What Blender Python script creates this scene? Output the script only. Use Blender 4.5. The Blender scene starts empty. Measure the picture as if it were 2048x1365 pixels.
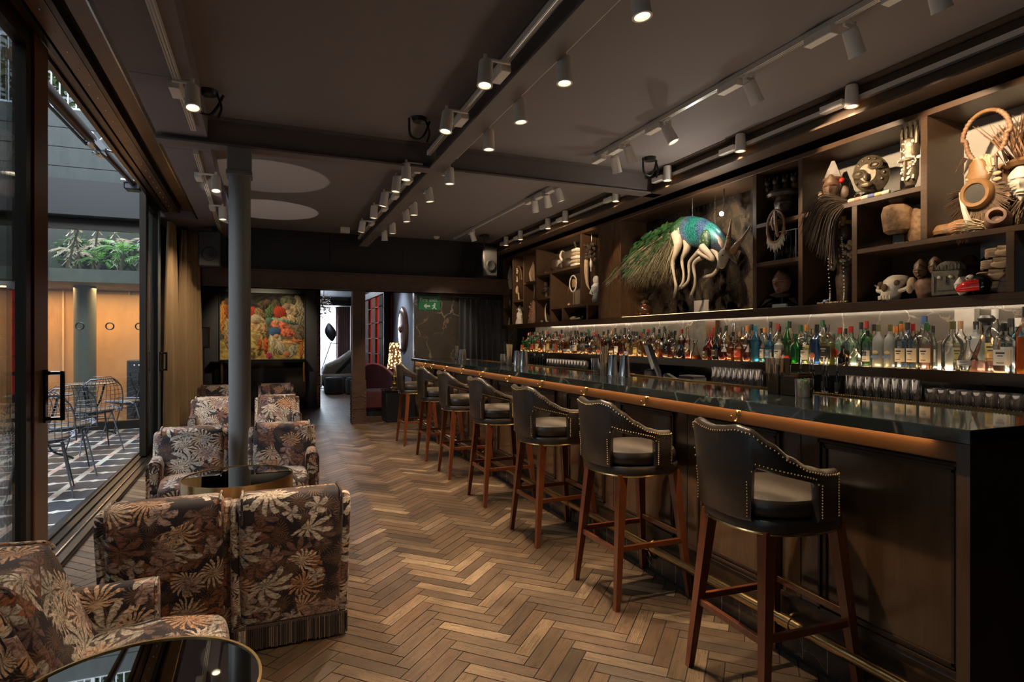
import bpy, bmesh, math, random
from mathutils import Vector, Matrix
from math import sin, cos, pi, radians as R, hypot, atan2, sqrt
random.seed(7)
SC = bpy.context.scene
COL = SC.collection
# ------------------------------------------------------------------ camera
YAW = math.atan(482 / 1180.0)
EYE = 1.38
cd = bpy.data.cameras.new('camera'); CAM = bpy.data.objects.new('camera', cd); COL.objects.link(CAM)
cd.sensor_width = 36.0; cd.lens = 36.0 * 1180 / 2048; cd.shift_y = -2.5 / 2048
cd.clip_start = 0.05
CAM.location = (0, 0, EYE); CAM.rotation_euler = (pi / 2, 0, -YAW)
SC.camera = CAM
# ------------------------------------------------------------------ world, exposure
SC.view_settings.view_transform = 'Standard'; SC.view_settings.look = 'None'
SC.view_settings.exposure = 1.9; SC.view_settings.gamma = 1.0
SC.view_settings.use_curve_mapping = False
SC.cycles.use_denoising = True
SC.cycles.max_bounces = 9; SC.cycles.diffuse_bounces = 4; SC.cycles.glossy_bounces = 4
SC.cycles.transmission_bounces = 6; SC.cycles.transparent_max_bounces = 24
SC.cycles.sample_clamp_indirect = 3.0; SC.cycles.caustics_reflective = False; SC.cycles.caustics_refractive = False
W = bpy.data.worlds.new('sky'); SC.world = W; W.use_nodes = True
wb = W.node_tree.nodes['Background']; wb.inputs[0].default_value = (0.74, 0.87, 1.0, 1); wb.inputs[1].default_value = 0.14

def light(name, kind, loc, energy, color=(1, .78, .52), aim=None, **kw):
    d = bpy.data.lights.new(name, kind); d.energy = energy; d.color = color
    for k, v in kw.items(): setattr(d, k, v)
    o = bpy.data.objects.new(name, d); COL.objects.link(o); o.location = loc
    if aim is not None:
        o.rotation_euler = (Vector(aim) - Vector(loc)).to_track_quat('-Z', 'Y').to_euler()
    return o
# mirrored brass table tops throw two discs of light up on to the ceiling (imitated by two added narrow up-beams at table height)
WARM = (1, .76, .50)
# ------------------------------------------------------------------ pixel rays on to real planes (2048 x 1365 frame)
SY, CY = sin(YAW), cos(YAW)
def ray(u, v):
    k = (u - 1024) / 1180.0; w = (680 - v) / 1180.0
    return (SY + k * CY, CY - k * SY, w)
def onX(u, v, X):
    d = ray(u, v); t = X / d[0]; return Vector((X, d[1] * t, EYE + d[2] * t))
def onY(u, v, Y):
    d = ray(u, v); t = Y / d[1]; return Vector((d[0] * t, Y, EYE + d[2] * t))
def onZ(u, v, Z):
    d = ray(u, v); t = (Z - EYE) / d[2]; return Vector((d[0] * t, d[1] * t, Z))
# ------------------------------------------------------------------ objects
def tag(o, label=None, cat=None, group=None, kind=None):
    if label: o['label'] = label
    if cat: o['category'] = cat
    if group: o['group'] = group
    if kind: o['kind'] = kind
    return o
def thing(name, label, cat, loc=(0, 0, 0), rz=0, group=None):
    o = bpy.data.objects.new(name, None); COL.objects.link(o); o.empty_display_size = .1
    o.location = loc; o.rotation_euler = (0, 0, rz)
    return tag(o, label, cat, group)
def kids(o): return [c for c in bpy.data.objects if c.parent == o]
def dup(root, loc, rz=None, label=None, group=None):
    r = root.copy(); COL.objects.link(r); r.location = loc
    if rz is not None: r.rotation_euler = (root.rotation_euler[0], root.rotation_euler[1], rz)
    if label: r['label'] = label
    if group: r['group'] = group
    for ch in list(root.children):
        c = ch.copy(); COL.objects.link(c); c.parent = r
        for g in list(ch.children):
            d = g.copy(); COL.objects.link(d); d.parent = c
    return r

class MB:
    """collects faces, then becomes ONE mesh object"""
    def __init__(s): s.v = []; s.f = []; s.uv = []; s.mi = []; s.m = 0; s.T = None; s.cols = None
    def add(s, vs, fs, uvs=None):
        b = len(s.v)
        if s.T is not None: vs = [s.T @ Vector(p) for p in vs]
        s.v += [tuple(p) for p in vs]
        for i, f in enumerate(fs):
            s.f.append([b + k for k in f]); s.uv.append(uvs[i] if uvs else None); s.mi.append(s.m)
        return s
    def box(s, x0, x1, y0, y1, z0, z1, ch=0.0):
        if ch > 0: return s.cbox(x0, x1, y0, y1, z0, z1, ch)
        v = [(x, y, z) for z in (z0, z1) for y in (y0, y1) for x in (x0, x1)]
        return s.add(v, [(0, 2, 3, 1), (4, 5, 7, 6), (0, 1, 5, 4), (2, 6, 7, 3), (0, 4, 6, 2), (1, 3, 7, 5)])
    def cbox(s, x0, x1, y0, y1, z0, z1, c):
        lo = (x0, y0, z0); hi = (x1, y1, z1); v = []; ix = {}
        c = min(c, .49 * min(x1 - x0, y1 - y0, z1 - z0))
        for sx in (0, 1):
            for sy in (0, 1):
                for sz in (0, 1):
                    sg = (sx, sy, sz)
                    for a in range(3):
                        p = [0, 0, 0]
                        for k in range(3):
                            e = hi[k] if sg[k] else lo[k]
                            p[k] = e if k == a else e + (-c if sg[k] else c)
                        ix[(sg, a)] = len(v); v.append(p)
        f = []
        for a in range(3):
            b, d = (a + 1) % 3, (a + 2) % 3
            for sa in (0, 1):
                q = []
                for (sb, sd) in ((0, 0), (1, 0), (1, 1), (0, 1)):
                    g = [0, 0, 0]; g[a] = sa; g[b] = sb; g[d] = sd; q.append(ix[(tuple(g), a)])
                f.append(q if sa else q[::-1])
            for sb in (0, 1):
                for sd in (0, 1):
                    g0 = [0, 0, 0]; g1 = [0, 0, 0]; g0[a] = 0; g1[a] = 1
                    for g in (g0, g1): g[b] = sb; g[d] = sd
                    q = [ix[(tuple(g0), b)], ix[(tuple(g1), b)], ix[(tuple(g1), d)], ix[(tuple(g0), d)]]
                    f.append(q if sb != sd else q[::-1])
        for sx in (0, 1):
            for sy in (0, 1):
                for sz in (0, 1):
                    t = [ix[((sx, sy, sz), a)] for a in range(3)]
                    f.append(t if (sx + sy + sz) % 2 else t[::-1])
        return s.add(v, f)
    def loft(s, secs, closed=True, caps=True, uvs=None):
        n = len(secs[0]); v = [p for q in secs for p in q]; f = []; U = []
        m = n if closed else n - 1
        for i in range(len(secs) - 1):
            for j in range(m):
                k = (j + 1) % n
                f.append((i * n + j, i * n + k, (i + 1) * n + k, (i + 1) * n + j))
                if uvs:
                    a, b = uvs[0], uvs[1]
                    U.append([(a[j], b[i]), (a[j + 1], b[i]), (a[j + 1], b[i + 1]), (a[j], b[i + 1])])
        if caps and closed:
            f.append(list(range(n))[::-1]); f.append([(len(secs) - 1) * n + j for j in range(n)])
            if uvs: U += [None, None]
        return s.add(v, f, U if uvs else None)
    def tube(s, pts, r, n=8, caps=True, up=(0, 0, 1), flat=1.0, closed=False):
        P = [Vector(p) for p in pts]; rr = r if isinstance(r, (list, tuple)) else [r] * len(P)
        secs = []; prev = None
        for i, p in enumerate(P):
            if closed: d = P[(i + 1) % len(P)] - P[i - 1]
            else: d = P[min(i + 1, len(P) - 1)] - P[max(i - 1, 0)]
            if d.length < 1e-9: d = Vector((0, 0, 1))
            d.normalize()
            if prev is None:
                a = Vector(up)
                if abs(a.dot(d)) > .95: a = Vector((1, 0, 0))
                x = a.cross(d).normalized()
            else:
                x = prev - d * prev.dot(d)
                x = x.normalized() if x.length > 1e-6 else d.orthogonal().normalized()
            prev = x; y = d.cross(x)
            secs.append([p + (x * cos(t) + y * sin(t) * flat) * rr[i] for t in [2 * pi * k / n for k in range(n)]])
        if closed: secs.append(secs[0]); caps = False
        return s.loft(secs, True, caps)
    def lathe(s, prof, n=20, c=(0, 0, 0), sq=None, sx=1, sy=1):
        secs = []
        for (r, z) in prof:
            q = []
            for k in range(n):
                t = 2 * pi * k / n + (pi / 4 if n == 4 else 0)
                a, b = cos(t), sin(t)
                if sq:
                    e = sq; m = (abs(a) ** e + abs(b) ** e) ** (-1 / e); a *= m; b *= m
                q.append((c[0] + r * a * sx, c[1] + r * b * sy, c[2] + z))
            secs.append(q)
        return s.loft(secs)
    def ball(s, c, r, n=12, m=8):
        r = r if isinstance(r, (list, tuple)) else (r, r, r)
        secs = []
        for i in range(m + 1):
            t = -pi / 2 + pi * i / m; cr = max(cos(t), .02)
            secs.append([(c[0] + r[0] * cr * cos(2 * pi * k / n), c[1] + r[1] * cr * sin(2 * pi * k / n), c[2] + r[2] * sin(t)) for k in range(n)])
        return s.loft(secs)
    def prism(s, poly, a0, a1, axis='x'):
        """2-D polygon extruded along an axis; poly pairs are the other two axes in order"""
        def P(q, a):
            return (a, q[0], q[1]) if axis == 'x' else ((q[0], a, q[1]) if axis == 'y' else (q[0], q[1], a))
        n = len(poly)
        v = [P(q, a0) for q in poly] + [P(q, a1) for q in poly]
        f = [(j, (j + 1) % n, n + (j + 1) % n, n + j) for j in range(n)] + [list(range(n))[::-1], list(range(n, 2 * n))]
        return s.add(v, f)
    def soft(s, poly, a0, a1, r, axis='x', k=4, bulge=0.0):
        """rounded extrusion of a closed ccw 2-D outline: ends rolled over with radius r; metric UVs"""
        n = len(poly); nr = []
        for j in range(n):
            p, q = poly[j - 1], poly[(j + 1) % n]; dx, dy = q[0] - p[0], q[1] - p[1]; l = hypot(dx, dy) or 1
            nr.append((dy / l, -dx / l))
        L = [0]
        for j in range(n):
            p, q = poly[j], poly[(j + 1) % n]; L.append(L[-1] + hypot(q[0] - p[0], q[1] - p[1]))
        st = []
        for i in range(k + 1):
            t = pi / 2 * i / k; st.append((a0 + r * (1 - sin(t)), r * (1 - cos(t))))
        st = st[::-1]
        mid = [] if not bulge else [(a0 + r + (a1 - a0 - 2 * r) * i / 6, -bulge * sin(pi * i / 6)) for i in range(1, 6)]
        st = st + mid + [(a0 + a1 - a, o) for a, o in st[::-1]]
        secs = []; vv = []; acc = 0
        for i, (a, o) in enumerate(st):
            if i: acc += hypot(a - st[i - 1][0], o - st[i - 1][1])
            vv.append(acc)
            q = []
            for j in range(n):
                x, y = poly[j][0] - nr[j][0] * o, poly[j][1] - nr[j][1] * o
                q.append((a, x, y) if axis == 'x' else ((x, a, y) if axis == 'y' else (x, y, a)))
            secs.append(q)
        return s.loft(secs, True, True, (L, vv))
    def disc(s, r, z, n=56):
        return s.add([(r * cos(2 * pi * k / n), r * sin(2 * pi * k / n), z) for k in range(n)], [list(range(n))])
    def build(s, name, mat, parent=None, smooth=True, ang=38, loc=None, us=1.0):
        me = bpy.data.meshes.new(name); me.from_pydata(s.v, [], s.f)
        mats = mat if isinstance(mat, (list, tuple)) else [mat]
        for m in mats: me.materials.append(m)
        bm = bmesh.new(); bm.from_mesh(me)
        bm.normal_update()
        uvl = bm.loops.layers.uv.new('UVMap')
        bm.faces.ensure_lookup_table()
        for i, f in enumerate(bm.faces):
            f.material_index = min(s.mi[i], len(mats) - 1); f.smooth = smooth
            u = s.uv[i]
            if u:
                for l, q in zip(f.loops, u): l[uvl].uv = q
            else:
                n = f.normal; a = max(range(3), key=lambda k: abs(n[k]))
                for l in f.loops:
                    c = l.vert.co
                    l[uvl].uv = (c.y, c.z) if a == 0 else ((c.x, c.z) if a == 1 else (c.x, c.y))
        bmesh.ops.recalc_face_normals(bm, faces=bm.faces)
        bm.to_mesh(me); bm.free()
        if smooth:
            try: me.set_sharp_from_angle(angle=R(ang))
            except Exception: pass
        o = bpy.data.objects.new(name, me); COL.objects.link(o)
        if parent: o.parent = parent
        if loc: o.location = loc
        return o
def struct(name, mb, m, smooth=False, label=None):
    o = mb.build(name, m, None, smooth); o['kind'] = 'structure'
    if label: o['label'] = label
    return o
def rnd_poly(pts, rad, k=5):
    """round the corners of a ccw polygon; rad: one number or one per corner"""
    out = []; n = len(pts)
    for i in range(n):
        p = Vector((*pts[i], 0)); a = Vector((*pts[i - 1], 0)); b = Vector((*pts[(i + 1) % n], 0))
        r = rad[i] if isinstance(rad, (list, tuple)) else rad
        da, db = (a - p), (b - p); la, lb = da.length, db.length
        da.normalize(); db.normalize()
        th = da.angle(db)
        if r < 1e-5 or th > pi - .01: out.append((p.x, p.y)); continue
        t = min(r / math.tan(th / 2), la * .48, lb * .48)
        s, e = p + da * t, p + db * t
        for j in range(k + 1):
            w = j / k; q = s * (1 - w) ** 2 + p * 2 * w * (1 - w) + e * w ** 2
            out.append((q.x, q.y))
    return out
def wob(p, a, f, ph=0):
    return a * (sin(p[0] * f + ph) * cos(p[1] * f * 1.3 + ph * 2) + .5 * sin(p[2] * f * 1.7 + ph * 3 + p[0] * f * .7))
def arc(cx, cy, r, a0, a1, n=10): return [(cx + r * cos(a0 + (a1 - a0) * i / n), cy + r * sin(a0 + (a1 - a0) * i / n)) for i in range(n + 1)]
def lerp(a, b, t): return a + (b - a) * t
def spline(pts, n=6):
    """Catmull-Rom through 3-D points"""
    P = [Vector(p) for p in pts]; P = [P[0] * 2 - P[1]] + P + [P[-1] * 2 - P[-2]]; out = []
    for i in range(1, len(P) - 2):
        for k in range(n):
            t = k / n; a, b, c, d = P[i - 1:i + 3]
            out.append(.5 * ((2 * b) + (c - a) * t + (2 * a - 5 * b + 4 * c - d) * t * t + (3 * b - a - 3 * c + d) * t ** 3))
    out.append(P[-2]); return out
def vals(v, n=6):
    out = []
    for i in range(len(v) - 1): out += [lerp(v[i], v[i + 1], k / n) for k in range(n)]
    return out + [v[-1]]
# ------------------------------------------------------------------ materials
class N:
    """small node helper"""
    def __init__(s, name):
        s.m = bpy.data.materials.new(name); s.m.use_nodes = True; s.t = s.m.node_tree
        s.b = s.t.nodes['Principled BSDF']; s.out = s.t.nodes['Material Output']
    def n(s, ty, **kw):
        d = s.t.nodes.new('ShaderNode' + ty)
        for k, v in kw.items():
            if k.startswith('i'): s.set(d.inputs[int(k[1:])], v)
            else: setattr(d, k, v)
        return d
    def set(s, inp, v):
        if isinstance(v, bpy.types.NodeSocket): s.t.links.new(v, inp)
        elif isinstance(v, bpy.types.Node): s.t.links.new(v.outputs[0], inp)
        else:
            if hasattr(inp.default_value, '__len__') and hasattr(v, '__len__') and len(inp.default_value) == 4 and len(v) == 3: v = (*v, 1)
            inp.default_value = v
    def math(s, op, a, b=0.0, c=None):
        d = s.n('Math', operation=op); s.set(d.inputs[0], a); s.set(d.inputs[1], b)
        if c is not None: s.set(d.inputs[2], c)
        return d.outputs[0]
    def vm(s, op, a, b=None):
        d = s.n('VectorMath', operation=op); s.set(d.inputs[0], a)
        if b is not None: s.set(d.inputs[1], b)
        return d
    def mix(s, f, a, b, mode='MIX'):
        d = s.n('Mix', data_type='RGBA', blend_type=mode); s.set(d.inputs[0], f); s.set(d.inputs[6], a); s.set(d.inputs[7], b)
        return d.outputs[2]
    def ramp(s, f, stops, interp='LINEAR'):
        d = s.n('ValToRGB'); s.set(d.inputs[0], f); d.color_ramp.interpolation = interp
        e = d.color_ramp.elements
        while len(e) < len(stops): e.new(.5)
        for i, (p, c) in enumerate(stops): e[i].position = p; e[i].color = (*c, 1) if len(c) == 3 else c
        return d.outputs[0]
    def noise(s, co, scale, det=3, rough=.55, dist=0.0):
        d = s.n('TexNoise'); s.set(d.inputs['Vector'], co); d.inputs['Scale'].default_value = scale
        d.inputs['Detail'].default_value = det; d.inputs['Roughness'].default_value = rough; d.inputs['Distortion'].default_value = dist
        return d.outputs[0]
    def map(s, co, scale=(1, 1, 1), loc=(0, 0, 0), rot=(0, 0, 0)):
        d = s.n('Mapping'); s.set(d.inputs[0], co); d.inputs[1].default_value = loc; d.inputs[2].default_value = rot; d.inputs[3].default_value = scale
        return d.outputs[0]
    def co(s, k='Object'): return s.n('TexCoord').outputs[k]
    def bump(s, h, st=.2, dist=.01):
        d = s.n('Bump'); d.inputs['Strength'].default_value = st; d.inputs['Distance'].default_value = dist; s.set(d.inputs['Height'], h)
        s.t.links.new(d.outputs[0], s.b.inputs['Normal']); return d
    def p(s, color=None, rough=None, metal=None, **kw):
        if color is not None: s.set(s.b.inputs['Base Color'], color)
        if rough is not None: s.set(s.b.inputs['Roughness'], rough)
        if metal is not None: s.set(s.b.inputs['Metallic'], metal)
        for k, v in kw.items(): s.set(s.b.inputs[k.replace('_', ' ')], v)
        return s
def plain(name, c, rough=.5, metal=0.0, var=.12, sc=6.0, bump=0.0, **kw):
    n = N(name); q = n.noise(n.co(), sc, 4)
    col = n.mix(q, tuple(x * (1 - var) for x in c), tuple(min(1, x * (1 + var)) for x in c))
    n.p(col, rough, metal, **kw)
    if bump: n.bump(n.noise(n.co(), sc * 8, 3), bump, .004)
    return n.m
def emit(name, c, st):
    n = N(name); e = n.n('Emission'); e.inputs[0].default_value = (*c, 1); e.inputs[1].default_value = st
    n.t.links.new(e.outputs[0], n.out.inputs[0]); return n.m
def wood(name, a, b, rough=.4, sc=(2, 2, 30), uv=False, bump=.08, coat=0.0):
    n = N(name); co = n.co('UV' if uv else 'Object')
    m = n.map(co, sc); g = n.noise(m, 3.0, 6, .6, 1.2)
    g2 = n.noise(n.co(), 1.7, 2)
    n.p(n.mix(n.math('MULTIPLY', g2, .9), n.ramp(g, [(.3, a), (.7, b)]), tuple(x * .6 for x in a)), rough)
    if coat: n.b.inputs['Coat Weight'].default_value = coat; n.b.inputs['Coat Roughness'].default_value = .15
    n.bump(g, bump, .003); return n.m
def oak_floor():
    n = N('oak_herringbone'); uv = n.co('UV'); isl = n.n('NewGeometry').outputs['Random Per Island']
    off = n.n('CombineXYZ', i0=n.math('MULTIPLY', isl, 37.0), i1=n.math('MULTIPLY', isl, 91.0), i2=n.math('MULTIPLY', isl, 53.0))
    co = n.vm('ADD', uv, off.outputs[0]).outputs[0]
    g = n.noise(n.map(co, (7, 150, 1)), 1.0, 7, .7, .6)
    g2 = n.noise(n.map(co, (3, 16, 1)), 1.0, 3, .5, 2.5)
    wv = n.n('TexWave', wave_type='BANDS', bands_direction='Y'); n.set(wv.inputs['Vector'], n.map(co, (.55, 1, 1))); wv.inputs['Scale'].default_value = 34; wv.inputs['Distortion'].default_value = 9; wv.inputs['Detail'].default_value = 3; wv.inputs['Detail Scale'].default_value = .55
    ring = n.ramp(wv.outputs[1], [(.0, (1, 1, 1)), (.42, (0, 0, 0))])
    base = n.ramp(isl, [(0, (.030, .019, .013)), (.2, (.068, .041, .025)), (.42, (.108, .067, .039)), (.58, (.090, .044, .023)), (.74, (.145, .091, .053)), (.90, (.21, .138, .082)), (1, (.33, .23, .14))])
    c = n.mix(n.ramp(g, [(.38, (1, 1, 1)), (.56, (0, 0, 0))]), base, n.mix(.78, base, (.012, .007, .004)))
    c = n.mix(n.math('MULTIPLY', n.n('SeparateColor', i0=ring).outputs[0], .62), c, n.mix(.7, c, (.012, .007, .004)))
    c = n.mix(n.math('MULTIPLY', g2, .4), c, n.mix(.5, c, (.28, .17, .085)))
    w = n.noise(n.co(), 2.2, 5, .65)
    c = n.mix(n.ramp(w, [(.42, (0, 0, 0)), (.70, (.85, .85, .85))]), c, n.mix(.6, c, (.018, .011, .007)))
    sp = n.noise(n.co(), 45, 3, .6); c = n.mix(n.ramp(sp, [(.60, (0, 0, 0)), (.72, (.8, .8, .8))]), c, (.012, .008, .006))
    n.p(c, n.math('MULTIPLY_ADD', g, .30, .26)); n.b.inputs['Specular IOR Level'].default_value = .55
    n.bump(g, .55, .003); return n.m
def floral():
    """dark plum velvet printed with palms, fronds and flowers: rosettes around scattered points, in the cloth's own metric UVs"""
    n = N('floral_velvet'); uv0 = n.co('UV'); oi = n.n('ObjectInfo').outputs['Random']
    uv = n.vm('ADD', uv0, n.n('CombineXYZ', i0=n.math('MULTIPLY', oi, 9.0), i1=n.math('MULTIPLY', oi, 5.0)).outputs[0]).outputs[0]
    col = (0.014, 0.009, 0.012)
    warp = n.vm('SCALE', n.vm('SUBTRACT', n.n('TexNoise', i0=uv, i2=9.0, i3=3.0).outputs['Color'], (.5, .5, .5)).outputs[0]); warp.inputs['Scale'].default_value = .05
    layers = [ # voronoi scale, petals, exponent, size, colours a/b, offset, share
        (12.5, 21, 1.2, .60, (.085, .058, .046), (.12, .062, .034), 0.0, .8),
        (8.5, 7, .6, .68, (.10, .072, .075), (.24, .085, .03), 3.3, .50),
        (6.4, 10, .85, .82, (.52, .445, .37), (.32, .29, .245), 7.7, .40),
        (7.6, 17, 1.1, .70, (.58, .48, .38), (.42, .20, .09), 12.1, .34),
        (11.0, 5, .5, .58, (.42, .37, .33), (.27, .15, .13), 17.3, .26),
    ]
    veins = n.noise(n.map(uv, (95, 40, 1)), 1.0, 4, .65, 1.2)
    for (sc, pet, ex, size, ca, cb, off, keep) in layers:
        q = n.vm('ADD', n.vm('ADD', uv, warp.outputs[0]).outputs[0], (off, off * .37, 0)).outputs[0]
        v = n.n('TexVoronoi', voronoi_dimensions='2D'); n.set(v.inputs['Vector'], q); v.inputs['Scale'].default_value = sc; v.inputs['Randomness'].default_value = .9
        d = n.vm('SUBTRACT', n.vm('SCALE', q).outputs[0], v.outputs['Position'])
        sc_n = d.inputs[0].links[0].from_node; sc_n.inputs['Scale'].default_value = 1.0
        s = n.n('SeparateXYZ', i0=d.outputs[0]); r = n.math('MULTIPLY', n.vm('LENGTH', d.outputs[0]).outputs['Value'], sc)
        rc = n.n('SeparateColor', i0=v.outputs['Color'])
        an = n.math('ADD', n.math('ARCTAN2', s.outputs[1], s.outputs[0]), n.math('MULTIPLY', rc.outputs[0], 6.28))
        curl = n.math('MULTIPLY_ADD', r, n.math('MULTIPLY_ADD', rc.outputs[1], 1.6, -.8), an)
        w = n.math('ABSOLUTE', n.math('SINE', n.math('MULTIPLY', curl, pet / 2.0)))
        lobe = n.math('MULTIPLY', n.math('POWER', w, ex), n.math('MULTIPLY_ADD', rc.outputs[2], .25, size * .85))
        serr = n.math('MULTIPLY', n.math('SINE', n.math('MULTIPLY', r, 55.0)), .03)
        mk = n.math('MULTIPLY', n.math('SUBTRACT', n.math('ADD', lobe, serr), r), 14.0)
        mk = n.n('Clamp', i0=mk).outputs[0]
        mk = n.math('MULTIPLY', mk, n.math('LESS_THAN', rc.outputs[1], keep))
        rib = n.ramp(n.math('MULTIPLY', w, 1.0), [(.25, (.25, .25, .25)), (.8, (1, 1, 1))])
        tone = n.mix(rc.outputs[2], ca, cb)
        tone = n.mix(1.0, n.mix(.75, tone, n.mix(1.0, tone, rib, 'MULTIPLY')), n.ramp(veins, [(.36, (.22, .22, .22)), (.60, (1.2, 1.2, 1.2))]), 'MULTIPLY')
        tone = n.mix(n.math('MULTIPLY', n.math('SUBTRACT', 1.0, r), .28), tone, (.09, .04, .025))
        col = n.mix(mk, col, tone)
    n.p(col, .75, Sheen_Weight=.08, Sheen_Roughness=.4); n.b.inputs['Specular IOR Level'].default_value = .25
    n.bump(n.noise(uv0, 260, 2), .12, .002); return n.m
def marble(name, base, vein, sc=2.0, rough=.08, width=.035, b2=None):
    n = N(name); co = n.co()
    w = n.noise(co, sc * 1.4, 5, .6)
    q = n.vm('ADD', co, n.vm('SCALE', n.n('TexNoise', i0=co, i2=sc * 1.3, i3=4.0).outputs['Color']).outputs[0])
    q.inputs[1].links[0].from_node.inputs['Scale'].default_value = .9 / sc
    v = n.n('TexVoronoi', feature='DISTANCE_TO_EDGE'); n.set(v.inputs['Vector'], q.outputs[0]); v.inputs['Scale'].default_value = sc
    mk = n.ramp(v.outputs[0], [(0, (1, 1, 1)), (width, (0, 0, 0))])
    fade = n.ramp(n.noise(co, sc * .9, 2), [(.42, (0, 0, 0)), (.62, (1, 1, 1))])
    c = n.mix(w, base, b2 or tuple(x * 1.8 for x in base))
    n.p(n.mix(n.mix(1.0, mk, fade, 'MULTIPLY'), c, vein), rough); return n.m
def glass(name, tint=(1, 1, 1), refl=1.0, rough=.02, body=0.0, bodycol=(1, 1, 1)):
    """thin clear or tinted glass: what is behind shows through, the surface mirrors by angle"""
    n = N(name); fr = n.n('Fresnel'); fr.inputs[0].default_value = 1.5
    tr = n.n('BsdfTransparent'); tr.inputs[0].default_value = (*tint, 1)
    gl = n.n('BsdfGlossy'); gl.inputs[0].default_value = (1, 1, 1, 1); gl.inputs[1].default_value = rough
    base = tr.outputs[0]
    if body:
        di = n.n('BsdfTranslucent'); di.inputs[0].default_value = (*bodycol, 1)
        d2 = n.n('BsdfDiffuse'); d2.inputs[0].default_value = (*bodycol, 1)
        mm = n.n('MixShader', i0=.5); n.t.links.new(di.outputs[0], mm.inputs[1]); n.t.links.new(d2.outputs[0], mm.inputs[2])
        m0 = n.n('MixShader', i0=body); n.t.links.new(base, m0.inputs[1]); n.t.links.new(mm.outputs[0], m0.inputs[2]); base = m0.outputs[0]
    m = n.n('MixShader'); n.set(m.inputs[0], n.math('MULTIPLY', fr.outputs[0], refl))
    n.t.links.new(base, m.inputs[1]); n.t.links.new(gl.outputs[0], m.inputs[2]); n.t.links.new(m.outputs[0], n.out.inputs[0])
    return n.m
def mirror(name, tint=(.5, .47, .43), mott=None):
    n = N(name); q = n.noise(n.map(n.co(), (3, 2.2, 1.6)), 1.6, 5, .65, .3)
    n.p(tint, .03, 1.0)
    if mott:
        di = n.ramp(q, [(.42, (0, 0, 0)), (.7, (1, 1, 1))])
        n.p(n.mix(di, tint, mott), n.math('MULTIPLY_ADD', n.n('SeparateColor', i0=di).outputs[0], .45, .03), n.math('SUBTRACT', 1.0, n.math('MULTIPLY', n.n('SeparateColor', i0=di).outputs[0], .7)))
    return n.m
def leather(name, c):
    n = N(name); v = n.n('TexVoronoi'); n.set(v.inputs['Vector'], n.co()); v.inputs['Scale'].default_value = 260
    q = n.noise(n.co(), 7, 4)
    n.p(n.mix(q, c, tuple(x * 1.7 for x in c)), n.math('MULTIPLY_ADD', q, .16, .24)); n.b.inputs['Specular IOR Level'].default_value = .65
    h = n.math('ADD', n.math('MULTIPLY', v.outputs[0], .25), n.noise(n.co(), 14, 3))
    n.bump(h, .22, .006); return n.m
def court_floor():
    n = N('encaustic_paving'); co = n.co(); s = n.n('SeparateXYZ', i0=co)
    x = n.math('ADD', n.math('MULTIPLY', s.outputs[0], 1 / .34), 44.735); fx = n.math('FRACT', x)   # strips of cream along the house, one every 34 cm
    strip = n.math('LESS_THAN', n.math('ABSOLUTE', n.math('SUBTRACT', fx, .5)), n.math('MULTIPLY_ADD', n.noise(co, 14, 2), .03, .075))
    dc = n.math('MINIMUM', fx, n.math('SUBTRACT', 1.0, fx))        # distance from the middle of the dark stones
    bump = n.math('POWER', n.math('SUBTRACT', 1.0, n.math('MINIMUM', n.math('MULTIPLY', dc, 6.0), 1.0)), 1.5)
    tooth = n.math('POWER', n.math('MULTIPLY', dc, 2.0), 5.0)
    yy = n.math('FRACT', n.math('ADD', n.math('ADD', n.math('MULTIPLY', s.outputs[1], 1 / .38), 40.2), n.math('MULTIPLY', n.noise(co, 5, 1), .16)))
    ln = n.math('LESS_THAN', n.math('ABSOLUTE', n.math('SUBTRACT', yy, .5)), n.math('ADD', n.math('MULTIPLY_ADD', bump, .10, .045), n.math('MULTIPLY', tooth, .09)))
    k = n.math('MAXIMUM', strip, ln); q = n.noise(co, 30, 4, .7)
    dark = n.mix(q, (.010, .013, .020), (.040, .050, .068)); lite = n.mix(q, (.45, .42, .36), (.70, .66, .59))
    pink = n.mix(n.math('MULTIPLY', strip, n.math('GREATER_THAN', n.noise(co, 2.3, 1), .53)), lite, (.50, .33, .26))
    n.p(n.mix(k, dark, pink), .5); n.bump(q, .1, .003); return n.m
def slate_wall():
    n = N('zinc_slab_cladding'); co = n.co(); q = n.noise(n.map(co, (1, 1, .35)), 9, 6, .7); q2 = n.noise(n.map(co, (9, 9, .5)), 2, 4, .6)
    c = n.mix(n.ramp(q, [(.35, (0, 0, 0)), (.7, (1, 1, 1))]), (.015, .020, .019), (.034, .042, .039))
    n.p(n.mix(n.math('MULTIPLY', q2, .45), c, (.065, .075, .07)), .6); n.bump(q, .2, .004); return n.m
def mosaic(name, c1, c2, grout, sc, rough=.25, metal=.3):
    n = N(name); b = n.n('TexBrick', offset=.5); n.set(b.inputs['Vector'], n.co('UV')); b.inputs['Scale'].default_value = sc
    n.set(b.inputs['Color1'], c1); n.set(b.inputs['Color2'], c2); n.set(b.inputs['Mortar'], grout)
    b.inputs['Mortar Size'].default_value = .06; n.p(b.outputs[0], rough, metal, Specular_IOR_Level=.2); n.bump(b.outputs[1], -.4, .01); return n.m
def cloth(name, c, rough=.8, sheen=.3, var=.2):
    n = N(name); q = n.noise(n.map(n.co(), (60, 60, 6)), 1, 3)
    n.p(n.mix(q, tuple(x * (1 - var) for x in c), tuple(x * (1 + var) for x in c)), rough, Sheen_Weight=sheen); return n.m
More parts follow.
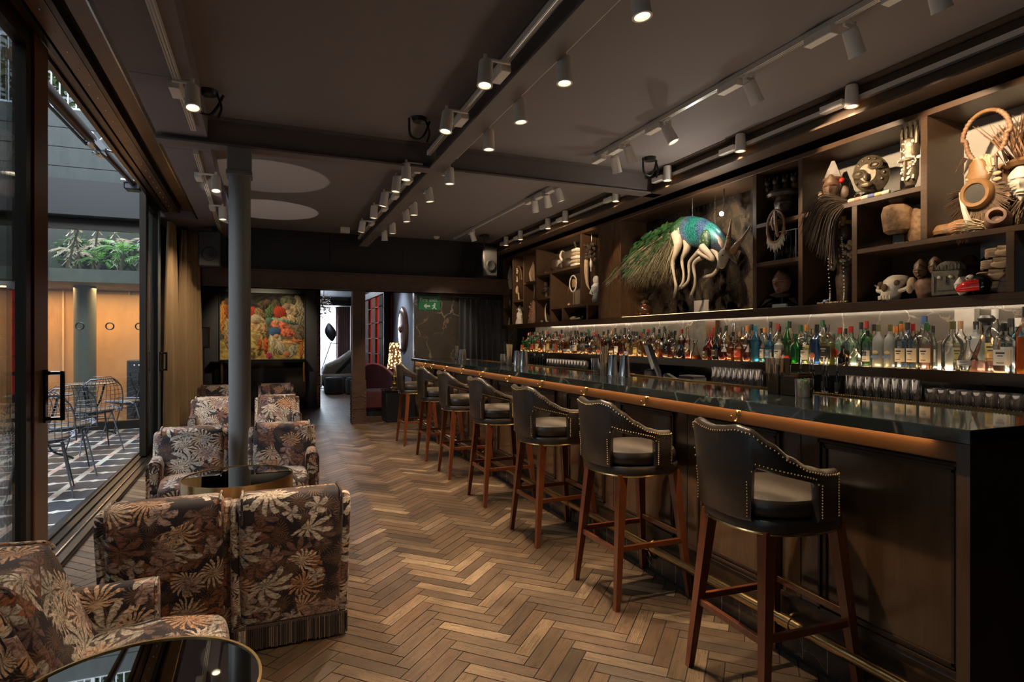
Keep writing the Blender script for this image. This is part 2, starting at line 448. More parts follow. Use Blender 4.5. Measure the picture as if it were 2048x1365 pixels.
def leafy(name, a, b):
    n = N(name); isl = n.n('NewGeometry').outputs['Random Per Island']
    n.p(n.mix(isl, a, b), .4); tl = n.n('BsdfTranslucent'); n.set(tl.inputs[0], n.mix(isl, b, tuple(min(1, x * 1.6) for x in b)))
    m = n.n('MixShader', i0=.4); n.t.links.new(n.b.outputs[0], m.inputs[1]); n.t.links.new(tl.outputs[0], m.inputs[2]); n.t.links.new(m.outputs[0], n.out.inputs[0]); return n.m
def feathers():
    """iridescent neck and back: scale-like barbs, hue from blue over teal to green with noise"""
    n = N('peacock_plumage'); v = n.n('TexVoronoi'); n.set(v.inputs['Vector'], n.map(n.co(), (120, 70, 120))); v.inputs['Scale'].default_value = 1.0
    q = n.noise(n.co(), 9, 4); s = n.n('SeparateXYZ', i0=n.co())
    h = n.math('ADD', n.math('MULTIPLY_ADD', s.outputs[1], -1.5, 7.53), n.math('MULTIPLY_ADD', q, .36, -.18))
    c = n.ramp(h, [(0, (.04, .22, .04)), (.13, (.16, .16, .42)), (.24, (.03, .30, .34)), (.40, (.02, .42, .32)), (.55, (.10, .16, .40)), (.72, (.02, .36, .28)), (.86, (.02, .07, .16)), (1, (.02, .24, .05))])
    low = n.ramp(n.math('ADD', n.math('ADD', s.outputs[2], -2.28), n.math('MULTIPLY_ADD', q, .14, -.07)), [(.0, (1, 1, 1)), (.09, (0, 0, 0))])
    c = n.mix(low, c, (.05, .055, .085))
    c = n.mix(n.ramp(v.outputs[0], [(.15, (0, 0, 0)), (.6, (.85, .85, .85))]), c, (.010, .016, .022))
    n.p(c, .42, .4); n.bump(v.outputs[0], -.6, .012); return n.m
def speckle(name, a, b, sc=40, rough=.6, metal=0.0, thr=(.45, .6)):
    n = N(name); v = n.n('TexVoronoi'); n.set(v.inputs['Vector'], n.co()); v.inputs['Scale'].default_value = sc
    n.p(n.mix(n.ramp(v.outputs[0], [(thr[0], (1, 1, 1)), (thr[1], (0, 0, 0))]), a, b), rough, metal); n.bump(v.outputs[0], -.3, .006); return n.m
def carved(name, a, b, rough=.5, sc=18, metal=0.0, st=.5):
    n = N(name); q = n.noise(n.co(), sc, 5, .65); r = n.noise(n.co(), sc * .3, 2)
    n.p(n.mix(n.ramp(q, [(.35, (0, 0, 0)), (.65, (1, 1, 1))]), a, n.mix(r, b, a)), rough, metal); n.bump(q, st, .008); return n.m

FLOOR = oak_floor(); FLORAL = floral()
UNDER = plain('floor_gap', (.012, .008, .006), .8)
CEIL = plain('ceiling_paint', (.215, .185, .182), .75, var=.05, sc=1.2)
SOFF = plain('soffit_paint', (.215, .175, .182), .7, var=.05)
BEAMP = plain('beam_paint', (.17, .14, .132), .5, var=.08)
COLP = plain('column_paint', (.21, .205, .20), .42, var=.05)
BLACKP = plain('black_panel', (.012, .010, .010), .5, var=.3)
DARKW = wood('dark_walnut', (.030, .015, .008), (.075, .038, .019), .36, (3, 3, 40))
SHELFW = wood('shelf_walnut', (.055, .028, .014), (.115, .062, .031), .38, (30, 1.4, 30))
PANELW = wood('bar_panel', (.075, .038, .018), (.125, .066, .031), .22, (8, 8, 1.2), coat=.4)
APRON = wood('bar_apron', (.15, .062, .022), (.22, .095, .034), .3, (6, 1.2, 30))
MAHOG = wood('mahogany', (.15, .036, .012), (.26, .075, .026), .28, (18, 18, 2), coat=.5)
IRONW = carved('rusted_beam', (.085, .044, .028), (.15, .085, .052), .5, 9, .2, .3)
LEATH = leather('black_leather', (.030, .022, .017))
BRASS = plain('brass', (.62, .40, .17), .26, 1.0, .1, 20)
BRASSD = plain('aged_brass', (.50, .34, .155), .24, 1.0, .18, 12)
STEEL = plain('steel', (.62, .62, .63), .2, 1.0)
CHROME = plain('chrome', (.75, .75, .76), .08, 1.0, .02)
IRON = plain('dark_iron', (.06, .06, .065), .4, .8)
WIRE = plain('wire_metal', (.15, .155, .17), .35, .7)
BLACK = plain('black_plastic', (.012, .012, .013), .4)
BLACKG = plain('black_gloss', (.006, .006, .007), .06)
SPOTW = plain('spot_enamel', (.86, .80, .72), .45, var=.04)
TRACKW = plain('track_enamel', (.72, .67, .60), .4, var=.04)
FRAME = plain('door_frame', (.030, .022, .016), .3, .5, .2)
FRAMEB = wood('bronze_frame', (.15, .068, .030), (.23, .11, .05), .32, (30, .8, 30))
FRAMEG = plain('grey_frame', (.20, .22, .20), .4, .2)
COUNTER = marble('counter_marble', (.006, .007, .008), (.10, .12, .11), 2.4, .05, .02, (.022, .030, .030))
WALLM = marble('brown_marble', (.055, .040, .030), (.34, .25, .18), 2.6, .2, .03, (.095, .072, .052))
BACKM = marble('splash_marble', (.19, .165, .14), (.62, .56, .48), 4.0, .15, .03, (.26, .23, .195))
KERBM = marble('kerb_marble', (.020, .012, .008), (.20, .13, .085), 6, .2, .02, (.05, .03, .02))
GREYW = plain('blue_grey_wall', (.24, .27, .33), .6, var=.06)
CURT = cloth('ochre_curtain', (.33, .215, .105), .75, .3, .15)
CURTB = cloth('black_drape', (.022, .019, .022), .55, .4)
CURTP = cloth('mauve_drape', (.30, .165, .15), .65, .3)
SHEER = leafy('white_sheer', (.80, .84, .88), (.80, .84, .88))
GLASSC = glass('window_glass', (.93, .96, .95), .8, .01)
SMOKE = glass('smoked_mirror_glass', (.05, .045, .04), 1.9, .015)
ACRYL = glass('acrylic', (.93, .93, .93), 1.4)
MIRR = mirror('shelf_mirror', (.40, .37, .34))
MIRA = mirror('antique_mirror', (.15, .125, .105), (.075, .048, .02))
EMW = emit('lamp_face', (1, .86, .62), 1.2)
LEDW = emit('led_warm', (1, .60, .26), 6.0)
LEDS = emit('led_shelf', (1, .80, .56), 11)
LEDA = emit('led_apron', (1, .70, .38), 3.2); LEDB = emit('led_bay', (1, .66, .30), 1.6)
BONE = carved('bone', (.52, .45, .35), (.70, .63, .52), .55, 30, 0, .25)
IVORY = carved('pale_hide', (.23, .175, .12), (.40, .345, .27), .65, 16, 0, .35)
HORN = carved('horn', (.20, .10, .05), (.34, .19, .10), .5, 30)
DKWOOD = carved('carved_ebony', (.030, .018, .012), (.13, .082, .052), .38, 22)
BROWNW = carved('carved_wood', (.070, .036, .019), (.21, .125, .068), .42, 20)
BRONZE = carved('bronze', (.085, .062, .036), (.28, .215, .135), .36, 30, .5, .7)
RUST = carved('rust_fragment', (.10, .045, .016), (.34, .20, .09), .7, 28, 0, .9)
TERRA = carved('terracotta', (.12, .056, .032), (.30, .165, .10), .6, 20)
STONE = carved('grey_stone', (.075, .065, .05), (.17, .15, .115), .7, 30)
SAND = carved('sand_plaster', (.38, .265, .155), (.58, .43, .28), .75, 22)
FUR = carved('brown_fur', (.085, .05, .026), (.20, .125, .07), .9, 60)
HAIR = plain('horse_hair', (.060, .042, .030), .5, var=.4, sc=60)
HIDE = carved('leather_hide', (.17, .08, .025), (.29, .15, .05), .5, 14)
BEADW = plain('shell_white', (.62, .55, .46), .4)
RED = plain('red_lacquer', (.55, .02, .015), .15)
WHITE = plain('white_paint', (.62, .60, .56), .5)
GREEN = plain('sign_green', (.0, .17, .055), .35)
BURG = cloth('burgundy_velvet', (.075, .006, .010), .7, .25)
TEALV = cloth('teal_velvet', (.008, .015, .017), .7, .1)
OLIVE = cloth('olive_velvet', (.065, .048, .026), .65, .3)
STRAWP = plain('paper_straw', (.60, .46, .29), .7)
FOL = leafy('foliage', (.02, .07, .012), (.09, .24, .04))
FOLD = leafy('dry_frond', (.10, .08, .05), (.24, .20, .14))
_f = N('fringe_thread'); _f.p(_f.ramp(_f.n('NewGeometry').outputs['Random Per Island'], [(0, (.010, .006, .006)), (.6, (.035, .022, .019)), (1, (.10, .07, .055))]), .6); FRINGE = _f.m
# ================================================================== STRUCTURE
def sk(x, y): return x - .021 * (y - 5.0)          # the glazed side runs 1.2 degrees off the bar
def skbox(mb, x0, x1, y0, y1, z0, z1):
    v = [(sk(x, y), y, z) for z in (z0, z1) for y in (y0, y1) for x in (x0, x1)]
    return mb.add(v, [(0, 2, 3, 1), (4, 5, 7, 6), (0, 1, 5, 4), (2, 6, 7, 3), (0, 4, 6, 2), (1, 3, 7, 5)])
def herringbone(x0, x1, y0, y1, w=.0715, n=5, gap=.0022):
    m = MB(); m.m = 0
    m.add([(-1.5, -1.6, -.004), (4.4, -1.6, -.004), (4.4, 20.2, -.004), (-1.5, 20.2, -.004)], [(0, 1, 2, 3)])
    m.m = 1; L = n * w; a = Vector((1, 1)) / sqrt(2); b = Vector((-1, 1)) / sqrt(2); rg = random.Random(3)
    ym = 22 / w
    for s in range(-14, 15):
        for k in range(-40, 480):
            for hv in (0, 1):
                p0, q0 = k + s * n, k - s * n
                if hv == 0: r = (p0, p0 + n, q0, q0 + 1)
                else: r = (p0, p0 + 1, q0 + 1, q0 + 1 + n)
                c = a * ((r[0] + r[1]) / 2 * w) + b * ((r[2] + r[3]) / 2 * w)
                cx, cy = c.x + .03, c.y - 1.8
                if not (x0 < cx < x1 and y0 < cy < y1): continue
                vs = []
                for (p, q) in ((r[0] * w + gap, r[2] * w + gap), (r[1] * w - gap, r[2] * w + gap), (r[1] * w - gap, r[3] * w - gap), (r[0] * w + gap, r[3] * w - gap)):
                    t = a * p + b * q; vs.append((t.x + .03, t.y - 1.8, rg.uniform(-.0006, .0006)))
                uv = [(0, 0), (L, 0), (L, w), (0, w)] if hv == 0 else [(0, 0), (0, w), (L, w), (L, 0)]
                m.add(vs, [(0, 1, 2, 3)], [uv])
    return m
struct('floor', herringbone(-1.32, 2.42, -1.5, 19.8), [UNDER, FLOOR])
struct('floor_courtyard', MB().box(-9, -1.36, -2, 10.78, -.12, -.006), court_floor())
struct('floor_corridor', MB().box(-9, -1.36, 10.78, 12.9, -.12, .0), plain('corridor_floor', (.20, .15, .10), .25))

struct('ceiling', MB().box(-.5, 4.45, -1.7, 10.25, 3.145, 3.3), CEIL)
m = MB(); skbox(m, -.81, -.46, -1.7, 10.25, 2.975, 3.3)
for y in (2.6, 4.1, 5.6, 7.1, 8.6): skbox(m, -.80, -.47, y, y + .006, 2.9735, 2.976)
m.box(-1.52, -.80, 8.84, 10.25, 2.98, 3.3)
struct('trim_soffit', m, SOFF)
struct('ceiling_lounge', MB().box(-1.5, 2.5, 10.2, 20.2, 2.72, 2.85), plain('lounge_ceiling', (.34, .35, .38), .5))
struct('wall_right', MB().box(4.32, 4.45, -1.7, 10.3, 0, 3.2), BLACKP)
struct('wall_back', MB().box(-1.5, 4.45, -1.75, -1.6, 0, 3.3), plain('back_wall', (.10, .075, .06), .6))
m = MB()
for i, x in enumerate((-1.5, -.2, .9, 2.1, 3.2)):
    m.box(x, (-.2, .9, 2.1, 3.2, 4.45)[i] - .008, 10.14, 10.25, 2.44, 3.2)
m.box(-1.5, 4.45, 10.15, 10.25, 2.44, 3.2)
struct('wall_far', m, BLACKP)
struct('wall_far_marble', MB().box(2.34, 4.45, 10.3, 10.42, 0, 2.6), WALLM)
struct('wall_lounge_right', MB().box(2.34, 2.46, 10.42, 12.3, 0, 2.75), GREYW)
struct('wall_lounge_corner', MB().box(2.34, 2.46, 12.3, 20.2, 0, 2.75), BLACKP)
struct('wall_lounge_far', MB().box(-1.5, 2.5, 20.0, 20.15, 0, 2.8), plain('lounge_wall', (.16, .10, .09), .7))
struct('wall_left_far', MB().box(-1.52, -1.40, 8.75, 20.2, 0, 3.2), BLACKP)
m = MB(); m.box(-1.42, .86, 12.6, 12.8, 0, 2.75)
struct('wall_painting', m, plain('ink_wall', (.022, .020, .026), .45))
struct('trim_mosaic', MB().box(.86, .93, 12.55, 12.84, 0, 2.72), mosaic('mirror_mosaic', (.55, .42, .36), (.10, .06, .05), (.03, .015, .012), 14, .15, .8))
# rivetted girder over the opening, its post, cross beams and long beams (I sections)
def ibeam(axis, a0, a1, c, w, z0, z1, tf=.016, tw=.014):
    m = MB()
    for (o, q, zz0, zz1) in ((w / 2, w / 2, z0, z0 + tf), (tw / 2, tw / 2, z0 + tf, z1 - tf), (w / 2, w / 2, z1 - tf, z1)):
        if axis == 'y': m.box(c - o, c + q, a0, a1, zz0, zz1)
        else: m.box(a0, a1, c - o, c + q, zz0, zz1)
    return m
m = MB().box(-1.4, 4.3, 9.93, 10.14, 2.19, 2.47); m.box(-1.4, 4.3, 9.89, 10.14, 2.19, 2.206); m.box(-1.4, 4.3, 9.89, 10.14, 2.452, 2.47)
tag(struct('trim_girder', m, IRONW), 'rusty brown girder spanning above the far opening')
tag(struct('trim_cross_beam', ibeam('x', -.82, 3.84, 5.265, .15, 2.92, 3.15), BEAMP), 'dark steel beam crossing the ceiling over the round column')
m = ibeam('y', -1.6, 5.19, 1.39, .145, 2.92, 3.15); tag(struct('trim_long_beam', m, BEAMP), 'dark steel beam along the ceiling, near half')
m = ibeam('y', 5.34, 9.95, 1.41, .145, 2.92, 3.15); tag(struct('trim_long_beam.001', m, BEAMP), 'dark steel beam along the ceiling, far half')
m = ibeam('y', -1.6, 10.1, 3.79, .19, 2.92, 3.15); m.box(3.86, 4.32, -1.6, 10.1, 2.98, 3.15)
tag(struct('trim_bar_beam', m, plain('bar_beam_paint', (.10, .066, .045), .42)), 'dark steel beam along the ceiling above the display shelves')
# round column with square cap
m = MB(); m.lathe([(.082, 0), (.082, 2.74)], 36, (-.235, 5.265, 0)); m.lathe([(.105, 0), (.105, .02), (.083, .03)], 36, (-.235, 5.265, 0)); m.box(-.325, -.145, 5.18, 5.35, 2.72, 2.92, .006); m.box(-.33, -.14, 5.17, 5.36, 2.70, 2.73)
tag(struct('trim_round_column', m, COLP), 'round grey steel column with square head between the floral chairs')
# rivetted square post
m = MB(); m.box(1.24, 1.44, 9.93, 10.13, 0, 2.2); m.box(1.225, 1.455, 9.915, 10.145, 0, .70)
for z in [.05 + .065 * i for i in range(10)]:
    for x in (1.25, 1.43): m.ball((x, 9.913, z), .012, 8, 5)
for x in (1.28, 1.32, 1.36, 1.40):
    for z in (.25, .45): m.ball((x, 9.913, z), .012, 8, 5)
for z in [.05 + .09 * i for i in range(7)]:
    m.ball((1.223, 9.96, z), .012, 8, 5); m.ball((1.223, 10.10, z), .012, 8, 5)
tag(struct('trim_riveted_post', m, IRONW, True), 'square riveted iron post in the middle of the far opening')

# ---- glazed side: sill, header with running tracks, door leaves
m = MB(); m.m = 0; skbox(m, -1.42, -1.18, -1.6, 8.75, 0, .022)
for x in (-1.40, -1.33, -1.20): skbox(m, x, x + .014, -1.6, 8.75, .022, .036)
m.m = 1; skbox(m, -1.262, -1.252, -1.6, 8.75, .022, .034)
struct('trim_sill', m, [FRAME, STEEL])
m = MB(); m.m = 0
skbox(m, -1.285, -.81, -1.6, 8.85, 3.12, 3.3); skbox(m, -.835, -.81, -1.6, 8.85, 2.985, 3.12); skbox(m, -1.285, -1.25, -1.6, 8.85, 3.06, 3.12)
skbox(m, -1.20, -1.17, -1.6, 8.85, 3.05, 3.12); skbox(m, -1.06, -1.03, -1.6, 8.85, 3.05, 3.12)
m.m = 1; skbox(m, -.99, -.86, -1.6, 8.85, 3.085, 3.12); skbox(m, -1.16, -1.07, -1.6, 8.85, 3.06, 3.12); skbox(m, -1.245, -1.205, -1.6, 8.85, 3.085, 3.12)
m.m = 2; skbox(m, -.868, -.858, -1.6, 8.85, 3.03, 3.06); skbox(m, -.862, -.838, -1.6, 8.85, 3.06, 3.066)
for i in range(34):
    y = .8 + i * .24; m.ball((sk(-1.115, y), y, 3.06), .006, 6, 4)
struct('trim_door_header', m, [FRAME, FRAMEB, STEEL])
def leaf(name, y0, y1, x, m1, label, handle_y=None, z1=3.06, st=.10):
    m = MB(); m.m = 0
    m.box(x - .03, x + .03, y0, y0 + st, .04, z1); m.box(x - .03, x + .03, y1 - st, y1, .04, z1)
    m.box(x - .03, x + .03, y0 + st, y1 - st, .04, .13); m.box(x - .03, x + .03, y0 + st, y1 - st, z1 - .1, z1)
    o = struct(name, m, m1, label=label)
    MB().box(x - .006, x + .006, y0 + st, y1 - st, .13, z1 - .1).build('pane', GLASSC, o, False)
    return o
def d_handle(par, x, y, z, h=.19, d=.075, dirn=1):
    m = MB(); m.box(x, x + .012, y - .022, y + .022, z - .02, z + h + .02)
    m.tube([(x, y, z + h), (x + d, y, z + h)], .011, 8); m.tube([(x, y, z), (x + d, y, z)], .011, 8); m.tube([(x + d, y, z - .011), (x + d, y, z + h + .011)], .012, 8)
    m.build('handle', BLACKG, par)
d1 = leaf('door_1', 1.9, 4.18, -1.235, [FRAME], 'tall glazed sliding door leaf nearest the camera', st=.30)
m = MB().box(-1.204, -1.196, 3.97, 4.18, .04, 3.06); m.build('bronze_strip', FRAMEB, d1, False)
d_handle(d1, -1.19, 4.10, .93, .26, .085)
d2 = leaf('door_2', 7.92, 8.72, -1.36, [FRAME], 'tall glazed sliding door leaf beside the ochre curtains')
MB().box(-1.318, -1.304, 8.56, 8.66, .04, 3.0).build('grey_strip', FRAMEG, d2, False)
MB().box(-1.40, -1.335, 7.895, 7.93, .04, 3.08).build('jamb', FRAME, d2, False)
d_handle(d2, -1.305, 8.60, 1.0, .21)
d3 = leaf('door_3', -1.5, 1.86, -1.30, [FRAME], 'glazed sliding door leaf behind the camera')

# ---- courtyard beyond the glass
GY = 10.8
m = MB(); m.m = 0
m.box(-9, -1.4, GY - .04, GY + .06, 3.06, 3.22); m.box(-9, -1.4, GY - .05, GY + .05, 0, .12)
for x in (-5.6, -3.25, -1.46): m.box(x, x + .11, GY - .04, GY + .06, .1, 3.1)
o = struct('window_1', m, [FRAME], label='large glazed screen across the courtyard with warm corridor behind')
MB().box(-9, -1.45, GY - .005, GY + .005, .12, 3.06).build('pane', GLASSC, o, False)
for x in (-2.69, -2.305, -1.914):
    m = MB(); m.tube([(x + .052 * cos(t), GY - .012, 1.59 + .052 * sin(t)) for t in [2 * pi * k / 20 for k in range(20)]], .010, 6, closed=True); m.build('ring_decal', BLACK, o)
MB().box(-3.33, -3.24, GY - .06, GY + .02, .0, 3.1).build('mullion', FRAMEG, o, False)
m = MB(); m.box(-9, -1.4, GY - .35, GY + .15, 3.22, 3.74)
struct('trim_courtyard_soffit', m, plain('black_soffit', (.006, .006, .006), .5, 0, .1))
m = MB()
for k in range(4):
    z = 3.74 + k * .295
    for i in range(4): m.box(-9 + i * 1.95, -9 + (i + 1) * 1.95 - .006, 10.92, 11.0, z, z + .285)
m.m = 1; m.box(-9, -1.25, 10.95, 11.02, 3.74, 4.9)
struct('wall_courtyard', m, [slate_wall(), BLACK])
m = MB().box(-9.1, -9, -2, 13, 0, 4.9); struct('wall_courtyard_left', m, slate_wall())
struct('wall_corridor', MB().box(-9, -1.4, 12.7, 12.9, 0, 3.2), wood('oak_panelling', (.42, .22, .085), (.54, .30, .125), .45, (2.5, 2, .8)))
struct('ceiling_corridor', MB().box(-9, -1.4, 10.9, 12.9, 2.27, 2.47), plain('planter_concrete', (.16, .16, .13), .7, var=.3, sc=8))
m = MB()
for x in (-3.42, -3.02, -2.42, -1.98, -1.62): m.box(x, x + .03, 12.66, 12.7, 0, 2.27)
struct('trim_corridor', m, wood('pale_oak_strip', (.60, .38, .18), (.70, .46, .24), .4))
struct('wall_corridor_end', MB().box(-1.45, -1.4, 10.8, 12.9, 0, 2.5), plain('corridor_end', (.25, .14, .06), .6))
o = tag(MB().lathe([(.155, 0), (.155, 2.27)], 28, (-2.86, 11.75, 0)).build('column', plain('olive_column', (.15, .155, .12), .5)), kind='structure')
o.name = 'trim_corridor_column'
# ================================================================== COURTYARD THINGS
m = MB()
for x in [-9 + .105 * i for i in range(74)]: m.box(x, x + .018, 11.02, 11.04, 4.93, 5.95)
m.box(-9, -1.2, 11.015, 11.045, 4.93, 4.97); m.box(-9, -1.2, 11.015, 11.045, 5.93, 5.99)
for x in (-8, -6, -4.2, -2.6): m.box(x, x + .05, 11.0, 11.06, 4.9, 6.0)
tag(m.build('railing', plain('rail_grey', (.32, .34, .36), .4, .4), None, False), 'grey steel railing on top of the slate courtyard wall', 'railing')
def leaf_cloud(mb, c, rad, n, size, rg, droop=.3, wid=.32):
    for i in range(n):
        while True:
            p = Vector((rg.uniform(-1, 1), rg.uniform(-1, 1), rg.uniform(-1, 1)))
            if p.length < 1: break
        p = Vector((c[0] + p.x * rad[0], c[1] + p.y * rad[1], c[2] + p.z * rad[2]))
        d = Vector((rg.uniform(-1, 1), rg.uniform(-1, 1), rg.uniform(-.6, .5))).normalized(); L = size * rg.uniform(.6, 1.3)
        s = d.cross(Vector((rg.uniform(-.4, .4), rg.uniform(-.4, .4), 1))).normalized() * L * wid
        q = p + d * L * .5 - Vector((0, 0, L * .05)); e = p + d * L - Vector((0, 0, L * droop))
        mb.add([p, q + s, e, q - s], [(0, 1, 2), (0, 2, 3)])
rg = random.Random(5)
m = MB()
for i in range(10): leaf_cloud(m, (-6.4 + i * .55, 11.8 + rg.uniform(-.2, .5), 5.3 + rg.uniform(-.2, .5)), (.55, .4, .55), 260, .16, rg)
tag(m.build('hedge', leafy('hedge_leaf', (.03, .05, .025), (.14, .20, .08)), None, False), 'leafy hedge behind the railing on the courtyard wall', 'hedge')
def palm(name, x, y, z0, h, nf, L, rg, label, mat_, fan=True):  # bed behind the glass is added; its plants imitate planting reflected in the pane
    t = thing(name, label, 'plant', (x, y, z0), 0, 'plants in the added bed behind the courtyard glass')
    m = MB(); m.tube([(0, 0, 0), (.02, .01, h * .5), (.05, 0, h)], [.03, .025, .022], 7); m.build('stem', FOLD, t)
    m = MB()
    for i in range(nf):
        a = 2 * pi * i / nf + rg.uniform(-.3, .3); up = rg.uniform(.15, .9)
        b = Vector((.05, 0, h)); tip = b + Vector((cos(a) * L, sin(a) * L * .7, L * (up - .30)))
        pts = [b, b.lerp(tip, .5) + Vector((0, 0, L * .22)), tip]; P = spline(pts, 5)
        m.tube(P, .005, 4)
        for k in range(2, len(P)):
            d = (P[k] - P[k - 1]).normalized()
            for sg in (-1, 1):
                s = d.cross(Vector((0, 0, 1))).normalized() * sg
                l = L * .42 * (1 - .05 * abs(k - 6))
                e = P[k] + (s * .8 + d * .75 - Vector((0, 0, .35))) * l * .7
                w = d * .018; m.add([P[k] - w, P[k] + w, e], [(0, 1, 2)])
    m.build('fronds', mat_, t, False); return t
for i, (x, y, h, nf, L, mt, lb) in enumerate([
    (-2.28, 11.35, .30, 13, .42, FOL, 'bright green palm in the added bed behind the courtyard glass, centre'),
    (-2.05, 11.6, .22, 11, .36, FOL, 'bright green palm in the added bed nearest the far door leaf'),
    (-2.62, 11.4, .16, 9, .30, FOL, 'low green palm in the added bed over the grey column'),
    (-2.95, 11.5, .28, 9, .34, FOLD, 'dry brown palm in the added bed at the left mullion'),
    (-1.86, 11.45, .22, 9, .26, FOL, 'small green palm at the right end of the added bed'),
    (-2.45, 11.9, .45, 10, .40, FOLD, 'dry brown palm at the back of the added bed')]):
    palm('palm_plant', x, y, 2.47, h, nf, L, random.Random(20 + i), lb, mt)
for i, (x, y, lean) in enumerate([(-2.98, 11.3, .2), (-2.82, 11.35, -.12), (-2.70, 11.5, .1), (-2.38, 11.7, -.1), (-2.02, 11.3, .14), (-1.9, 11.8, -.06), (-3.1, 11.7, .1)]):
    m = MB(); m.tube([(0, 0, 0), (lean * .3, 0, .35), (lean, .03, .95)], [.022, .018, .015], 7)
    for k in range(26):
        z = .1 + .03 * k; a = k * 2.4; m.add([(lean * z * .8, 0, z), (lean * z * .8 + .09 * cos(a), .07 * sin(a), z - .10), (lean * z * .8 + .07 * cos(a + .25), .07 * sin(a + .25), z - .10)], [(0, 1, 2)])
    tag(m.build('bamboo_stem', FOLD, None, False, loc=(x, y, 2.47)), 'bare pale bamboo stem in the added bed, %s from the left' % ('second third fourth fifth sixth seventh first'.split()[i]), 'plant', 'bare bamboo stems in the added bed')
rg = random.Random(61)
for i, (x, y, lb) in enumerate([(-2.55, 12.0, 'dark leafy shrub at the back of the added bed, centre'), (-1.95, 12.0, 'dark leafy shrub at the back of the added bed, right end'), (-3.05, 12.05, 'dark leafy shrub at the back of the added bed, left end')]):
    m = MB(); leaf_cloud(m, (0, 0, .34), (.30, .16, .34), 420, .13, rg, .3, .22); tag(m.build('leafy_shrub', leafy('shrub_leaf', (.008, .022, .008), (.03, .075, .02)) if i == 0 else bpy.data.materials['shrub_leaf'], None, False, loc=(x, y, 2.49)), lb, 'shrub', 'dark shrubs in the added bed')
struct('wall_planter_back', MB().box(-9, -1.4, 12.3, 12.4, 2.47, 3.4), plain('planter_back', (.016, .017, .014), .8))  # dark back of the added plant bed
# awning arm folded along the facade
ARMB = plain('awning_bronze', (.075, .036, .017), .35, .3)
t = thing('awning_arm', 'folded brown awning arm with silver elbow outside the open door', 'awning arm', (-1.64, 7.1, 3.36))
MB().tube([(-.02, -1.95, .02), (0, -.16, 0)], [.058, .050], 14).build('upper_arm', ARMB, t)
MB().tube([(.02, .20, -.01), (.06, 1.46, -.04)], [.040, .036], 14).build('forearm', ARMB, t)
m = MB(); m.box(-.045, .045, -.24, .26, -.075, .055, .02); m.ball((0, .02, -.085), (.035, .035, .02)); m.tube([(.03, .05, .05), (.06, .12, .13), (.12, .3, .14)], .010, 6); m.tube([(.05, .2, 0), (.18, .34, 0)], .012, 6); m.build('elbow', STEEL, t)
m = MB(); m.box(-.04, .14, 1.42, 1.60, -.12, .12, .015); m.build('mount', IRON, t); m = MB(); m.tube([(-.06, 1.4, -.02), (.12, 1.4, -.02)], .022, 8); m.build('pivot', STEEL, t)
MB().tube([(-.05, -1.9, -.06), (-.03, -.2, -.07)], .014, 6).build('cable', BLACK, t)
# corridor things seen through the glass
t = thing('reception_cabinet', 'dark low cabinet with lit dials behind the courtyard glass', 'cabinet', (-2.2, 12.2, 0))
MB().box(-.12, .55, -.2, .25, 0, 1.02, .01).build('body', BLACK, t)
MB().box(-.08, .50, -.215, -.20, .90, .98).build('control_panel', BLACKG, t)
for i in range(4): MB().ball((.0 + .07 * i, -.222, .94), .008, 6, 4).build('dial', emit('dial_lamp', (.9, .9, 1), 1.0) if i == 0 else bpy.data.materials['dial_lamp'], t)
t = thing('corridor_door', 'pale oak door with long pull handle behind the courtyard glass', 'door', (-2.42, 12.66, 0))
MB().box(-.48, .48, -.02, .03, 0, 2.2).build('door_panel', wood('pale_oak_door', (.50, .28, .12), (.60, .36, .16), .4, (2, 2, .7)), t, False)
m = MB(); m.tube([(.25, -.07, .9), (.25, -.07, 1.55)], .022, 8); m.ball((.25, -.05, 1.62), (.04, .03, .04)); m.build('pull_handle', BRASSD, t)
# wire chairs and tables
def wire_chair_proto():
    t = thing('wire_chair', '', 'chair', (0, 0, 0), 0, 'wire chairs in the courtyard')
    m = MB(); N_ = 11
    def shell(a, b):   # a -1..1 across, b 0..1 from seat front over the bend to the back top
        w = .235 * (1 - .08 * b) * (1 if b < .5 else sqrt(max(.02, 1 - ((b - .5) / .52) ** 4)))
        if b < .45: y = .22 - b / .45 * .36; z = .44 - .035 * sin(b / .45 * pi) * (1 - a * a) - .02 * b
        else:
            q = (b - .45) / .55; y = -.14 - .12 * q ** .8; z = .43 + .40 * q ** 1.15
        y += .07 * a * a * (b if b < .45 else .6)
        z += .035 * a * a * (1 if b < .4 else 0)
        return Vector((w * a, y, z))
    for i in range(N_):
        a = -1 + 2 * i / (N_ - 1); m.tube([shell(a, b / 16) for b in range(17)], .0028, 5)
    for b in range(1, 17, 1): m.tube([shell(a / 6, b / 16) for a in range(-6, 7)], .0026, 4)
    m.build('wire_shell', WIRE, t)
    m = MB(); rim = [shell(-1, b / 16) for b in range(15)] + [shell(a / 6, .97) for a in range(-5, 6)] + [shell(1, b / 16) for b in range(14, -1, -1)] + [shell(a / 5, 0) for a in range(4, -5, -1)]
    m.tube(rim, .006, 6, closed=True); m.build('rim', WIRE, t)
    m = MB(); m.lathe([(.19, 0), (.205, .012), (.19, .026), (.05, .03)], 20, (0, .04, .435)); m.build('seat_pad', LEATH, t)
    for sx in (-1, 1):
        for sy in (-1, 1):
            m = MB(); m.tube([(sx * .13, .03 + sy * .12, .425), (sx * .21, .02 + sy * .25, 0)], [.009, .007], 6); m.build('leg', WIRE, t)
    m = MB(); m.tube([(-.15, .17, .36), (.15, .17, .36)], .006, 5); m.tube([(-.15, -.12, .36), (.15, -.12, .36)], .006, 5); m.tube([(0, .17, .36), (0, -.12, .36)], .006, 5); m.build('brace', WIRE, t)
    return t
wc = wire_chair_proto()
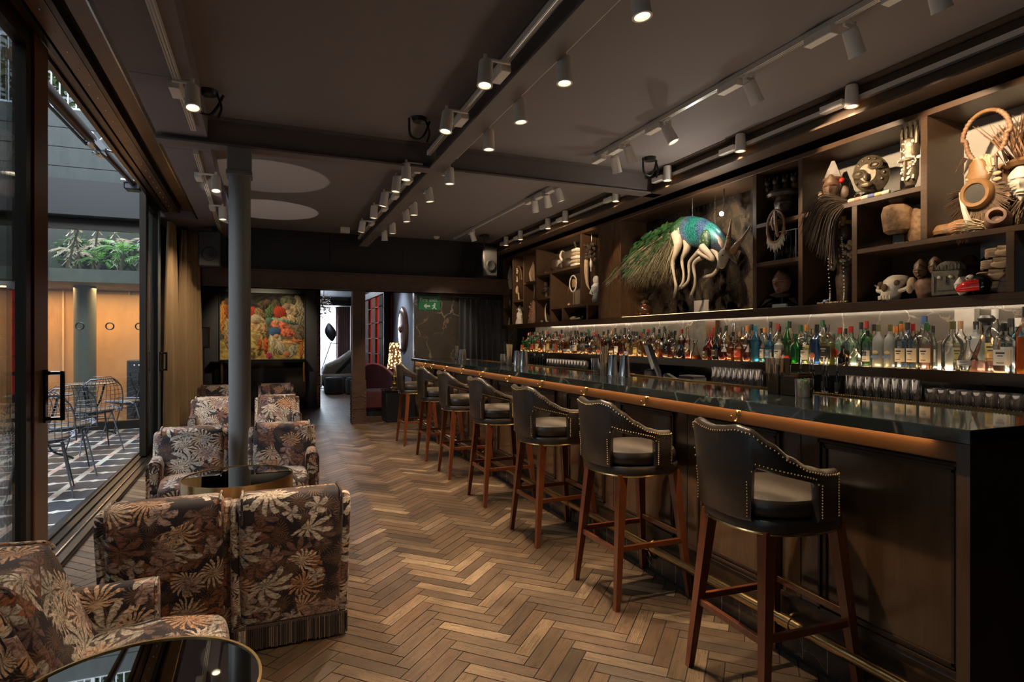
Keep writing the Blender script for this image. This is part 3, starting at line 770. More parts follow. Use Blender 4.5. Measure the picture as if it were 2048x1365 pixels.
for i, (x, y, rz, lb) in enumerate([
    (-1.88, 6.40, .25, 'wire chair at the left behind the near door stile, only its right legs clear'),
    (-1.94, 7.30, .35, 'wire chair with round dark pad and full wire back, nearest whole chair in the courtyard'),
    (-2.02, 8.75, .5, 'wire chair with round dark pad between the two courtyard tables'),
    (-1.86, 9.9, 1.45, 'wire chair half hidden behind the far door leaf in the courtyard')]):
    if i == 0: o = wc; o.location = (x, y, 0); o.rotation_euler[2] = rz; o['label'] = lb
    else: o = dup(wc, (x, y, 0), rz, lb)
    o.scale = (1.1, 1.1, 1.12)
def bistro(x, y, lb, z=.76):
    t = thing('bistro_table', lb, 'table', (x, y, 0), .4, 'round metal tables in the courtyard')
    MB().lathe([(.02, z - .02), (.30, z - .012), (.31, z), (.30, z + .004), (.02, z + .004)], 32).build('tabletop', plain('table_zinc', (.16, .15, .14), .3, .7) if 'table_zinc' not in bpy.data.materials else bpy.data.materials['table_zinc'], t)
    for k in range(3):
        a = 2 * pi * k / 3; P = [(.16 * cos(a), .16 * sin(a), z - .02), (.10 * cos(a), .10 * sin(a), .5), (.04 * cos(a), .04 * sin(a), .34), (.10 * cos(a), .10 * sin(a), .12), (.26 * cos(a), .26 * sin(a), .03), (.30 * cos(a), .30 * sin(a), .0)]
        MB().tube(spline(P, 6), .012, 7).build('leg', IRON, t)
    MB().tube([(.05 * cos(a), .05 * sin(a), .34) for a in [2 * pi * k / 12 for k in range(12)]], .008, 5, closed=True).build('ring', IRON, t)
bistro(-2.40, 8.15, 'round metal table with curved legs nearest the open door')
bistro(-2.38, 10.1, 'round metal table farther back in the courtyard')
# ================================================================== BAR
Y0, Y1 = 1.15, 9.05
bar = thing('bar_counter', 'long bar counter with black marble top and dark panelled wooden front', 'bar counter', (2.1, 5.1, 0))
def B(mb, name, mat, par=bar, smooth=False):
    o = mb.build(name, mat, par, smooth); o.location = (-2.1, -5.1, 0); return o
m = MB(); m.cbox(2.0, 2.64, Y0, Y1 - .05, 1.054, 1.10, .003); B(m, 'countertop', COUNTER)
m = MB()
for k in range(640): m.ball((2.627, Y0 + .04 + k * .01225, 1.105), .0058, 6, 4)
m.box(2.615, 2.64, Y0 + .03, Y1 - .06, 1.10, 1.106); B(m, 'beaded_trim', BRASSD, smooth=True)
B(MB().box(2.055, 2.60, Y0 + .05, Y1 - .08, .985, 1.053), 'apron', APRON)
B(MB().box(2.034, 2.050, Y0 + .15, Y1 - .12, 1.0505, 1.0535), 'light_strip', LEDA)
m = MB(); m.box(2.12, 2.58, Y0 + .06, Y1 - .08, .20, .985); m.box(2.03, 2.62, Y0 + .02, Y0 + .06, .0, 1.05)
B(m, 'carcass', PANELW)
m = MB(); m.box(2.112, 2.13, Y0 + .06, Y1 - .08, .16, .245); m.prism([(2.106, .245), (2.12, .245), (2.12, .262), (2.112, .262)], Y0 + .06, Y1 - .08, 'y'); B(m, 'plinth', DARKW)
ys = []
y = 1.24
while y + .55 < Y1: ys.append(y); y += .752
for i, y in enumerate(ys):
    m = MB(); a, b, z0, z1 = y, y + .55, .262, .968
    for (q, d) in ((0, .016), (.014, .008), (.024, .011)):
        w = .010
        m.box(2.12 - d, 2.12, a + q, a + q + w, z0 + q, z1 - q); m.box(2.12 - d, 2.12, b - q - w, b - q, z0 + q, z1 - q)
        m.box(2.12 - d, 2.12, a + q, b - q, z0 + q, z0 + q + w); m.box(2.12 - d, 2.12, a + q, b - q, z1 - q - w, z1 - q)
    o = B(m, 'panel_moulding', DARKW)
    m = MB().box(2.118, 2.124, a + .035, b - .035, z0 + .035, z1 - .035); f = m.build('field', PANELW, o, False)
    B(MB().box(2.118, 2.122, b + .097, b + .101, .25, .97), 'groove', BLACK)
m = MB(); m.box(2.10, 2.58, Y0 + .05, Y1 - .08, 0, .125); m.m = 1
m.box(2.095, 2.10, Y0 + .05, Y1 - .08, 0, .015); m.box(2.09, 2.13, Y0 + .05, Y1 - .08, .118, .128)
B(m, 'kerb', [KERBM, BLACK])
m = MB()
for k in range(64):
    y = Y0 + .1 + k * .122; m.box(2.0988, 2.101, y, y + .0035, .015, .118)
B(m, 'tile_joint', plain('joint', (.20, .15, .11), .6))
# bag hooks
for i, (u, v) in enumerate([(1474, 832), (1292, 806), (1171, 786), (1083, 768), (1018, 759), (965, 752), (926, 745), (893, 740), (866, 737), (850, 735)]):
    p = onX(u, v, 2.04); m = MB()
    P = [(2.053, p.y, 1.045), (2.040, p.y, 1.040), (2.038, p.y, 1.012), (2.028, p.y, .996), (2.010, p.y, .998), (2.004, p.y, 1.016)]
    m.tube(spline(P, 4), .0045, 6); m.ball((2.004, p.y, 1.018), .007, 7, 5); m.box(2.05, 2.056, p.y - .009, p.y + .009, 1.022, 1.053, .002)
    B(m, 'bag_hook', BRASS, smooth=True)
# foot rail on brackets
fr = thing('foot_rail', 'long brass foot rail along the bottom of the bar front', 'foot rail', (2.05, 5.0, .17))
m = MB(); m.tube([(0, Y0 - 5 + .1, 0), (0, Y1 - 5 - .1, 0)], .025, 16); m.build('rail', BRASSD, fr)
for k in range(8):
    y = -3.1 + k * 1.0
    m = MB(); m.tube([(0, y - .03, 0), (0, y + .03, 0)], .029, 16); m.tube(spline([(0, y, 0), (.03, y, .02), (.062, y, .02)], 4), .010, 8); m.tube([(0, y, -.02), (.02, y, -.06), (.048, y, -.075)], .010, 8); m.build('bracket', BRASSD, fr)
# ------------------------------------------------------------------ bar stools (local -x is the back, bar at +x)
def stool():
    t = thing('bar_stool', '', 'bar stool', (0, 0, 0), 0, 'leather bar stools along the bar')
    def ring(th, r, e=2.5):
        a, b = cos(th), sin(th); mm = (abs(a) ** e + abs(b) ** e) ** (-1 / e); return Vector((-a * mm * r * 1.0, b * mm * r * .98, 0))
    NS = 48
    def plate(m, r0, z0, z1, rr, crown=0.0, e=2.5):
        secs = []
        st = [(r0 - rr, z0), (r0 - rr * .3, z0 + rr * .3), (r0, z0 + rr), (r0, z1 - rr), (r0 - rr * .3, z1 - rr * .3), (r0 - rr, z1)]
        if crown: st += [(r0 * .75, z1 + crown * .5), (r0 * .4, z1 + crown), (.01, z1 + crown * 1.1)]
        for (r, z) in st: secs.append([ring(2 * pi * k / NS, r, e) + Vector((0, 0, z)) for k in range(NS)])
        m.loft(secs); return m
    plate(MB(), .238, .672, .722, .012).build('seat_rim', LEATH, t)
    plate(MB(), .228, .722, .80, .03, .018).build('seat_cushion', LEATH, t)
    m = MB(); m.tube([ring(2 * pi * k / NS, .234) + Vector((0, 0, .672)) for k in range(NS)], .005, 6, closed=True); m.build('brass_edge', BRASSD, t)
    # wrap-round back with arm openings
    TH = 112.0
    def top(d):
        d = abs(d); K = [(0, 1.052), (10, 1.057), (24, 1.068), (34, 1.058), (48, 1.012), (62, .962), (78, .925), (95, .908), (112, .905)]
        for (a, b), (c, e) in zip(K, K[1:]):
            if d <= c: q = (d - a) / (c - a); q = q * q * (3 - 2 * q) * .5 + q * .5; return lerp(b, e, q)
        return K[-1][1]
    def bot(d):
        d = abs(d)
        if d <= 34 or d >= 88: return .715
        ht = lerp(.915, .858, (d - 36) / 50)
        e = min((d - 34) / 4.5, (88 - d) / 5.0, 1.0); return lerp(.80, ht, sqrt(max(0, 1 - (1 - e) ** 2))) if e > 0 else .715
    degs = []
    d = -TH
    while d <= TH + .01: degs.append(d); d += 1.0
    def rad(d): return .236 + .006 * (1 if abs(d) < 60 else 0)
    secs = []
    for i, d in enumerate(degs):
        z0, z1 = bot(d), top(d); r = rad(d); th = R(d); e = min(1.0, (TH - abs(d)) / 3.0); hw = .019 * sqrt(max(.05, 1 - (1 - e) ** 2))
        q = []; lean = lambda z: .022 * max(0, (z - .8) / .25) * max(0, cos(th))
        cz = .012
        for (o, z) in ((-hw, z0 + cz), (-hw * .5, z0), (hw * .5, z0), (hw, z0 + cz), (hw, lerp(z0, z1, .5)), (hw * 1.1, z1 - .022), (hw * .7, z1 - .005), (0, z1), (-hw * .7, z1 - .005), (-hw * 1.1, z1 - .022), (-hw, lerp(z0, z1, .5))):
            p = ring(th, r + o + lean(z)); p.z = z; q.append(p)
        secs.append(q)
    MB().loft(secs).build('backrest', LEATH, t, True, 50)
    m = MB(); ST = []
    d = -TH + 2
    def stud(d, z, o=.0215):
        p = ring(R(d), rad(d) + o + .022 * max(0, (z - .8) / .25) * max(0, cos(R(d)))); m.ball((p.x, p.y, z), .0043, 6, 4)
    while d <= TH - 2: stud(d, top(d) - .020); d += 2.7
    for sg in (-1, 1):
        d = 30.0
        while d <= 92:
            if 35 < d < 87: stud(sg * d, bot(d) + .018)
            d += 2.7
        for k in range(12): stud(sg * 31.5, .735 + k * .0115); stud(sg * 90.5, .735 + k * .0105)
        for k in range(16): stud(sg * (TH - 2.5), .735 + k * .0102)
    m.build('nailhead_trim', BRASS, t)
    fx, tx = (.228, .165), (.160, .150)
    for sx in (-1, 1):
        for sy in (-1, 1):
            b = Vector((sx * .228, sy * .215, 0)); a = Vector((sx * .165, sy * .160, .68)); secs = []
            for (q, w) in ((0, .013), (.25, .016), (1, .0235)):
                c = b.lerp(a, q); secs.append([c + Vector((i * w, j * w, 0)) for i, j in ((-1, -1), (1, -1), (1, 1), (-1, 1))])
            o = MB().loft(secs).build('leg', MAHOG, t, False)
    k = .30 / .68; X_, Y_ = lerp(.228, .165, k), lerp(.215, .160, k)
    for (x0, x1, y0, y1, z) in ((-X_, X_, -Y_ - .009, -Y_ + .009, .30), (-X_, X_, Y_ - .009, Y_ + .009, .30), (-X_ - .009, -X_ + .009, -Y_, Y_, .285), (X_ - .009, X_ + .009, -Y_, Y_, .33)):
        MB().cbox(x0, x1, y0, y1, z - .014, z + .014, .002).build('stretcher', MAHOG, t, False)
    m = MB().box(X_ - .012, X_ + .012, -Y_ + .02, Y_ - .02, .344, .347); m.build('brass_plate', BRASS, t, False)
    return t
st0 = stool(); ORD = 'nearest second third fourth fifth sixth farthest'.split()
for i, y in enumerate([1.80, 2.79, 3.77, 4.79, 5.81, 6.78, 7.83]):
    lb = ('black leather bar stool with nailheads, nearest the camera' if i == 0 else 'black leather bar stool with nailheads, farthest along the bar beside the leopard lamp' if i == 6 else 'black leather bar stool with nailheads, %s from the camera along the bar' % ORD[i])
    loc = (1.855 if i < 6 else 1.82, y, 0); rz = R([-3, 0, 1, 0, -1, 1, 2][i])
    if i == 0: st0.location = loc; st0.rotation_euler[2] = rz; st0['label'] = lb
    else: dup(st0, loc, rz, lb)
# ------------------------------------------------------------------ back bar: counter, bottle shelf, splash back
bb = thing('back_bar_cabinet', 'dark back bar cabinet under the bottle shelf behind the bar', 'cabinet', (3.9, 5.4, 0))
m = MB(); m.box(-.46, .38, -3.9, 4.0, 0, .97); m.build('carcass', DARKW, bb, False)
m = MB(); m.cbox(-.49, .38, -3.92, 4.02, .97, 1.005, .004); m.build('worktop', BLACKG, bb, False)
bs = thing('bottle_shelf', 'long lit walnut shelf carrying the rows of liquor bottles', 'shelf', (4.0, 5.4, 1.16))
m = MB(); m.cbox(-.12, .30, -3.9, 4.0, -.022, .022, .004); m.build('board', SHELFW, bs, False)
m = MB(); m.box(-.14, -.12, -3.9, 4.0, -.045, .030); m.build('lipping', DARKW, bs, False)
m = MB(); m.box(.262, .272, -3.85, 3.95, .023, .035); m.build('light_strip', LEDS, bs, False)
m = MB(); m.box(-.108, -.100, -3.85, 3.95, .0225, .0265); m.build('light_strip', LEDW, bs, False)
for y in (-3.2, -1.6, 0, 1.6, 3.2): MB().box(-.06, .29, y - .015, y + .015, -.155, -.022).build('support', DARKW, bs, False)
struct('wall_splashback', MB().box(4.28, 4.32, 1.4, 9.4, 1.0, 1.62), BACKM)
t = thing('marble_pilaster', 'pale veined marble pilaster between clear bottles on the back bar', 'pilaster', (4.255, 2.47, 1.182)); MB().box(-.03, .028, -.06, .06, 0, .40).build('slab', marble('pilaster_marble', (.50, .47, .42), (.72, .70, .66), 3, .3), t, False)
t = thing('wood_pilaster', 'brown wood and stone pilaster between bottles below the peacock', 'pilaster', (4.255, 5.02, 1.182)); MB().box(-.03, .028, -.20, -.06, 0, .40).build('wood_face', APRON, t, False); MB().box(-.02, .028, -.06, .16, 0, .40).build('stone_face', carved('grey_brick', (.12, .11, .09), (.2, .19, .16), .8), t, False)
# ================================================================== SEATING AREA
def armchair():
    """local +y is forward; outer back bottom at y=0"""
    t = thing('armchair', '', 'armchair', (0, 0, 0), 0, 'floral velvet armchairs')
    HW = .212
    prof = rnd_poly([(.0, .12), (.19, .12), (.175, .42), (.035, .765), (-.135, .775), (-.150, .66)], [.02, .02, .05, .06, .06, .05], 5)
    MB().soft(prof, -HW, HW, .035, 'x', 4).build('backrest', FLORAL, t, True, 60)
    for sg in (-1, 1):
        p2 = rnd_poly([(.01, .12), (.165, .12), (.145, .42), (.012, .742), (-.10, .745), (-.112, .66)], [.02, .02, .05, .05, .05, .04], 5)
        a, b = (HW - .012, HW + .035) if sg > 0 else (-HW - .035, -HW + .012)
        MB().soft(p2, a, b, .018, 'x', 3).build('back_wing', FLORAL, t, True, 60)
    m = MB(); q = [(.0, .13), (-.152, .66), (-.142, .772), (.03, .768), (.16, .46)]
    P = spline([(HW - .012, y, z) for y, z in rnd_poly([(.0, .12), (-.15, .66), (-.138, .778), (.036, .768), (.172, .45)], [.0, .03, .05, .05, 0], 4)][1:-1], 2)
    m.tube(P, .0055, 6); m.build('piping', FLORAL, t); m = MB(); m.tube([Vector((-p.x, p.y, p.z)) for p in P], .0055, 6); m.build('piping', FLORAL, t)
    pr = rnd_poly([(.13, .30), (.56, .30), (.565, .42), (.36, .455), (.15, .43)], [.02, .05, .06, .2, .03], 5)
    MB().soft(pr, -.175, .175, .035, 'x', 4, .01).build('seat_cushion', FLORAL, t, True, 60)
    MB().soft(rnd_poly([(.02, .12), (.55, .12), (.555, .31), (.02, .31)], .02, 3), -.205, .205, .02, 'x', 3).build('seat_base', FLORAL, t, True, 60)
    for sg in (-1, 1):
        c = sg * .213
        ap = rnd_poly([(c - .040, .12), (c + .040, .12), (c + .048, .52), (c + .03, .578), (c - .03, .578), (c - .048, .52)], [.01, .01, .03, .03, .03, .03], 4)
        MB().soft(ap, .02, .345, .022, 'y', 4).build('arm', FLORAL, t, True, 60)
        m = MB(); P = [(c - .038, .338, .14), (c - .044, .338, .50), (c - .028, .338, .566), (c + .028, .338, .566), (c + .044, .338, .50), (c + .038, .338, .14)]
        m.tube(spline(P, 4), .0055, 6); m.build('arm_piping', FLORAL, t)
    m = MB(); rg = random.Random(4)
    xs = [(-.235 + .0075 * k, -.004) for k in range(63)] + [(-.235 + .0075 * k, .555) for k in range(63)]
    for (x, y) in xs:
        j = rg.uniform(-.003, .003); m.box(x, x + .0052, y + j - .003, y + j + .003, .012 + rg.uniform(0, .008), .125)
    for x in (-.240, .240):
        for k in range(74):
            y = k * .0075; j = rg.uniform(-.003, .003); m.box(x + j - .003, x + j + .003, y, y + .0052, .012 + rg.uniform(0, .008), .125)
    m.build('fringe', FRINGE, t, False)
    m = MB(); m.box(-.243, .243, -.008, .0, .115, .128); m.box(-.243, .243, .553, .561, .115, .128); m.box(-.244, -.236, -.008, .561, .115, .128); m.box(.236, .244, -.008, .561, .115, .128); m.build('braid', FRINGE, t, False)
    MB().box(-.19, .19, .03, .53, .0, .13).build('plinth', BLACK, t, False)
    return t
ac = armchair()
CHAIRS = []
CH = [(.085, 2.84, 0.02, 'floral armchair seen from behind with dark fringe, right of the front pair'),
      (-.400, 2.86, .03, 'floral armchair seen from behind, left of the front pair by the open door'),
      (-.70, 2.18, -pi / 2 + .05, 'floral armchair turned sideways at the bottom left corner, behind the nearest table'),
      (-.555, 5.04, pi + .06, 'floral armchair facing the camera between glass door and round column'),
      (.085, 5.02, pi - .03, 'floral armchair facing the camera just right of the round column'),
      (-.60, 7.62, pi + .03, 'floral armchair in the second row behind the round column, window side'),
      (.07, 7.60, pi, 'floral armchair in the second row, right of the round column'),
      (-.74, 9.62, pi, 'floral armchair in the dim last row below the painting, window side'),
      (.07, 9.60, pi, 'floral armchair in the dim last row below the painting, right side')]
for i, (x, y, rz, lb) in enumerate(CH):
    CHAIRS.append(dup(ac, (x, y, 0), rz, lb)); CHAIRS[-1].scale = (1, 1, .93)
for o in kids(ac): bpy.data.objects.remove(o)
bpy.data.objects.remove(ac)
for i, sg in ((0, -1), (1, 1), (2, 1), (3, -1), (4, 1), (5, -1), (6, 1), (7, -1), (8, 1)):
    for o in kids(CHAIRS[i]):   # the paired chairs share the middle: no arm between them
        if o.name.startswith('arm') and sg * o.data.vertices[0].co.x > 0: bpy.data.objects.remove(o)
def side_table(x, y, r, z, lb, base=True):
    t = thing('cocktail_table', lb, 'table', (x, y, 0), 0, 'round brass tables with smoked mirror tops')
    MB().disc(r - .005, z - .004).build('mirror_top', BLACKMIR, t, False)
    m = MB(); m.lathe([(r - .006, z - .08), (r + .001, z - .08), (r + .001, z), (r - .006, z), (r - .006, z - .08)], 64); m.build('brass_rim', BRASSD, t)
    m = MB(); m.lathe([(.01, z - .03), (r - .01, z - .03), (r - .01, z - .02), (.01, z - .02)], 40); m.build('tray', BLACK, t)
    m = MB(); m.lathe([(.11, 0), (.11, .012), (.03, .022), (.022, z - .03)], 28); m.build('pedestal', BRASSD, t)
BLACKMIR = N('smoked_mirror').p((.33, .32, .30), .015, 1.0).m
side_table(-.19, 4.07, .32, .53, 'round brass rimmed table with dark mirror top between facing floral armchairs')
side_table(-.31, 1.645, .288, .53, 'round brass rimmed table with dark mirror top, nearest the camera')
m = MB()  # painting: a lit canvas of huddled figures, colours dabbed on the canvas surface
PW, PH = 1.52, 1.30
def paint_color(x, y, rg):
    n = sin(x * 31 + 3 * sin(y * 23)) * sin(y * 37 + 2 * sin(x * 19)); n2 = sin(x * 90 + 5 * sin(y * 70)) * sin(y * 110 + 4 * sin(x * 60))
    c = Vector((.030, .026, .022)) if y > .70 else Vector((.085, .072, .048))
    c = c * (1 + .5 * n + .25 * n2)
    def put(cx, cy, rx, ry, col, rot=0, folds=9, dark=.22):
        nonlocal c
        dx, dy = x - cx + .006 * n, y - cy + .006 * n2; a = (dx * cos(rot) + dy * sin(rot)) / rx; b = (-dx * sin(rot) + dy * cos(rot)) / ry; v = a * a + b * b
        if v < 1:
            l = .62 - .34 * (dx / rx) * .8 + .42 * (dy / ry) * .8 + .26 * sin(a * folds + b * 3 + 2 * n) * (folds > 0) + .12 * n2
            l *= (1 - dark) if v > .82 else 1
            c = Vector(col) * max(.12, l)
    if y < .30: c = Vector((.34, .24, .07)) * (.9 + .35 * n + .25 * n2)
    put(.04, .62, .05, .26, (.62, .27, .06)); put(.11, .40, .07, .26, (.36, .25, .13)); put(.10, .72, .05, .12, (.34, .10, .03)); put(.09, .86, .045, .05, (.25, .13, .07), 0, 0)
    put(.88, .52, .13, .12, (.20, .18, .12)); put(.90, .38, .10, .16, (.17, .13, .085)); put(.93, .74, .07, .24, (.44, .38, .25), .1, 16); put(.80, .88, .10, .09, (.16, .17, .10)); put(.84, .74, .13, .10, (.46, .34, .20), -.5); put(.78, .80, .05, .055, (.38, .25, .15), 0, 0)
    put(.64, .78, .06, .13, (.11, .085, .05)); put(.70, .70, .075, .11, (.42, .055, .025), .3, 22); put(.76, .60, .06, .05, (.52, .30, .14)); put(.84, .60, .05, .09, (.55, .38, .22), .3)
    put(.57, .72, .045, .13, (.11, .17, .07)); put(.50, .82, .07, .07, (.10, .07, .04)); put(.55, .86, .04, .045, (.16, .11, .07), 0, 0); put(.37, .70, .07, .09, (.46, .06, .035), 0, 20); put(.46, .66, .06, .12, (.24, .15, .075), .3)
    put(.47, .48, .075, .18, (.40, .28, .14), .15); put(.40, .42, .12, .16, (.55, .34, .16), -.3); put(.36, .22, .16, .22, (.48, .36, .13)); put(.41, .60, .072, .075, (.50, .40, .26), 0, 0); put(.40, .555, .03, .03, (.30, .17, .09), 0, 0)
    put(.57, .575, .05, .055, (.11, .19, .14), 0, 0); put(.76, .575, .17, .028, (.16, .27, .20), -.28, 20)
    put(.71, .50, .13, .075, (.72, .19, .11), -.55); put(.79, .40, .10, .065, (.66, .16, .09), -.2); put(.66, .56, .04, .05, (.60, .30, .16))
    put(.53, .20, .03, .13, (.45, .10, .03), 0, 4); put(.46, .22, .025, .10, (.38, .09, .03), 0, 4); put(.88, .20, .02, .15, (.46, .14, .04), .05, 4); put(.965, .14, .026, .16, (.50, .16, .045), 0, 4); put(.90, .275, .12, .022, (.48, .17, .06), -.05, 3)
    put(.66, .24, .085, .19, (.48, .40, .26), .25, 12); put(.61, .14, .03, .15, (.40, .33, .21), -.1, 8); put(.84, .12, .055, .13, (.40, .36, .26), -.4, 10); put(.74, .14, .05, .14, (.36, .31, .22), .5, 10); put(.83, .245, .14, .024, (.56, .31, .15), -.14, 4); put(.78, .075, .045, .05, (.52, .22, .09), 0, 0); put(.57, .05, .035, .05, (.42, .05, .10))
    if y > .78: c = c * max(.35, 1 - (y - .78) * 3)
    put(.635, .415, .075, .072, (.055, .13, .26), 0, 0); put(.655, .345, .035, .035, (.55, .32, .18), 0, 0)
    return c
NX, NY = 180, 150
vs = [(PW * i / NX - PW / 2, 0, PH * j / NY) for j in range(NY + 1) for i in range(NX + 1)]
fs = [(j * (NX + 1) + i, j * (NX + 1) + i + 1, (j + 1) * (NX + 1) + i + 1, (j + 1) * (NX + 1) + i) for j in range(NY) for i in range(NX)]
t = thing('painting', 'large lit figure painting on the dark far wall behind the armchairs', 'painting', (-.14, 12.56, 1.0))
pn = N('painted_canvas'); at = pn.n('VertexColor', layer_name='paint'); pn.p(at.outputs[0], .85, Specular_IOR_Level=.15)
o = MB().add(vs, fs).build('canvas', pn.m, t, True)
ca = o.data.color_attributes.new('paint', 'FLOAT_COLOR', 'POINT')
for k, v in enumerate(vs): c = paint_color(v[0] / PW + .5, v[2] / PH, None); ca.data[k].color = (max(0, c.x), max(0, c.y), max(0, c.z), 1)
m = MB(); m.box(-PW / 2 - .02, PW / 2 + .02, .002, .035, -.02, PH + .02); m.build('stretcher', BLACK, t, False)
t = thing('console_shelf', 'dark ledge with gilt brackets under the lit painting', 'shelf', (-.14, 12.46, .97))
MB().box(-.92, .80, -.14, .13, -.03, .0).build('top', BLACKG, t, False)
for x in (-.72, .74): MB().box(x - .015, x + .02, -.08, -.05, -.42, -.03).build('bracket', BRASS, t, False)
MB().box(-.85, .78, .02, .13, -.95, -.03).build('back_panel', BLACKG, t, False)
# speaker on stand left of painting
t = thing('floor_speaker', 'black speaker on a slim stand beside the ochre curtain', 'speaker', (-.99, 10.45, 0))
MB().cbox(-.10, .10, -.1, .1, 1.25, 1.58, .01).build('cabinet', BLACK, t); m = MB().tube([(0, 0, .02), (0, 0, 1.26)], .018, 10); m.build('pole', IRON, t); MB().lathe([(.14, 0), (.14, .015), (.02, .03)], 24).build('base', IRON, t); MB().box(-.08, .08, -.104, -.1, 1.28, 1.55).build('grille', plain('grille', (.03, .03, .03), .8), t, False)
def wall_speaker(loc, rz, lb, s=1.0):
    t = thing('ceiling_speaker', lb, 'speaker', loc, rz, 'black speakers hung under the ceiling')
    m = MB(); m.soft(rnd_poly([(-.15, -.14), (.15, -.14), (.11, .14), (-.11, .14)], .02, 3), -.25, .25, .01, 'z', 2); m.build('cabinet', BLACK, t)
    m = MB(); m.cbox(-.135, .135, -.150, -.138, -.235, .235, .008); m.build('grille', plain('speaker_grille', (.05, .048, .045), .75) if 'speaker_grille' not in bpy.data.materials else bpy.data.materials['speaker_grille'], t)
    m = MB(); m.lathe([(.02, 0), (.06, .012), (.075, .018), (.095, .012), (.10, 0)], 24); o = m.build('woofer', plain('cone', (.025, .025, .025), .6) if 'cone' not in bpy.data.materials else bpy.data.materials['cone'], t); o.rotation_euler = (pi / 2, 0, 0); o.location = (0, -.15, -.07)
    m = MB(); m.tube([(0, .02, .25), (0, .02, .44)], .014, 8); m.box(-.06, .06, -.03, .07, .43, .45); m.build('bracket', IRON, t); return t
p = onY(970, 525, 9.3); wall_speaker((p.x, 9.3, p.z), R(20), 'black speaker hung under the ceiling left of the display shelves')
p = onY(425, 505, 9.3); wall_speaker((p.x, 9.3, p.z + .03), R(-12), 'black speaker hung in the dark corner above the ochre curtain')
# curtains
def curtain(name, P, z0, z1, mat_, lb, n=10, amp=.05, flare=1.0, gather=.35):
    t = thing(name, lb, 'curtain', (P[0][0], P[0][1], 0))
    a, b = Vector((P[0][0], P[0][1])), Vector((P[1][0], P[1][1])); d = (b - a); L = d.length; d.normalize(); s = Vector((-d.y, d.x)); NXc = n * 10; NZ = 14
    vs = []; fs = []; rg = random.Random(int(L * 1000)); phs = [rg.uniform(-.5, .5) for _ in range(n + 2)]
    for j in range(NZ + 1):
        q = j / NZ
        for i in range(NXc + 1):
            u = i / NXc; k = int(u * n); ph = 2 * pi * u * n + phs[k] * .0 + .5 * sin(q * 4 + k)
            w = amp * (gather + (1 - gather) * (1 - q) ** .6) * (1 + .35 * sin(5 * u + 1.7)); c = lerp(.5, u, 1 - .22 * flare * q ** 3)
            p = a + d * (L * c) + s * (w * sin(ph)); vs.append((p.x - P[0][0], p.y - P[0][1], lerp(z0, z1, q)))
    for j in range(NZ):
        for i in range(NXc): fs.append((j * (NXc + 1) + i, j * (NXc + 1) + i + 1, (j + 1) * (NXc + 1) + i + 1, (j + 1) * (NXc + 1) + i))
    o = MB().add(vs, fs).build('drape', mat_, t, True, 80)
    sol = o.modifiers.new('thick', 'SOLIDIFY'); sol.thickness = .004
    return t
curtain('ochre_curtain', ((-1.235, 8.78), (-1.20, 9.16)), .02, 2.93, CURT, 'ochre velvet curtain nearer the glass door', 4, .05)
curtain('ochre_curtain', ((-1.17, 9.34), (-.98, 9.86)), .02, 2.93, CURT, 'ochre velvet curtain beside the dark corner speaker', 5, .06)
c = curtain('black_drape', ((3.12, 10.16), (4.12, 10.22)), .02, 2.12, CURTB, 'black drape on a rail between marble wall and display shelves', 9, .035, .0, .8)
m = MB(); m.tube([(-.18, -.05, 2.15), (1.0, -.01, 2.15)], .012, 8); m.build('rail', IRON, c)
for k in range(10): MB().tube([(.03 + .105 * k, -.04 + .03 * cos(a), 2.135 + .03 * sin(a)) for a in [2 * pi * i / 10 for i in range(10)]], .005, 5, closed=True).build('curtain_ring', BRASS, c)
# fire exit sign
t = thing('exit_sign', 'green fire exit sign on the brown marble wall', 'sign', (2.607, 10.29, 2.035))
MB().cbox(-.20, .20, -.012, .0, -.125, .125, .004).build('board', GREEN, t)
def text(s, par, loc, size, mat_, rot=(pi / 2, 0, 0), name='lettering', ext=.001):
    c = bpy.data.curves.new(name, 'FONT'); c.body = s; c.size = size; c.extrude = ext; c.align_x = 'LEFT'
    c.materials.append(mat_); f = bpy.data.objects.new(name, c); COL.objects.link(f); bpy.context.view_layer.update()
    me = bpy.data.meshes.new_from_object(f.evaluated_get(bpy.context.evaluated_depsgraph_get())); bpy.data.objects.remove(f)
    o = bpy.data.objects.new(name, me); COL.objects.link(o); o.parent = par; o.location = loc; o.rotation_euler = rot; return o
SIGNW = plain('sign_white', (.60, .66, .60), .5)
text('Fire exit', t, (-.175, -.0135, .025), .095, SIGNW)
m = MB(); m.prism([(-.10, -.055), (-.05, -.105), (-.05, -.07), (.015, -.07), (.015, -.04), (-.05, -.04), (-.05, -.005)], -.0145, -.0125, 'y'); m.build('arrow', SIGNW, t, False)
m = MB(); m.ball((.10, -.0135, -.012), (.016, .002, .016), 10, 6); m.prism([(.075, -.03), (.115, -.025), (.105, -.075), (.135, -.105), (.125, -.115), (.09, -.085), (.06, -.112), (.05, -.10), (.075, -.075)], -.0145, -.0125, 'y'); m.prism([(.07, -.03), (.045, -.055), (.05, -.062), (.08, -.04)], -.0145, -.0125, 'y'); m.build('running_figure', SIGNW, t, False)
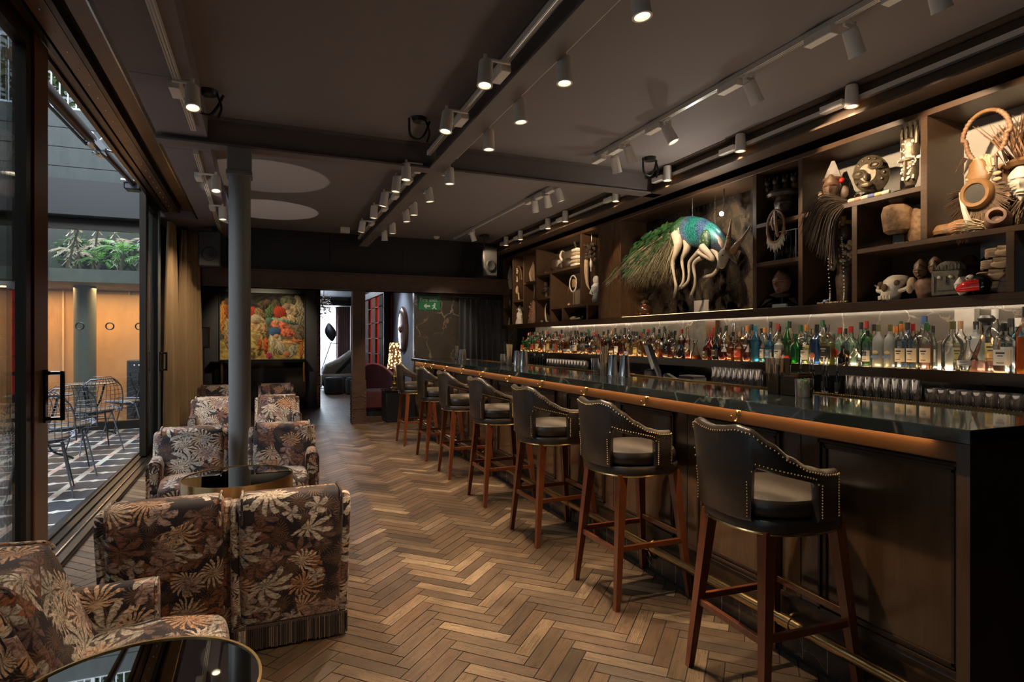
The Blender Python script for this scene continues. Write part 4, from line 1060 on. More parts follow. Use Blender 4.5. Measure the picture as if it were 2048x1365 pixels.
# oval board on blue-grey wall
t = thing('oval_mirror', 'tall oval dark wood mirror with silver boss on the blue-grey wall', 'mirror', (2.335, 11.2, 1.58))
secs = []
for k in range(5):
    q = k / 4; r = cos(q * pi / 2 * .9); secs.append([(-.02 - .035 * sin(q * pi / 2), .44 * r * cos(a), .43 * (r ** .6 if k else 1) * sin(a)) for a in [2 * pi * i / 36 for i in range(36)]])
MB().loft([[(0, p[1], p[2]) for p in secs[0]]] + secs).build('board', wood('striped_rosewood', (.045, .014, .010), (.19, .08, .045), .15, (9, 9, .8), coat=.6), t)
m = MB(); m.lathe([(.001, 0), (.065, 0), (.07, .02), (.045, .03), (.04, .012), (.001, .01)], 24); o = m.build('boss', CHROME, t); o.rotation_euler = (0, -pi / 2, 0); o.location = (-.052, 0, 0)
# leopard lamp, side table, burgundy chair
t = thing('side_table', 'low dark cube table carrying the leopard lamp', 'table', (2.03, 10.1, 0)); MB().cbox(-.26, .24, -.22, .2, 0, .5, .01).build('body', BLACK, t); MB().cbox(-.27, .25, -.23, .21, .5, .53, .005).build('top', BLACKG, t)
t = thing('table_lamp', 'tall leopard print table lamp glowing on the low dark table', 'lamp', (1.955, 10.08, .53))
m = MB(); m.lathe([(.075, 0), (.075, .03), (.03, .05), (.055, .10), (.03, .15), (.05, .22), (.025, .28), (.02, .42)], 20); m.build('base', speckle('gold_leopard', (.42, .26, .08), (.02, .012, .008), 60, .25, .8), t)
LS = N('leopard_shade'); v = LS.n('TexVoronoi'); LS.set(v.inputs['Vector'], LS.co()); v.inputs['Scale'].default_value = 26
mk = LS.ramp(v.outputs[0], [(.36, (1, .55, .20)), (.46, (.02, .01, .005))]); LS.p((.1, .05, .02), .8, Emission_Color=mk, Emission_Strength=1.3)
m = MB()
secs = [[(r * cos(2 * pi * k / 28), r * sin(2 * pi * k / 28), z) for k in range(28)] for r, z in ((.125, .36), (.104, .58), (.082, .80))]
m.loft(secs, True, False); m.build('lamp_shade', LS.m, t)
light('lamp_bulb', 'POINT', (2.02, 10.08, 1.05), 3.0, (1, .6, .3), shadow_soft_size=.03)
t = thing('velvet_chair', 'burgundy velvet chair with sweeping red trimmed arm behind the riveted post', 'chair', (1.80, 11.1, 0))
secs = []
for k in range(25):
    a = R(-20 + 220 * k / 24); h = .55 + .35 * (.5 - .5 * cos(2 * pi * k / 24)) ; secs.append([(.36 * cos(a), .34 * sin(a), .12), (.43 * cos(a), .41 * sin(a), .12), (.45 * cos(a), .43 * sin(a), h), (.37 * cos(a), .35 * sin(a), h + .01)])
MB().loft(secs).build('shell', BURG, t, True, 50); m = MB(); m.tube([(.41 * cos(R(-20 + 220 * k / 24)), .39 * sin(R(-20 + 220 * k / 24)), .56 + .35 * (.5 - .5 * cos(2 * pi * k / 24))) for k in range(25)], .028, 8); m.build('arm_trim', cloth('red_trim', (.40, .06, .045), .5, .6), t)
MB().lathe([(.30, .12), (.36, .16), (.36, .40), (.33, .45), (.05, .46)], 28).build('seat', BURG, t); MB().lathe([(.30, 0), (.30, .12)], 24).build('plinth', BLACK, t)
# ------------------------------------------------------------------ lounge beyond the opening
t = thing('lattice_screen', 'red lit shelving wall with woven metal mesh beyond the opening', 'screen', (2.30, 14.0, 0))
m = MB(); m.box(-.02, .03, -1.55, 1.50, 0.3, 2.36); m.build('back_panel', plain('red_glow', (.30, .012, .01), .4, 0, .2, 6, Emission_Color=(1, .03, .015, 1), Emission_Strength=.10), t, False)
for y in (-1.35, -.35, .65):
    m = MB(); m.box(-.10, -.05, y, y + .55, .3, 2.34); m.build('mesh_panel', mosaic('woven_metal', (.20, .10, .055), (.12, .055, .035), (.012, .005, .004), 22, .7, .0), t, False)
for z in (.7, 1.05, 1.4, 1.75, 2.1): MB().box(-.10, -.02, -1.55, 1.5, z, z + .02).build('shelf', BURG, t, False)
m = MB(); m.box(-.12, .03, -1.6, -1.55, 0, 2.5); m.box(-.12, .03, -1.6, 1.55, 2.36, 2.5); m.box(-.12, .03, 1.5, 1.55, 0, 2.5); m.box(-.12, .03, -1.6, 1.5, 0, .3); m.build('frame', BLACK, t, False)
curtain('sheer_curtain', ((1.15, 19.35), (1.92, 19.35)), .02, 2.43, SHEER, 'white sheer curtain over the lounge window', 7, .05, 0, .9)
curtain('mauve_drape', ((1.90, 19.3), (2.33, 19.3)), .02, 2.43, CURTP, 'dusky pink drape beside the white sheer in the lounge', 6, .05, 0, .9)
MB().box(.7, 2.34, 19.2, 19.9, 2.45, 2.62).build('trim_pelmet', BLACKP, None, False)['kind'] = 'structure'
t = thing('sofa', 'olive lounge sofa with high curving back beyond the opening', 'sofa', (2.05, 16.9, 0))
P = [(-.75, .34), (-.70, .62), (-.35, .80), (.02, 1.05), (.28, 1.25), (.28, .10), (-.75, .10)]
MB().soft(rnd_poly([(-.72, .12), (.27, .12), (.27, 1.22), (.02, 1.10), (-.35, .84), (-.68, .70), (-.76, .50)], [.03, .03, .05, .2, .2, .1, .1], 5), -.35, .35, .10, 'y', 4).build('back', OLIVE, t)
MB().cbox(-.80, .26, -.55, .3, .12, .46, .06).build('seat', OLIVE, t); MB().box(-.7, .2, -.45, .25, 0, .12).build('plinth', BLACK, t, False)
for i, (x, y, lb) in enumerate([(1.48, 15.6, 'dark teal round pouf at the left of the lounge opening'), (1.98, 15.4, 'dark teal round pouf beside the riveted post in the lounge'), (1.72, 16.0, 'dark teal round pouf between the two front poufs')]):
    t = thing('pouf', lb, 'pouf', (x, y, 0), 0, 'dark velvet poufs in the lounge'); MB().lathe([(.20, 0), (.23, .03), (.235, .36), (.21, .42), (.05, .44)], 28).build('cushion', TEALV, t)
t = thing('floor_lamp', 'black floor lamp with leaf shaped reflector before the white sheer', 'lamp', (1.32, 17.6, 0))
m = MB(); m.tube([(0, 0, 0), (.02, 0, .55), (.28, 0, 1.32)], .014, 8); m.tube([(.26, 0, 1.28), (.55, 0, 1.26)], .012, 6); m.build('stand', IRON, t)
m = MB(); secs = []
for k in range(9):
    q = k / 8; w = .155 * sin(pi * min(.97, q * .9 + .06)) ; secs.append([(.30 + .03 * q + w * cos(a) - .12 * q, .08 * sin(a) * (w / .155), 1.34 + .52 * q) for a in [2 * pi * i / 14 for i in range(14)]])
m.loft(secs); m.build('reflector', IRON, t); MB().lathe([(.15, 0), (.15, .02), (.02, .03)], 24).build('base', IRON, t)
t = thing('chandelier', 'cluster of small pale glass leaves hanging in the lounge doorway', 'chandelier', (1.06, 14.0, 2.0)); m = MB(); rg = random.Random(8); leaf_cloud(m, (.05, 0, .15), (.18, .15, .28), 240, .055, rg, .2, .5); m.build('glass_leaves', plain('pale_leaf', (.55, .55, .42), .2, .3), t, False); MB().tube([(.05, 0, .3), (.05, 0, .72)], .008, 6).build('stem', BRASS, t)
# ================================================================== DISPLAY SHELVES over the back bar
XF, XB = 3.9, 4.28
sh = thing('display_shelves', 'wall of dark walnut display shelves with carved objects above the bottles', 'shelves', (XF, 5.5, 1.61))
def S_(mb, name, mat, smooth=False):
    o = mb.build(name, mat, sh, smooth); o.location = (-XF, -5.5, -1.61); return o
S_(MB().cbox(XF - .012, XB, 1.2, 10.0, 1.61, 1.65, .003), 'bottom_board', DARKW)
S_(MB().cbox(XF, XB, 1.2, 10.0, 2.82, 2.86, .003), 'top_board', SHELFW)
def up(y, z0=1.65, z1=2.82, w=.042): S_(MB().cbox(XF, XB, y - w / 2, y + w / 2, z0, z1, .002), 'upright', SHELFW)
def shf(y0, y1, z, t=.034): S_(MB().cbox(XF + .001, XB, y0 + .02, y1 - .02, z - t, z, .002), 'shelf', SHELFW)
for y, z0, z1 in [(3.96, 1.65, 2.82), (3.48, 1.65, 2.82), (3.01, 1.65, 2.346), (2.52, 2.03, 2.82), (2.04, 1.65, 1.996), (1.3, 1.65, 2.82),
                  (9.98, 1.65, 2.82), (9.53, 1.65, 2.82), (9.04, 1.65, 2.82), (8.54, 1.65, 2.82), (8.02, 1.65, 2.376), (7.08, 1.87, 2.82), (6.59, 1.65, 2.82), (7.62, 1.65, 1.836), (6.90, 1.65, 1.836)]: up(y, z0, z1)
for a, b, z in [(3.48, 3.96, 2.38), (3.48, 3.96, 2.045), (2.52, 3.48, 2.38), (1.3, 3.01, 2.03), (9.53, 9.98, 1.95), (9.04, 9.53, 2.06), (8.54, 9.04, 2.33), (7.08, 8.54, 2.41), (8.02, 8.54, 2.04), (6.59, 8.02, 1.87)]: shf(a, b, z)
GREI = plain('greige_back', (.40, .36, .30), .6, var=.1, sc=3)
for a, b, z0, z1, mt in [(1.2, 2.52, 2.03, 2.82, GREI), (2.52, 3.48, 2.38, 2.82, GREI), (2.52, 3.01, 2.03, 2.38, GREI), (1.2, 2.40, 1.65, 2.03, MIRR), (2.40, 3.01, 1.65, 2.03, SHELFW), (3.01, 3.48, 1.65, 2.38, DARKW), (3.48, 3.96, 1.65, 2.82, SHELFW), (6.59, 10.0, 1.65, 2.82, plain('warm_back', (.26, .20, .15), .55, var=.15, sc=3))]:
    S_(MB().box(XB - .008, XB + .02, a, b, z0, z1), 'back_panel', mt)
S_(MB().cbox(XF + .004, XB, 6.09, 6.59, 1.65, 2.82, .002), 'pilaster_panel', PANELW)
S_(MB().box(XB - .008, XB + .02, 3.96, 6.1, 1.65, 2.82), 'antique_mirror', MIRA)
S_(MB().box(XF + .015, XF + .022, 4.0, 6.08, 1.651, 1.654), 'light_strip', LEDB)
S_(MB().box(XF + .05, XF + .062, 1.25, 9.4, 1.602, 1.609), 'bottle_light_strip', LEDS)
S_(MB().box(XF - .012, XF + .004, 1.2, 10.0, 1.578, 1.612), 'pelmet', DARKW)
def yX(u, X): d = ray(u, 600); return X * d[1] / d[0]
def art(name, label, cat, u, z, X=4.06, rz=-pi / 2, group=None):
    return thing(name, label, cat, (X, yX(u, X), z), rz, group)
def one(mb, name, mat, label, cat, u, z, X=4.06, rz=-pi / 2, group=None, smooth=True):
    o = mb.build(name, mat, None, smooth); o.location = (X, yX(u, X), z); o.rotation_euler = (0, 0, rz); return tag(o, label, cat, group)
def face(m, c, w, h, d, nose=1.0, eyes=True, rows=30, cols=36, jaw=.7, mouth=True):
    """a carved mask: smooth front (-y) with brow, nose, lids and lips, hollow-free closed back"""
    secs = []
    for i in range(rows + 1):
        q = i / rows; z = (q - .5) * h; wd = w * .5 * (sin(pi * min(.985, max(.015, q))) ** .55) * lerp(jaw, 1, min(1, q * 1.6)); row = []
        for j in range(cols):
            a = 2 * pi * j / cols; x = wd * cos(a); y = -d * sin(a) * (.75 + .25 * sin(pi * q)) if sin(a) > 0 else -d * .35 * sin(a)
            if sin(a) > 0:
                u = x / (w * .5)
                f = .33 * nose * math.exp(-(u / .16) ** 2) * max(0, 1 - abs(q - .44) / .17) + .20 * math.exp(-((q - .61) / .045) ** 2) * (1 - u * u)
                if eyes: f += .18 * (math.exp(-((abs(u) - .42) / .17) ** 2 - ((q - .525) / .03) ** 2)) - .24 * math.exp(-((abs(u) - .42) / .22) ** 2 - ((q - .55) / .02) ** 2)
                if mouth: f += .24 * math.exp(-(u / .3) ** 2) * (math.exp(-((q - .24) / .03) ** 2) + math.exp(-((q - .18) / .03) ** 2)) - .22 * math.exp(-(u / .34) ** 2 - ((q - .21) / .014) ** 2)
                y -= f * d
            row.append((c[0] + x, c[1] + y, c[2] + z))
        secs.append(row)
    m.loft(secs); return m
def strands(m, base, spread, L, n, rg, w=.004, sag=.3, dirv=(-1, 0, -.5)):
    for i in range(n):
        b = Vector(base) + Vector((rg.uniform(-1, 1) * spread[0], rg.uniform(-1, 1) * spread[1], rg.uniform(-1, 1) * spread[2]))
        d = (Vector(dirv) + Vector((rg.uniform(-.35, .35), rg.uniform(-.3, .3), rg.uniform(-.3, .3)))).normalized(); l = L * rg.uniform(.65, 1.1)
        P = [b, b + d * l * .5 + Vector((0, 0, l * .06)), b + d * l - Vector((0, 0, l * sag))]; m.tube(P, [w, w * .8, w * .25], 3, False)
def beads(m, P, r, n=6): [m.ball(p, r * (1 + .2 * sin(i * 2.3)), n, 4) for i, p in enumerate(P)]
# --- bay 1 top: dark headdress mask + tooth necklace
t = art('headdress_mask', 'dark carved mask with small animal figures on its crown, first bay right of the peacock', 'mask', 1566, 2.38, 4.03, -pi / 2 + .35)
face(MB(), (.02, 0, .13), .19, .24, .09, 1).build('face', DKWOOD, t)
m = MB(); m.lathe([(.04, .20), (.13, .215), (.14, .24), (.12, .265), (.05, .27)], 20, (0, .02, 0))
m.build('brim', DKWOOD, t)
for k, x in enumerate((-.12, -.05, .03, .10)):
    m = MB(); m.ball((x, .0, .30), (.030, .045, .035)); m.ball((x, -.035, .345), (.022, .03, .026)); m.tube([(x - .012, -.03, .365), (x - .016, -.03, .39)], .006, 5); m.tube([(x + .012, -.03, .365), (x + .016, -.03, .39)], .006, 5); m.build('crown_figure', BROWNW if k % 2 else DKWOOD, t)
rg = random.Random(1)
t = art('tooth_necklace', 'rope necklace with teeth hanging over the shelf edge below the headdress mask', 'necklace', 1551, 2.20, XF - .03)
P = [(.088 * sin(a) * (1 if True else 0), 0, .12 + .135 * cos(a)) for a in [2 * pi * k / 30 for k in range(30)]]
m = MB(); m.tube(P, [.010 + .004 * (p[2] < .1) for p in P], 7, closed=True); m.tube(spline([(0, .0, .24), (.02, -.02, .16), (.025, -.01, .07), (.03, 0, .03)], 5), .014, 6); m.tube(spline([(.0, .0, .25), (-.03, -.01, .17), (-.01, -.01, .09)], 5), .010, 6); m.build('rope', HORN, t)
m = MB()
for k in range(13):
    a = pi + (k - 6) * .16; x, z = .092 * sin(a), .12 + .14 * cos(a); m.tube([(x, 0, z), (x * 1.25, 0, z - .055 - .02 * (k % 2))], [.011, .002], 6)
m.build('teeth', BONE, t)
# --- bay 1 middle: acrylic case with coral
t = art('acrylic_case', 'clear acrylic display case in the shelf bay under the tooth necklace', 'display case', 1588, 2.047, 4.03)
MB().cbox(-.115, .10, -.09, .09, 0, .235, .004).build('box', ACRYL, t, False)
m = MB()
for (a, b) in (((-.115, -.09), (.10, -.09)), ((-.115, .09), (.10, .09)), ((-.115, -.09), (-.115, .09)), ((.10, -.09), (.10, .09))): m.tube([(*a, .235), (*b, .235)], .003, 4)
for q in ((-.115, -.09), (.10, -.09), (-.115, .09), (.10, .09)): m.tube([(*q, 0), (*q, .235)], .003, 4)
m.build('polished_edge', WHITE, t)
m = MB(); rg = random.Random(2)
for k in range(26):
    a = rg.uniform(0, 6.28); r = rg.uniform(.01, .05); h = rg.uniform(.05, .13) * (1 - r * 6); m.tube([(r * cos(a) * .8, r * sin(a), 0), (r * cos(a) * 1.1, r * sin(a) * 1.1, h)], [.012, .004], 6)
one(m, 'crystal_cluster', STONE, 'grey crystal cluster inside the clear acrylic case', 'crystal', 1588, 2.048, 4.03)
# --- bay 1 bottom: jester puppet mask with ruff and name plate
t = art('jester_mask', 'tan jester mask with dark pointed ruff in the lowest bay right of the peacock', 'mask', 1563, 1.652, 4.03, -pi / 2 + .3)
face(MB(), (.01, 0, .205), .155, .215, .10, 1.6).build('face', TERRA, t)
m = MB()
for k in range(7):
    a = R(-150 + 300 * k / 6 - 90); a = R(200 + 140 * k / 6); x, z = .10 * cos(a), .11 + .09 * sin(a); e = (x * 1.75, -.05 + .03 * (k % 2), max(.012, z - .09)); m.add([(x - .03, -.03, z), (x + .03, -.03, z), e, (x, .03, z)], [(0, 1, 2), (1, 3, 2), (3, 0, 2), (0, 3, 1)])
m.lathe([(.05, .09), (.10, .11), (.06, .13)], 14); m.build('ruff', DKWOOD, t); m = MB(); m.lathe([(.06, 0), (.05, .02), (.02, .03), (.02, .1)], 12, (0, .02, 0)); m.build('stand', BLACK, t)
one(MB().cbox(-.075, .075, -.01, .01, 0, .028, .002), 'name_plate', WHITE, 'small white name plate in front of the jester mask', 'name plate', 1560, 1.651, XF + .04, smooth=False)
# --- bay 2 top: crested mask, helmet mask, horned mask
t = art('crested_mask', 'tall dark wooden mask with pointed crest and red ball on the top shelf', 'mask', 1664, 2.382, 4.02, -pi / 2 + .5)
face(MB(), (0, 0, .155), .135, .225, .085, 1.1, jaw=.55).build('face', BROWNW, t)
m = MB(); m.loft([[(-.055, .03, .225), (.055, .03, .225), (.055, .06, .225), (-.055, .06, .225)], [(-.06, .02, .26), (.06, .02, .26), (.06, .06, .26), (-.06, .06, .26)], [(-.01, .03, .39), (.012, .03, .39), (.012, .05, .39), (-.01, .05, .39)]]); m.lathe([(.065, .225), (.07, .235), (.064, .25)], 18, (0, .01, 0)); m.build('crest', BROWNW, t)
m = MB(); m.ball((.085, .0, .13), (.03, .012, .05)); m.ball((-.08, 0, .12), (.02, .012, .04)); m.build('ear', BROWNW, t); MB().ball((.072, -.03, .215), .020).build('red_ball', RED, t)
m = MB(); m.tube([(.06, -.02, .24), (.12, .02, .22), (.11, .02, .14), (.05, 0, .04)], .004, 5); m.tube([(0, .02, 0), (0, .02, .1)], .008, 6); m.lathe([(.05, 0), (.05, .012), (.01, .016)], 14); m.build('stand', IRON, t)
t = art('disc_mask', 'round bronze disc mask with staring eyes in the middle of the top shelf', 'mask', 1742, 2.382, 4.03, -pi / 2 + .2)
m = MB(); m.T = Matrix.Translation((0, 0, .20)) @ Matrix.Rotation(R(-24), 4, 'Y') @ Matrix.Rotation(R(90), 4, 'X'); m.lathe([(.01, .05), (.06, .055), (.095, .03), (.115, .02), (.13, .005), (.13, -.005), (.01, -.01)], 36, sx=.93, sy=1.1); m.build('disc', BRONZE, t)
for sx in (-1, 1):
    m = MB(); c = (sx * .055, -.055, .225 + sx * .022)
    for r_, zz in ((.045, 0), (.036, -.008)): m.tube([(c[0] + r_ * cos(a), c[1] + zz, c[2] + r_ * .62 * sin(a)) for a in [2 * pi * k / 20 for k in range(20)]], .006, 5, closed=True)
    m.ball(c, (.026, .014, .017)); m.build('eye', BRONZE, t)
m = MB(); m.ball((.0, -.065, .17), (.022, .03, .03)); m.ball((-.005, -.06, .115), (.042, .02, .022)); m.ball((.0, -.07, .105), (.035, .014, .010))
for k in range(11): a = R(-30 + 24 * k); m.ball((.10 * cos(a), -.028, .20 + .108 * sin(a)), .011, 7, 5)
m.build('nose_and_mouth', BRONZE, t); m = MB(); m.lathe([(.06, 0), (.06, .06), (.04, .075)], 18, (-.01, .02, 0)); m.build('stand', ACRYL, t)
t = art('horned_mask', 'tall narrow shell covered mask with upright horns at the right end of the top shelf', 'mask', 1822, 2.382, 4.0)
m = MB(); m.loft([[(w * cos(a), d * sin(a) * (1 if sin(a) < 0 else .6), z) for a in [2 * pi * k / 16 for k in range(16)]] for w, d, z in ((.03, .03, .04), (.05, .05, .10), (.052, .055, .20), (.055, .06, .24), (.06, .06, .30), (.05, .05, .345), (.03, .03, .36))]); m.build('face', BRONZE, t)
m = MB(); m.ball((0, -.055, .14), (.012, .022, .075)); m.ball((0, -.05, .205), (.056, .018, .012)); m.build('nose', BRONZE, t)
m = MB()
for x in (-.045, -.015, .018, .048): m.tube([(x, -.02, .31), (x * 1.05, -.02, .40), (x * 1.1 + .004, -.015, .445)], [.013, .011, .005], 7)
m.build('horns', BRONZE, t); rg = random.Random(3); m = MB()
for k in range(60): a = rg.uniform(-2.6, -.5); z = rg.uniform(.07, .33); m.ball((.054 * cos(a), .056 * sin(a), z), .008, 5, 4)
for sx in (-1, 1): m.ball((sx * .065, -.02, .215), (.016, .01, .012))
m.build('shells', BEADW, t); m = MB(); m.lathe([(.12, .0), (.118, .012), (.01, .016)], 20, (-.03, .05, .0)); m.tube([(0, .02, .01), (0, .02, .06)], .01, 6); m.build('stand', ACRYL, t)
# fly whisk: striped handle on the shelf edge, long hair hanging
t = thing('fly_whisk', 'fly whisk with striped beaded handle and long dark hair hanging off the top shelf', 'fly whisk', (XF + .03, yX(1733, XF + .03), 2.397), -pi / 2)
cols = [(.55, .40, .28), (.50, .22, .16), (.60, .52, .38), (.10, .12, .28), (.55, .36, .16), (.60, .50, .40)]
for k in range(6): MB().lathe([(.013, k * .052), (.0165, k * .052 + .006), (.0165, k * .052 + .046), (.013, k * .052 + .052)], 12).build('handle_band', plain('bead_band_%s' % 'abcdef'[k], cols[k], .5), t).rotation_euler = (0, pi / 2, 0)
for o in kids(t): o.location = (-.14, 0, 0)
m = MB(); rg = random.Random(9)
for i in range(170):
    y = rg.uniform(-.05, .05); f = rg.uniform(0, 1); b = Vector((-.14, y * .2, rg.uniform(-.008, .008))); e = Vector((-.20 - .34 * f, -.05 + y, -.05 - .36 * (1 - f) ** .8 - rg.uniform(0, .12)))
    mid = b.lerp(e, .45) + Vector((-.03, -.03, .085 * (.6 + f))); m.tube(spline([b, mid, e], 4), [.0028] * 8 + [.0008], 3, False)
m.build('hair', HAIR, t, False)
# --- bay 2 lower: power figure with ropes of beads
t = art('power_figure', 'dark standing wooden figure hung with shells and cords in the tall bay', 'figure', 1690, 1.652, 4.05)
m = MB(); m.loft([[(w * cos(a), d * sin(a), z) for a in [2 * pi * k / 14 for k in range(14)]] for w, d, z in ((.06, .05, .0), (.062, .055, .10), (.07, .06, .20), (.055, .05, .27), (.085, .06, .36), (.08, .06, .44), (.04, .04, .48))]); m.ball((0, -.01, .55), (.058, .065, .075)); m.ball((0, -.075, .545), (.014, .016, .022)); m.ball((0, -.06, .515), (.025, .014, .01)); m.build('body', DKWOOD, t)
for sx in (-1, 1): m = MB(); m.tube([(sx * .085, 0, .42), (sx * .10, -.02, .33), (sx * .05, -.07, .28)], [.025, .021, .016], 8); m.ball((sx * .045, -.075, .275), .022); m.build('arm', DKWOOD, t)
m = MB(); rg = random.Random(4)
for k in range(70): a = rg.uniform(-3.0, -.1); z = rg.choice((.38, .42, .45, .36, .33)) + rg.uniform(-.012, .012); m.ball((.09 * cos(a), .065 * sin(a), z), rg.uniform(.010, .017), 6, 4)
m.build('shell_collar', SAND, t); m = MB(); m.ball((0, 0, .625), (.065, .065, .03)); m.tube([(.02, -.05, .60), (.06, -.09, .66)], .018, 8); m.build('headdress', HIDE, t)
m = MB()
for x0, x1 in ((-.07, -.06), (.055, .06)): P = spline([(x0 * .5, -.07, .50), (x0, -.09, .35), (x1, -.085, .1), (x1, -.09, .02)], 9); beads(m, P, .006)
m.build('bead_cord', BEADW, t)
m = MB()
for k in range(12): m.tube([(-.12 + .022 * k, -.01 * (k % 3), .008), (-.09 + .022 * k, -.03, .012)], .008, 5); m.ball((-.10 + .02 * k, -.03 + .02 * (k % 2), .010), .009, 6, 4)
one(m, 'bone_necklace', SAND, 'heap of bone and bead necklaces lying below the standing figure', 'necklace', 1664, 1.652, XF + .06)
m = MB(); m.ball((0, 0, .02), .018); m.tube([(.0, 0, .02), (.03, 0, .035)], .007, 5); one(m, 'eye_bead', plain('eye_bead_glass', (.25, .3, .5), .1), 'round blue and white eye bead beside the bone necklaces', 'bead', 1650, 1.652, XF + .05)
# --- bay 3: rusted fragments on acrylic
t = art('rust_bell', 'large rusted flanged bell fragment on a clear stand in the small square bay', 'artefact', 1795, 2.032, 4.0, -pi / 2 + .35)
m = MB(); m.loft([[(w * cos(a) * (abs(cos(a)) ** -.35 if abs(cos(a)) > .2 else 1.5), d * sin(a), z) for a in [2 * pi * k / 16 + .1 for k in range(16)]] for w, d, z in ((.055, .035, .075), (.085, .06, .10), (.10, .07, .22), (.085, .06, .27), (.045, .035, .285), (.055, .04, .315))]); m.build('bell', RUST, t)
m = MB(); m.cbox(-.03, .03, -.004, .02, 0, .09, .003); m.cbox(.04, .075, -.004, .02, 0, .09, .003); m.cbox(-.06, .085, -.03, .03, 0, .008, .002); m.build('stand', ACRYL, t)
m = MB(); m.loft([[(w * cos(a), d * sin(a), z) for a in [2 * pi * k / 12 for k in range(12)]] for w, d, z in ((.05, .04, .0), (.07, .05, .04), (.065, .05, .16), (.05, .045, .21), (.02, .03, .24))])
one(m, 'rust_fragment', RUST, 'smaller pale rusted fragment at the right of the rusted bell', 'artefact', 1836, 2.032, 4.05)
# --- bay 4 (right, top): collar, mirror disc, hide panel, baskets
t = art('bead_collar', 'large ring collar with long teeth hanging above the fur mirror, right bay', 'necklace', 1972, 2.44, 4.0)
P = [(.115 * sin(a) * (1.12 if cos(a) > 0 else .95), 0, .17 + .155 * cos(a)) for a in [2 * pi * k / 120 for k in range(120)]]
MB().tube(P, .012, 8, closed=True).build('ring', HIDE, t); m = MB()
m.tube(P[10:110], [.0125 + .0035 * (k % 3 == 0) for k in range(100)], 9)
m.build('wrapping', HORN, t); m = MB()
for sx in (-1, 1):
    for k in range(3): m.tube([(sx * (.05 + .03 * k), -.01, .03 + .02 * k), (sx * (.07 + .045 * k), -.02, -.07 + .03 * k)], [.016, .002], 6)
m.build('teeth', DKWOOD, t); m = MB(); rg = random.Random(6)
for k in range(24): m.tube([(rg.uniform(-.05, .05), -.02, .03 + rg.uniform(-.02, .03)), (rg.uniform(-.06, .06), -.03, -.04 + rg.uniform(-.03, .02))], .008, 5)
for sx in (-1, 1):
    for k in range(2): m.ball((sx * .075, -.03, -.075 - .035 * k), (.024, .012, .013))
m.build('knots', SAND, t)
t = art('fur_mirror', 'round mirror set in stitched hide and fur, below the ring collar', 'mirror', 1957, 2.032, 3.98)
m = MB(); m.T = Matrix.Translation((0, -.02, .235)) @ Matrix.Rotation(R(90), 4, 'X'); m.lathe([(.01, .012), (.058, .012), (.062, .022), (.08, .024), (.092, .008), (.092, -.012), (.01, -.012)], 32); m.build('hide_ring', HIDE, t)
m = MB(); m.T = Matrix.Translation((0, -.02, .235)) @ Matrix.Rotation(R(90), 4, 'X'); m.lathe([(.002, .016), (.055, .014)], 28); m.build('glass', plain('dull_mirror', (.22, .20, .17), .25, .8), t)
m = MB(); rg = random.Random(7)
for k in range(220): a = R(rg.uniform(150, 390)); b = Vector((.085 * cos(a), .0, .235 + .085 * sin(a))); e = b + Vector((.10 * cos(a), rg.uniform(-.03, .02), .09 * sin(a) - .045)) * rg.uniform(.5, 1.1); m.tube([b, b.lerp(e, .5), e], [.005, .004, .001], 3, False)
m.build('fur', FUR, t, False); m = MB(); m.loft([[(w * cos(a), .03 * sin(a), z) for a in [2 * pi * k / 14 for k in range(14)]] for w, z in ((.06, .31), (.075, .35), (.055, .375), (.05, .42), (.03, .44))]); m.build('neck', HIDE, t); MB().tube([(0, .03, 0), (0, .03, .2)], .008, 6).build('stand', ACRYL, t)
t = art('hide_shield', 'tall orange brown hide with stitched edge behind the fur mirror', 'hide', 2014, 2.032, 4.12)
m = MB(); pts = rnd_poly([(-.06, .42), (-.055, .24), (-.085, .14), (-.06, .01), (.05, 0), (.085, .12), (.07, .22), (.03, .30), (.05, .42)], .03, 4); m.soft(pts, -.01, .012, .006, 'y', 2); m.build('hide', HIDE, t)
m = MB()
for k in range(18): a = R(-70 + 150 * k / 17); m.tube([(.075 * cos(a), -.012, .13 + .12 * sin(a)), (.092 * cos(a), -.012, .13 + .135 * sin(a))], .004, 5)
m.build('stitching', BEADW, t)
m = MB(); m.lathe([(.07, 0), (.075, .02), (.06, .05), (.05, .06), (.02, .066)], 18); m.T = Matrix.Rotation(R(70), 4, 'Y'); one(m, 'drum_cap', HIDE, 'small round skin covered drum at the left foot of the fur mirror', 'drum', 1893, 2.05, 3.98)
m = MB(); m.T = Matrix.Translation((0, 0, .045)) @ Matrix.Rotation(R(80), 4, 'Y'); m.lathe([(.02, -.06), (.045, -.05), (.05, .02), (.04, .06), (.01, .065)], 16); rg = random.Random(12); strands(m, (0, 0, .02), (.03, .03, .02), .09, 40, rg, .004, .1, (1, -.2, 0)); one(m, 'feather_hat', carved('orange_cap', (.30, .11, .04), (.42, .2, .08), .7), 'small orange feathered cap beside the skin covered drum', 'hat', 1915, 2.032, 3.97)
m = MB(); m.tube(spline([(.05, 0, .02), (.02, -.01, .12), (-.01, 0, .22), (-.02, .0, .26)], 6), vals([.02, .016, .010, .003], 6), 8); one(m, 'ivory_horn', BONE, 'slim pale horn leaning left of the fur mirror', 'horn', 1926, 2.032, 3.95)
m = MB(); m.T = Matrix.Translation((0, 0, .06)) @ Matrix.Rotation(R(78), 4, 'X') @ Matrix.Rotation(R(20), 4, 'Y'); m.lathe([(.02, -.08), (.06, -.06), (.068, .0), (.045, .05), (.05, .075), (.035, .075), (.03, .03)], 22); one(m, 'clay_jug', TERRA, 'clay jug lying on its side at the right of the fur mirror', 'jug', 1996, 2.032, 3.98)
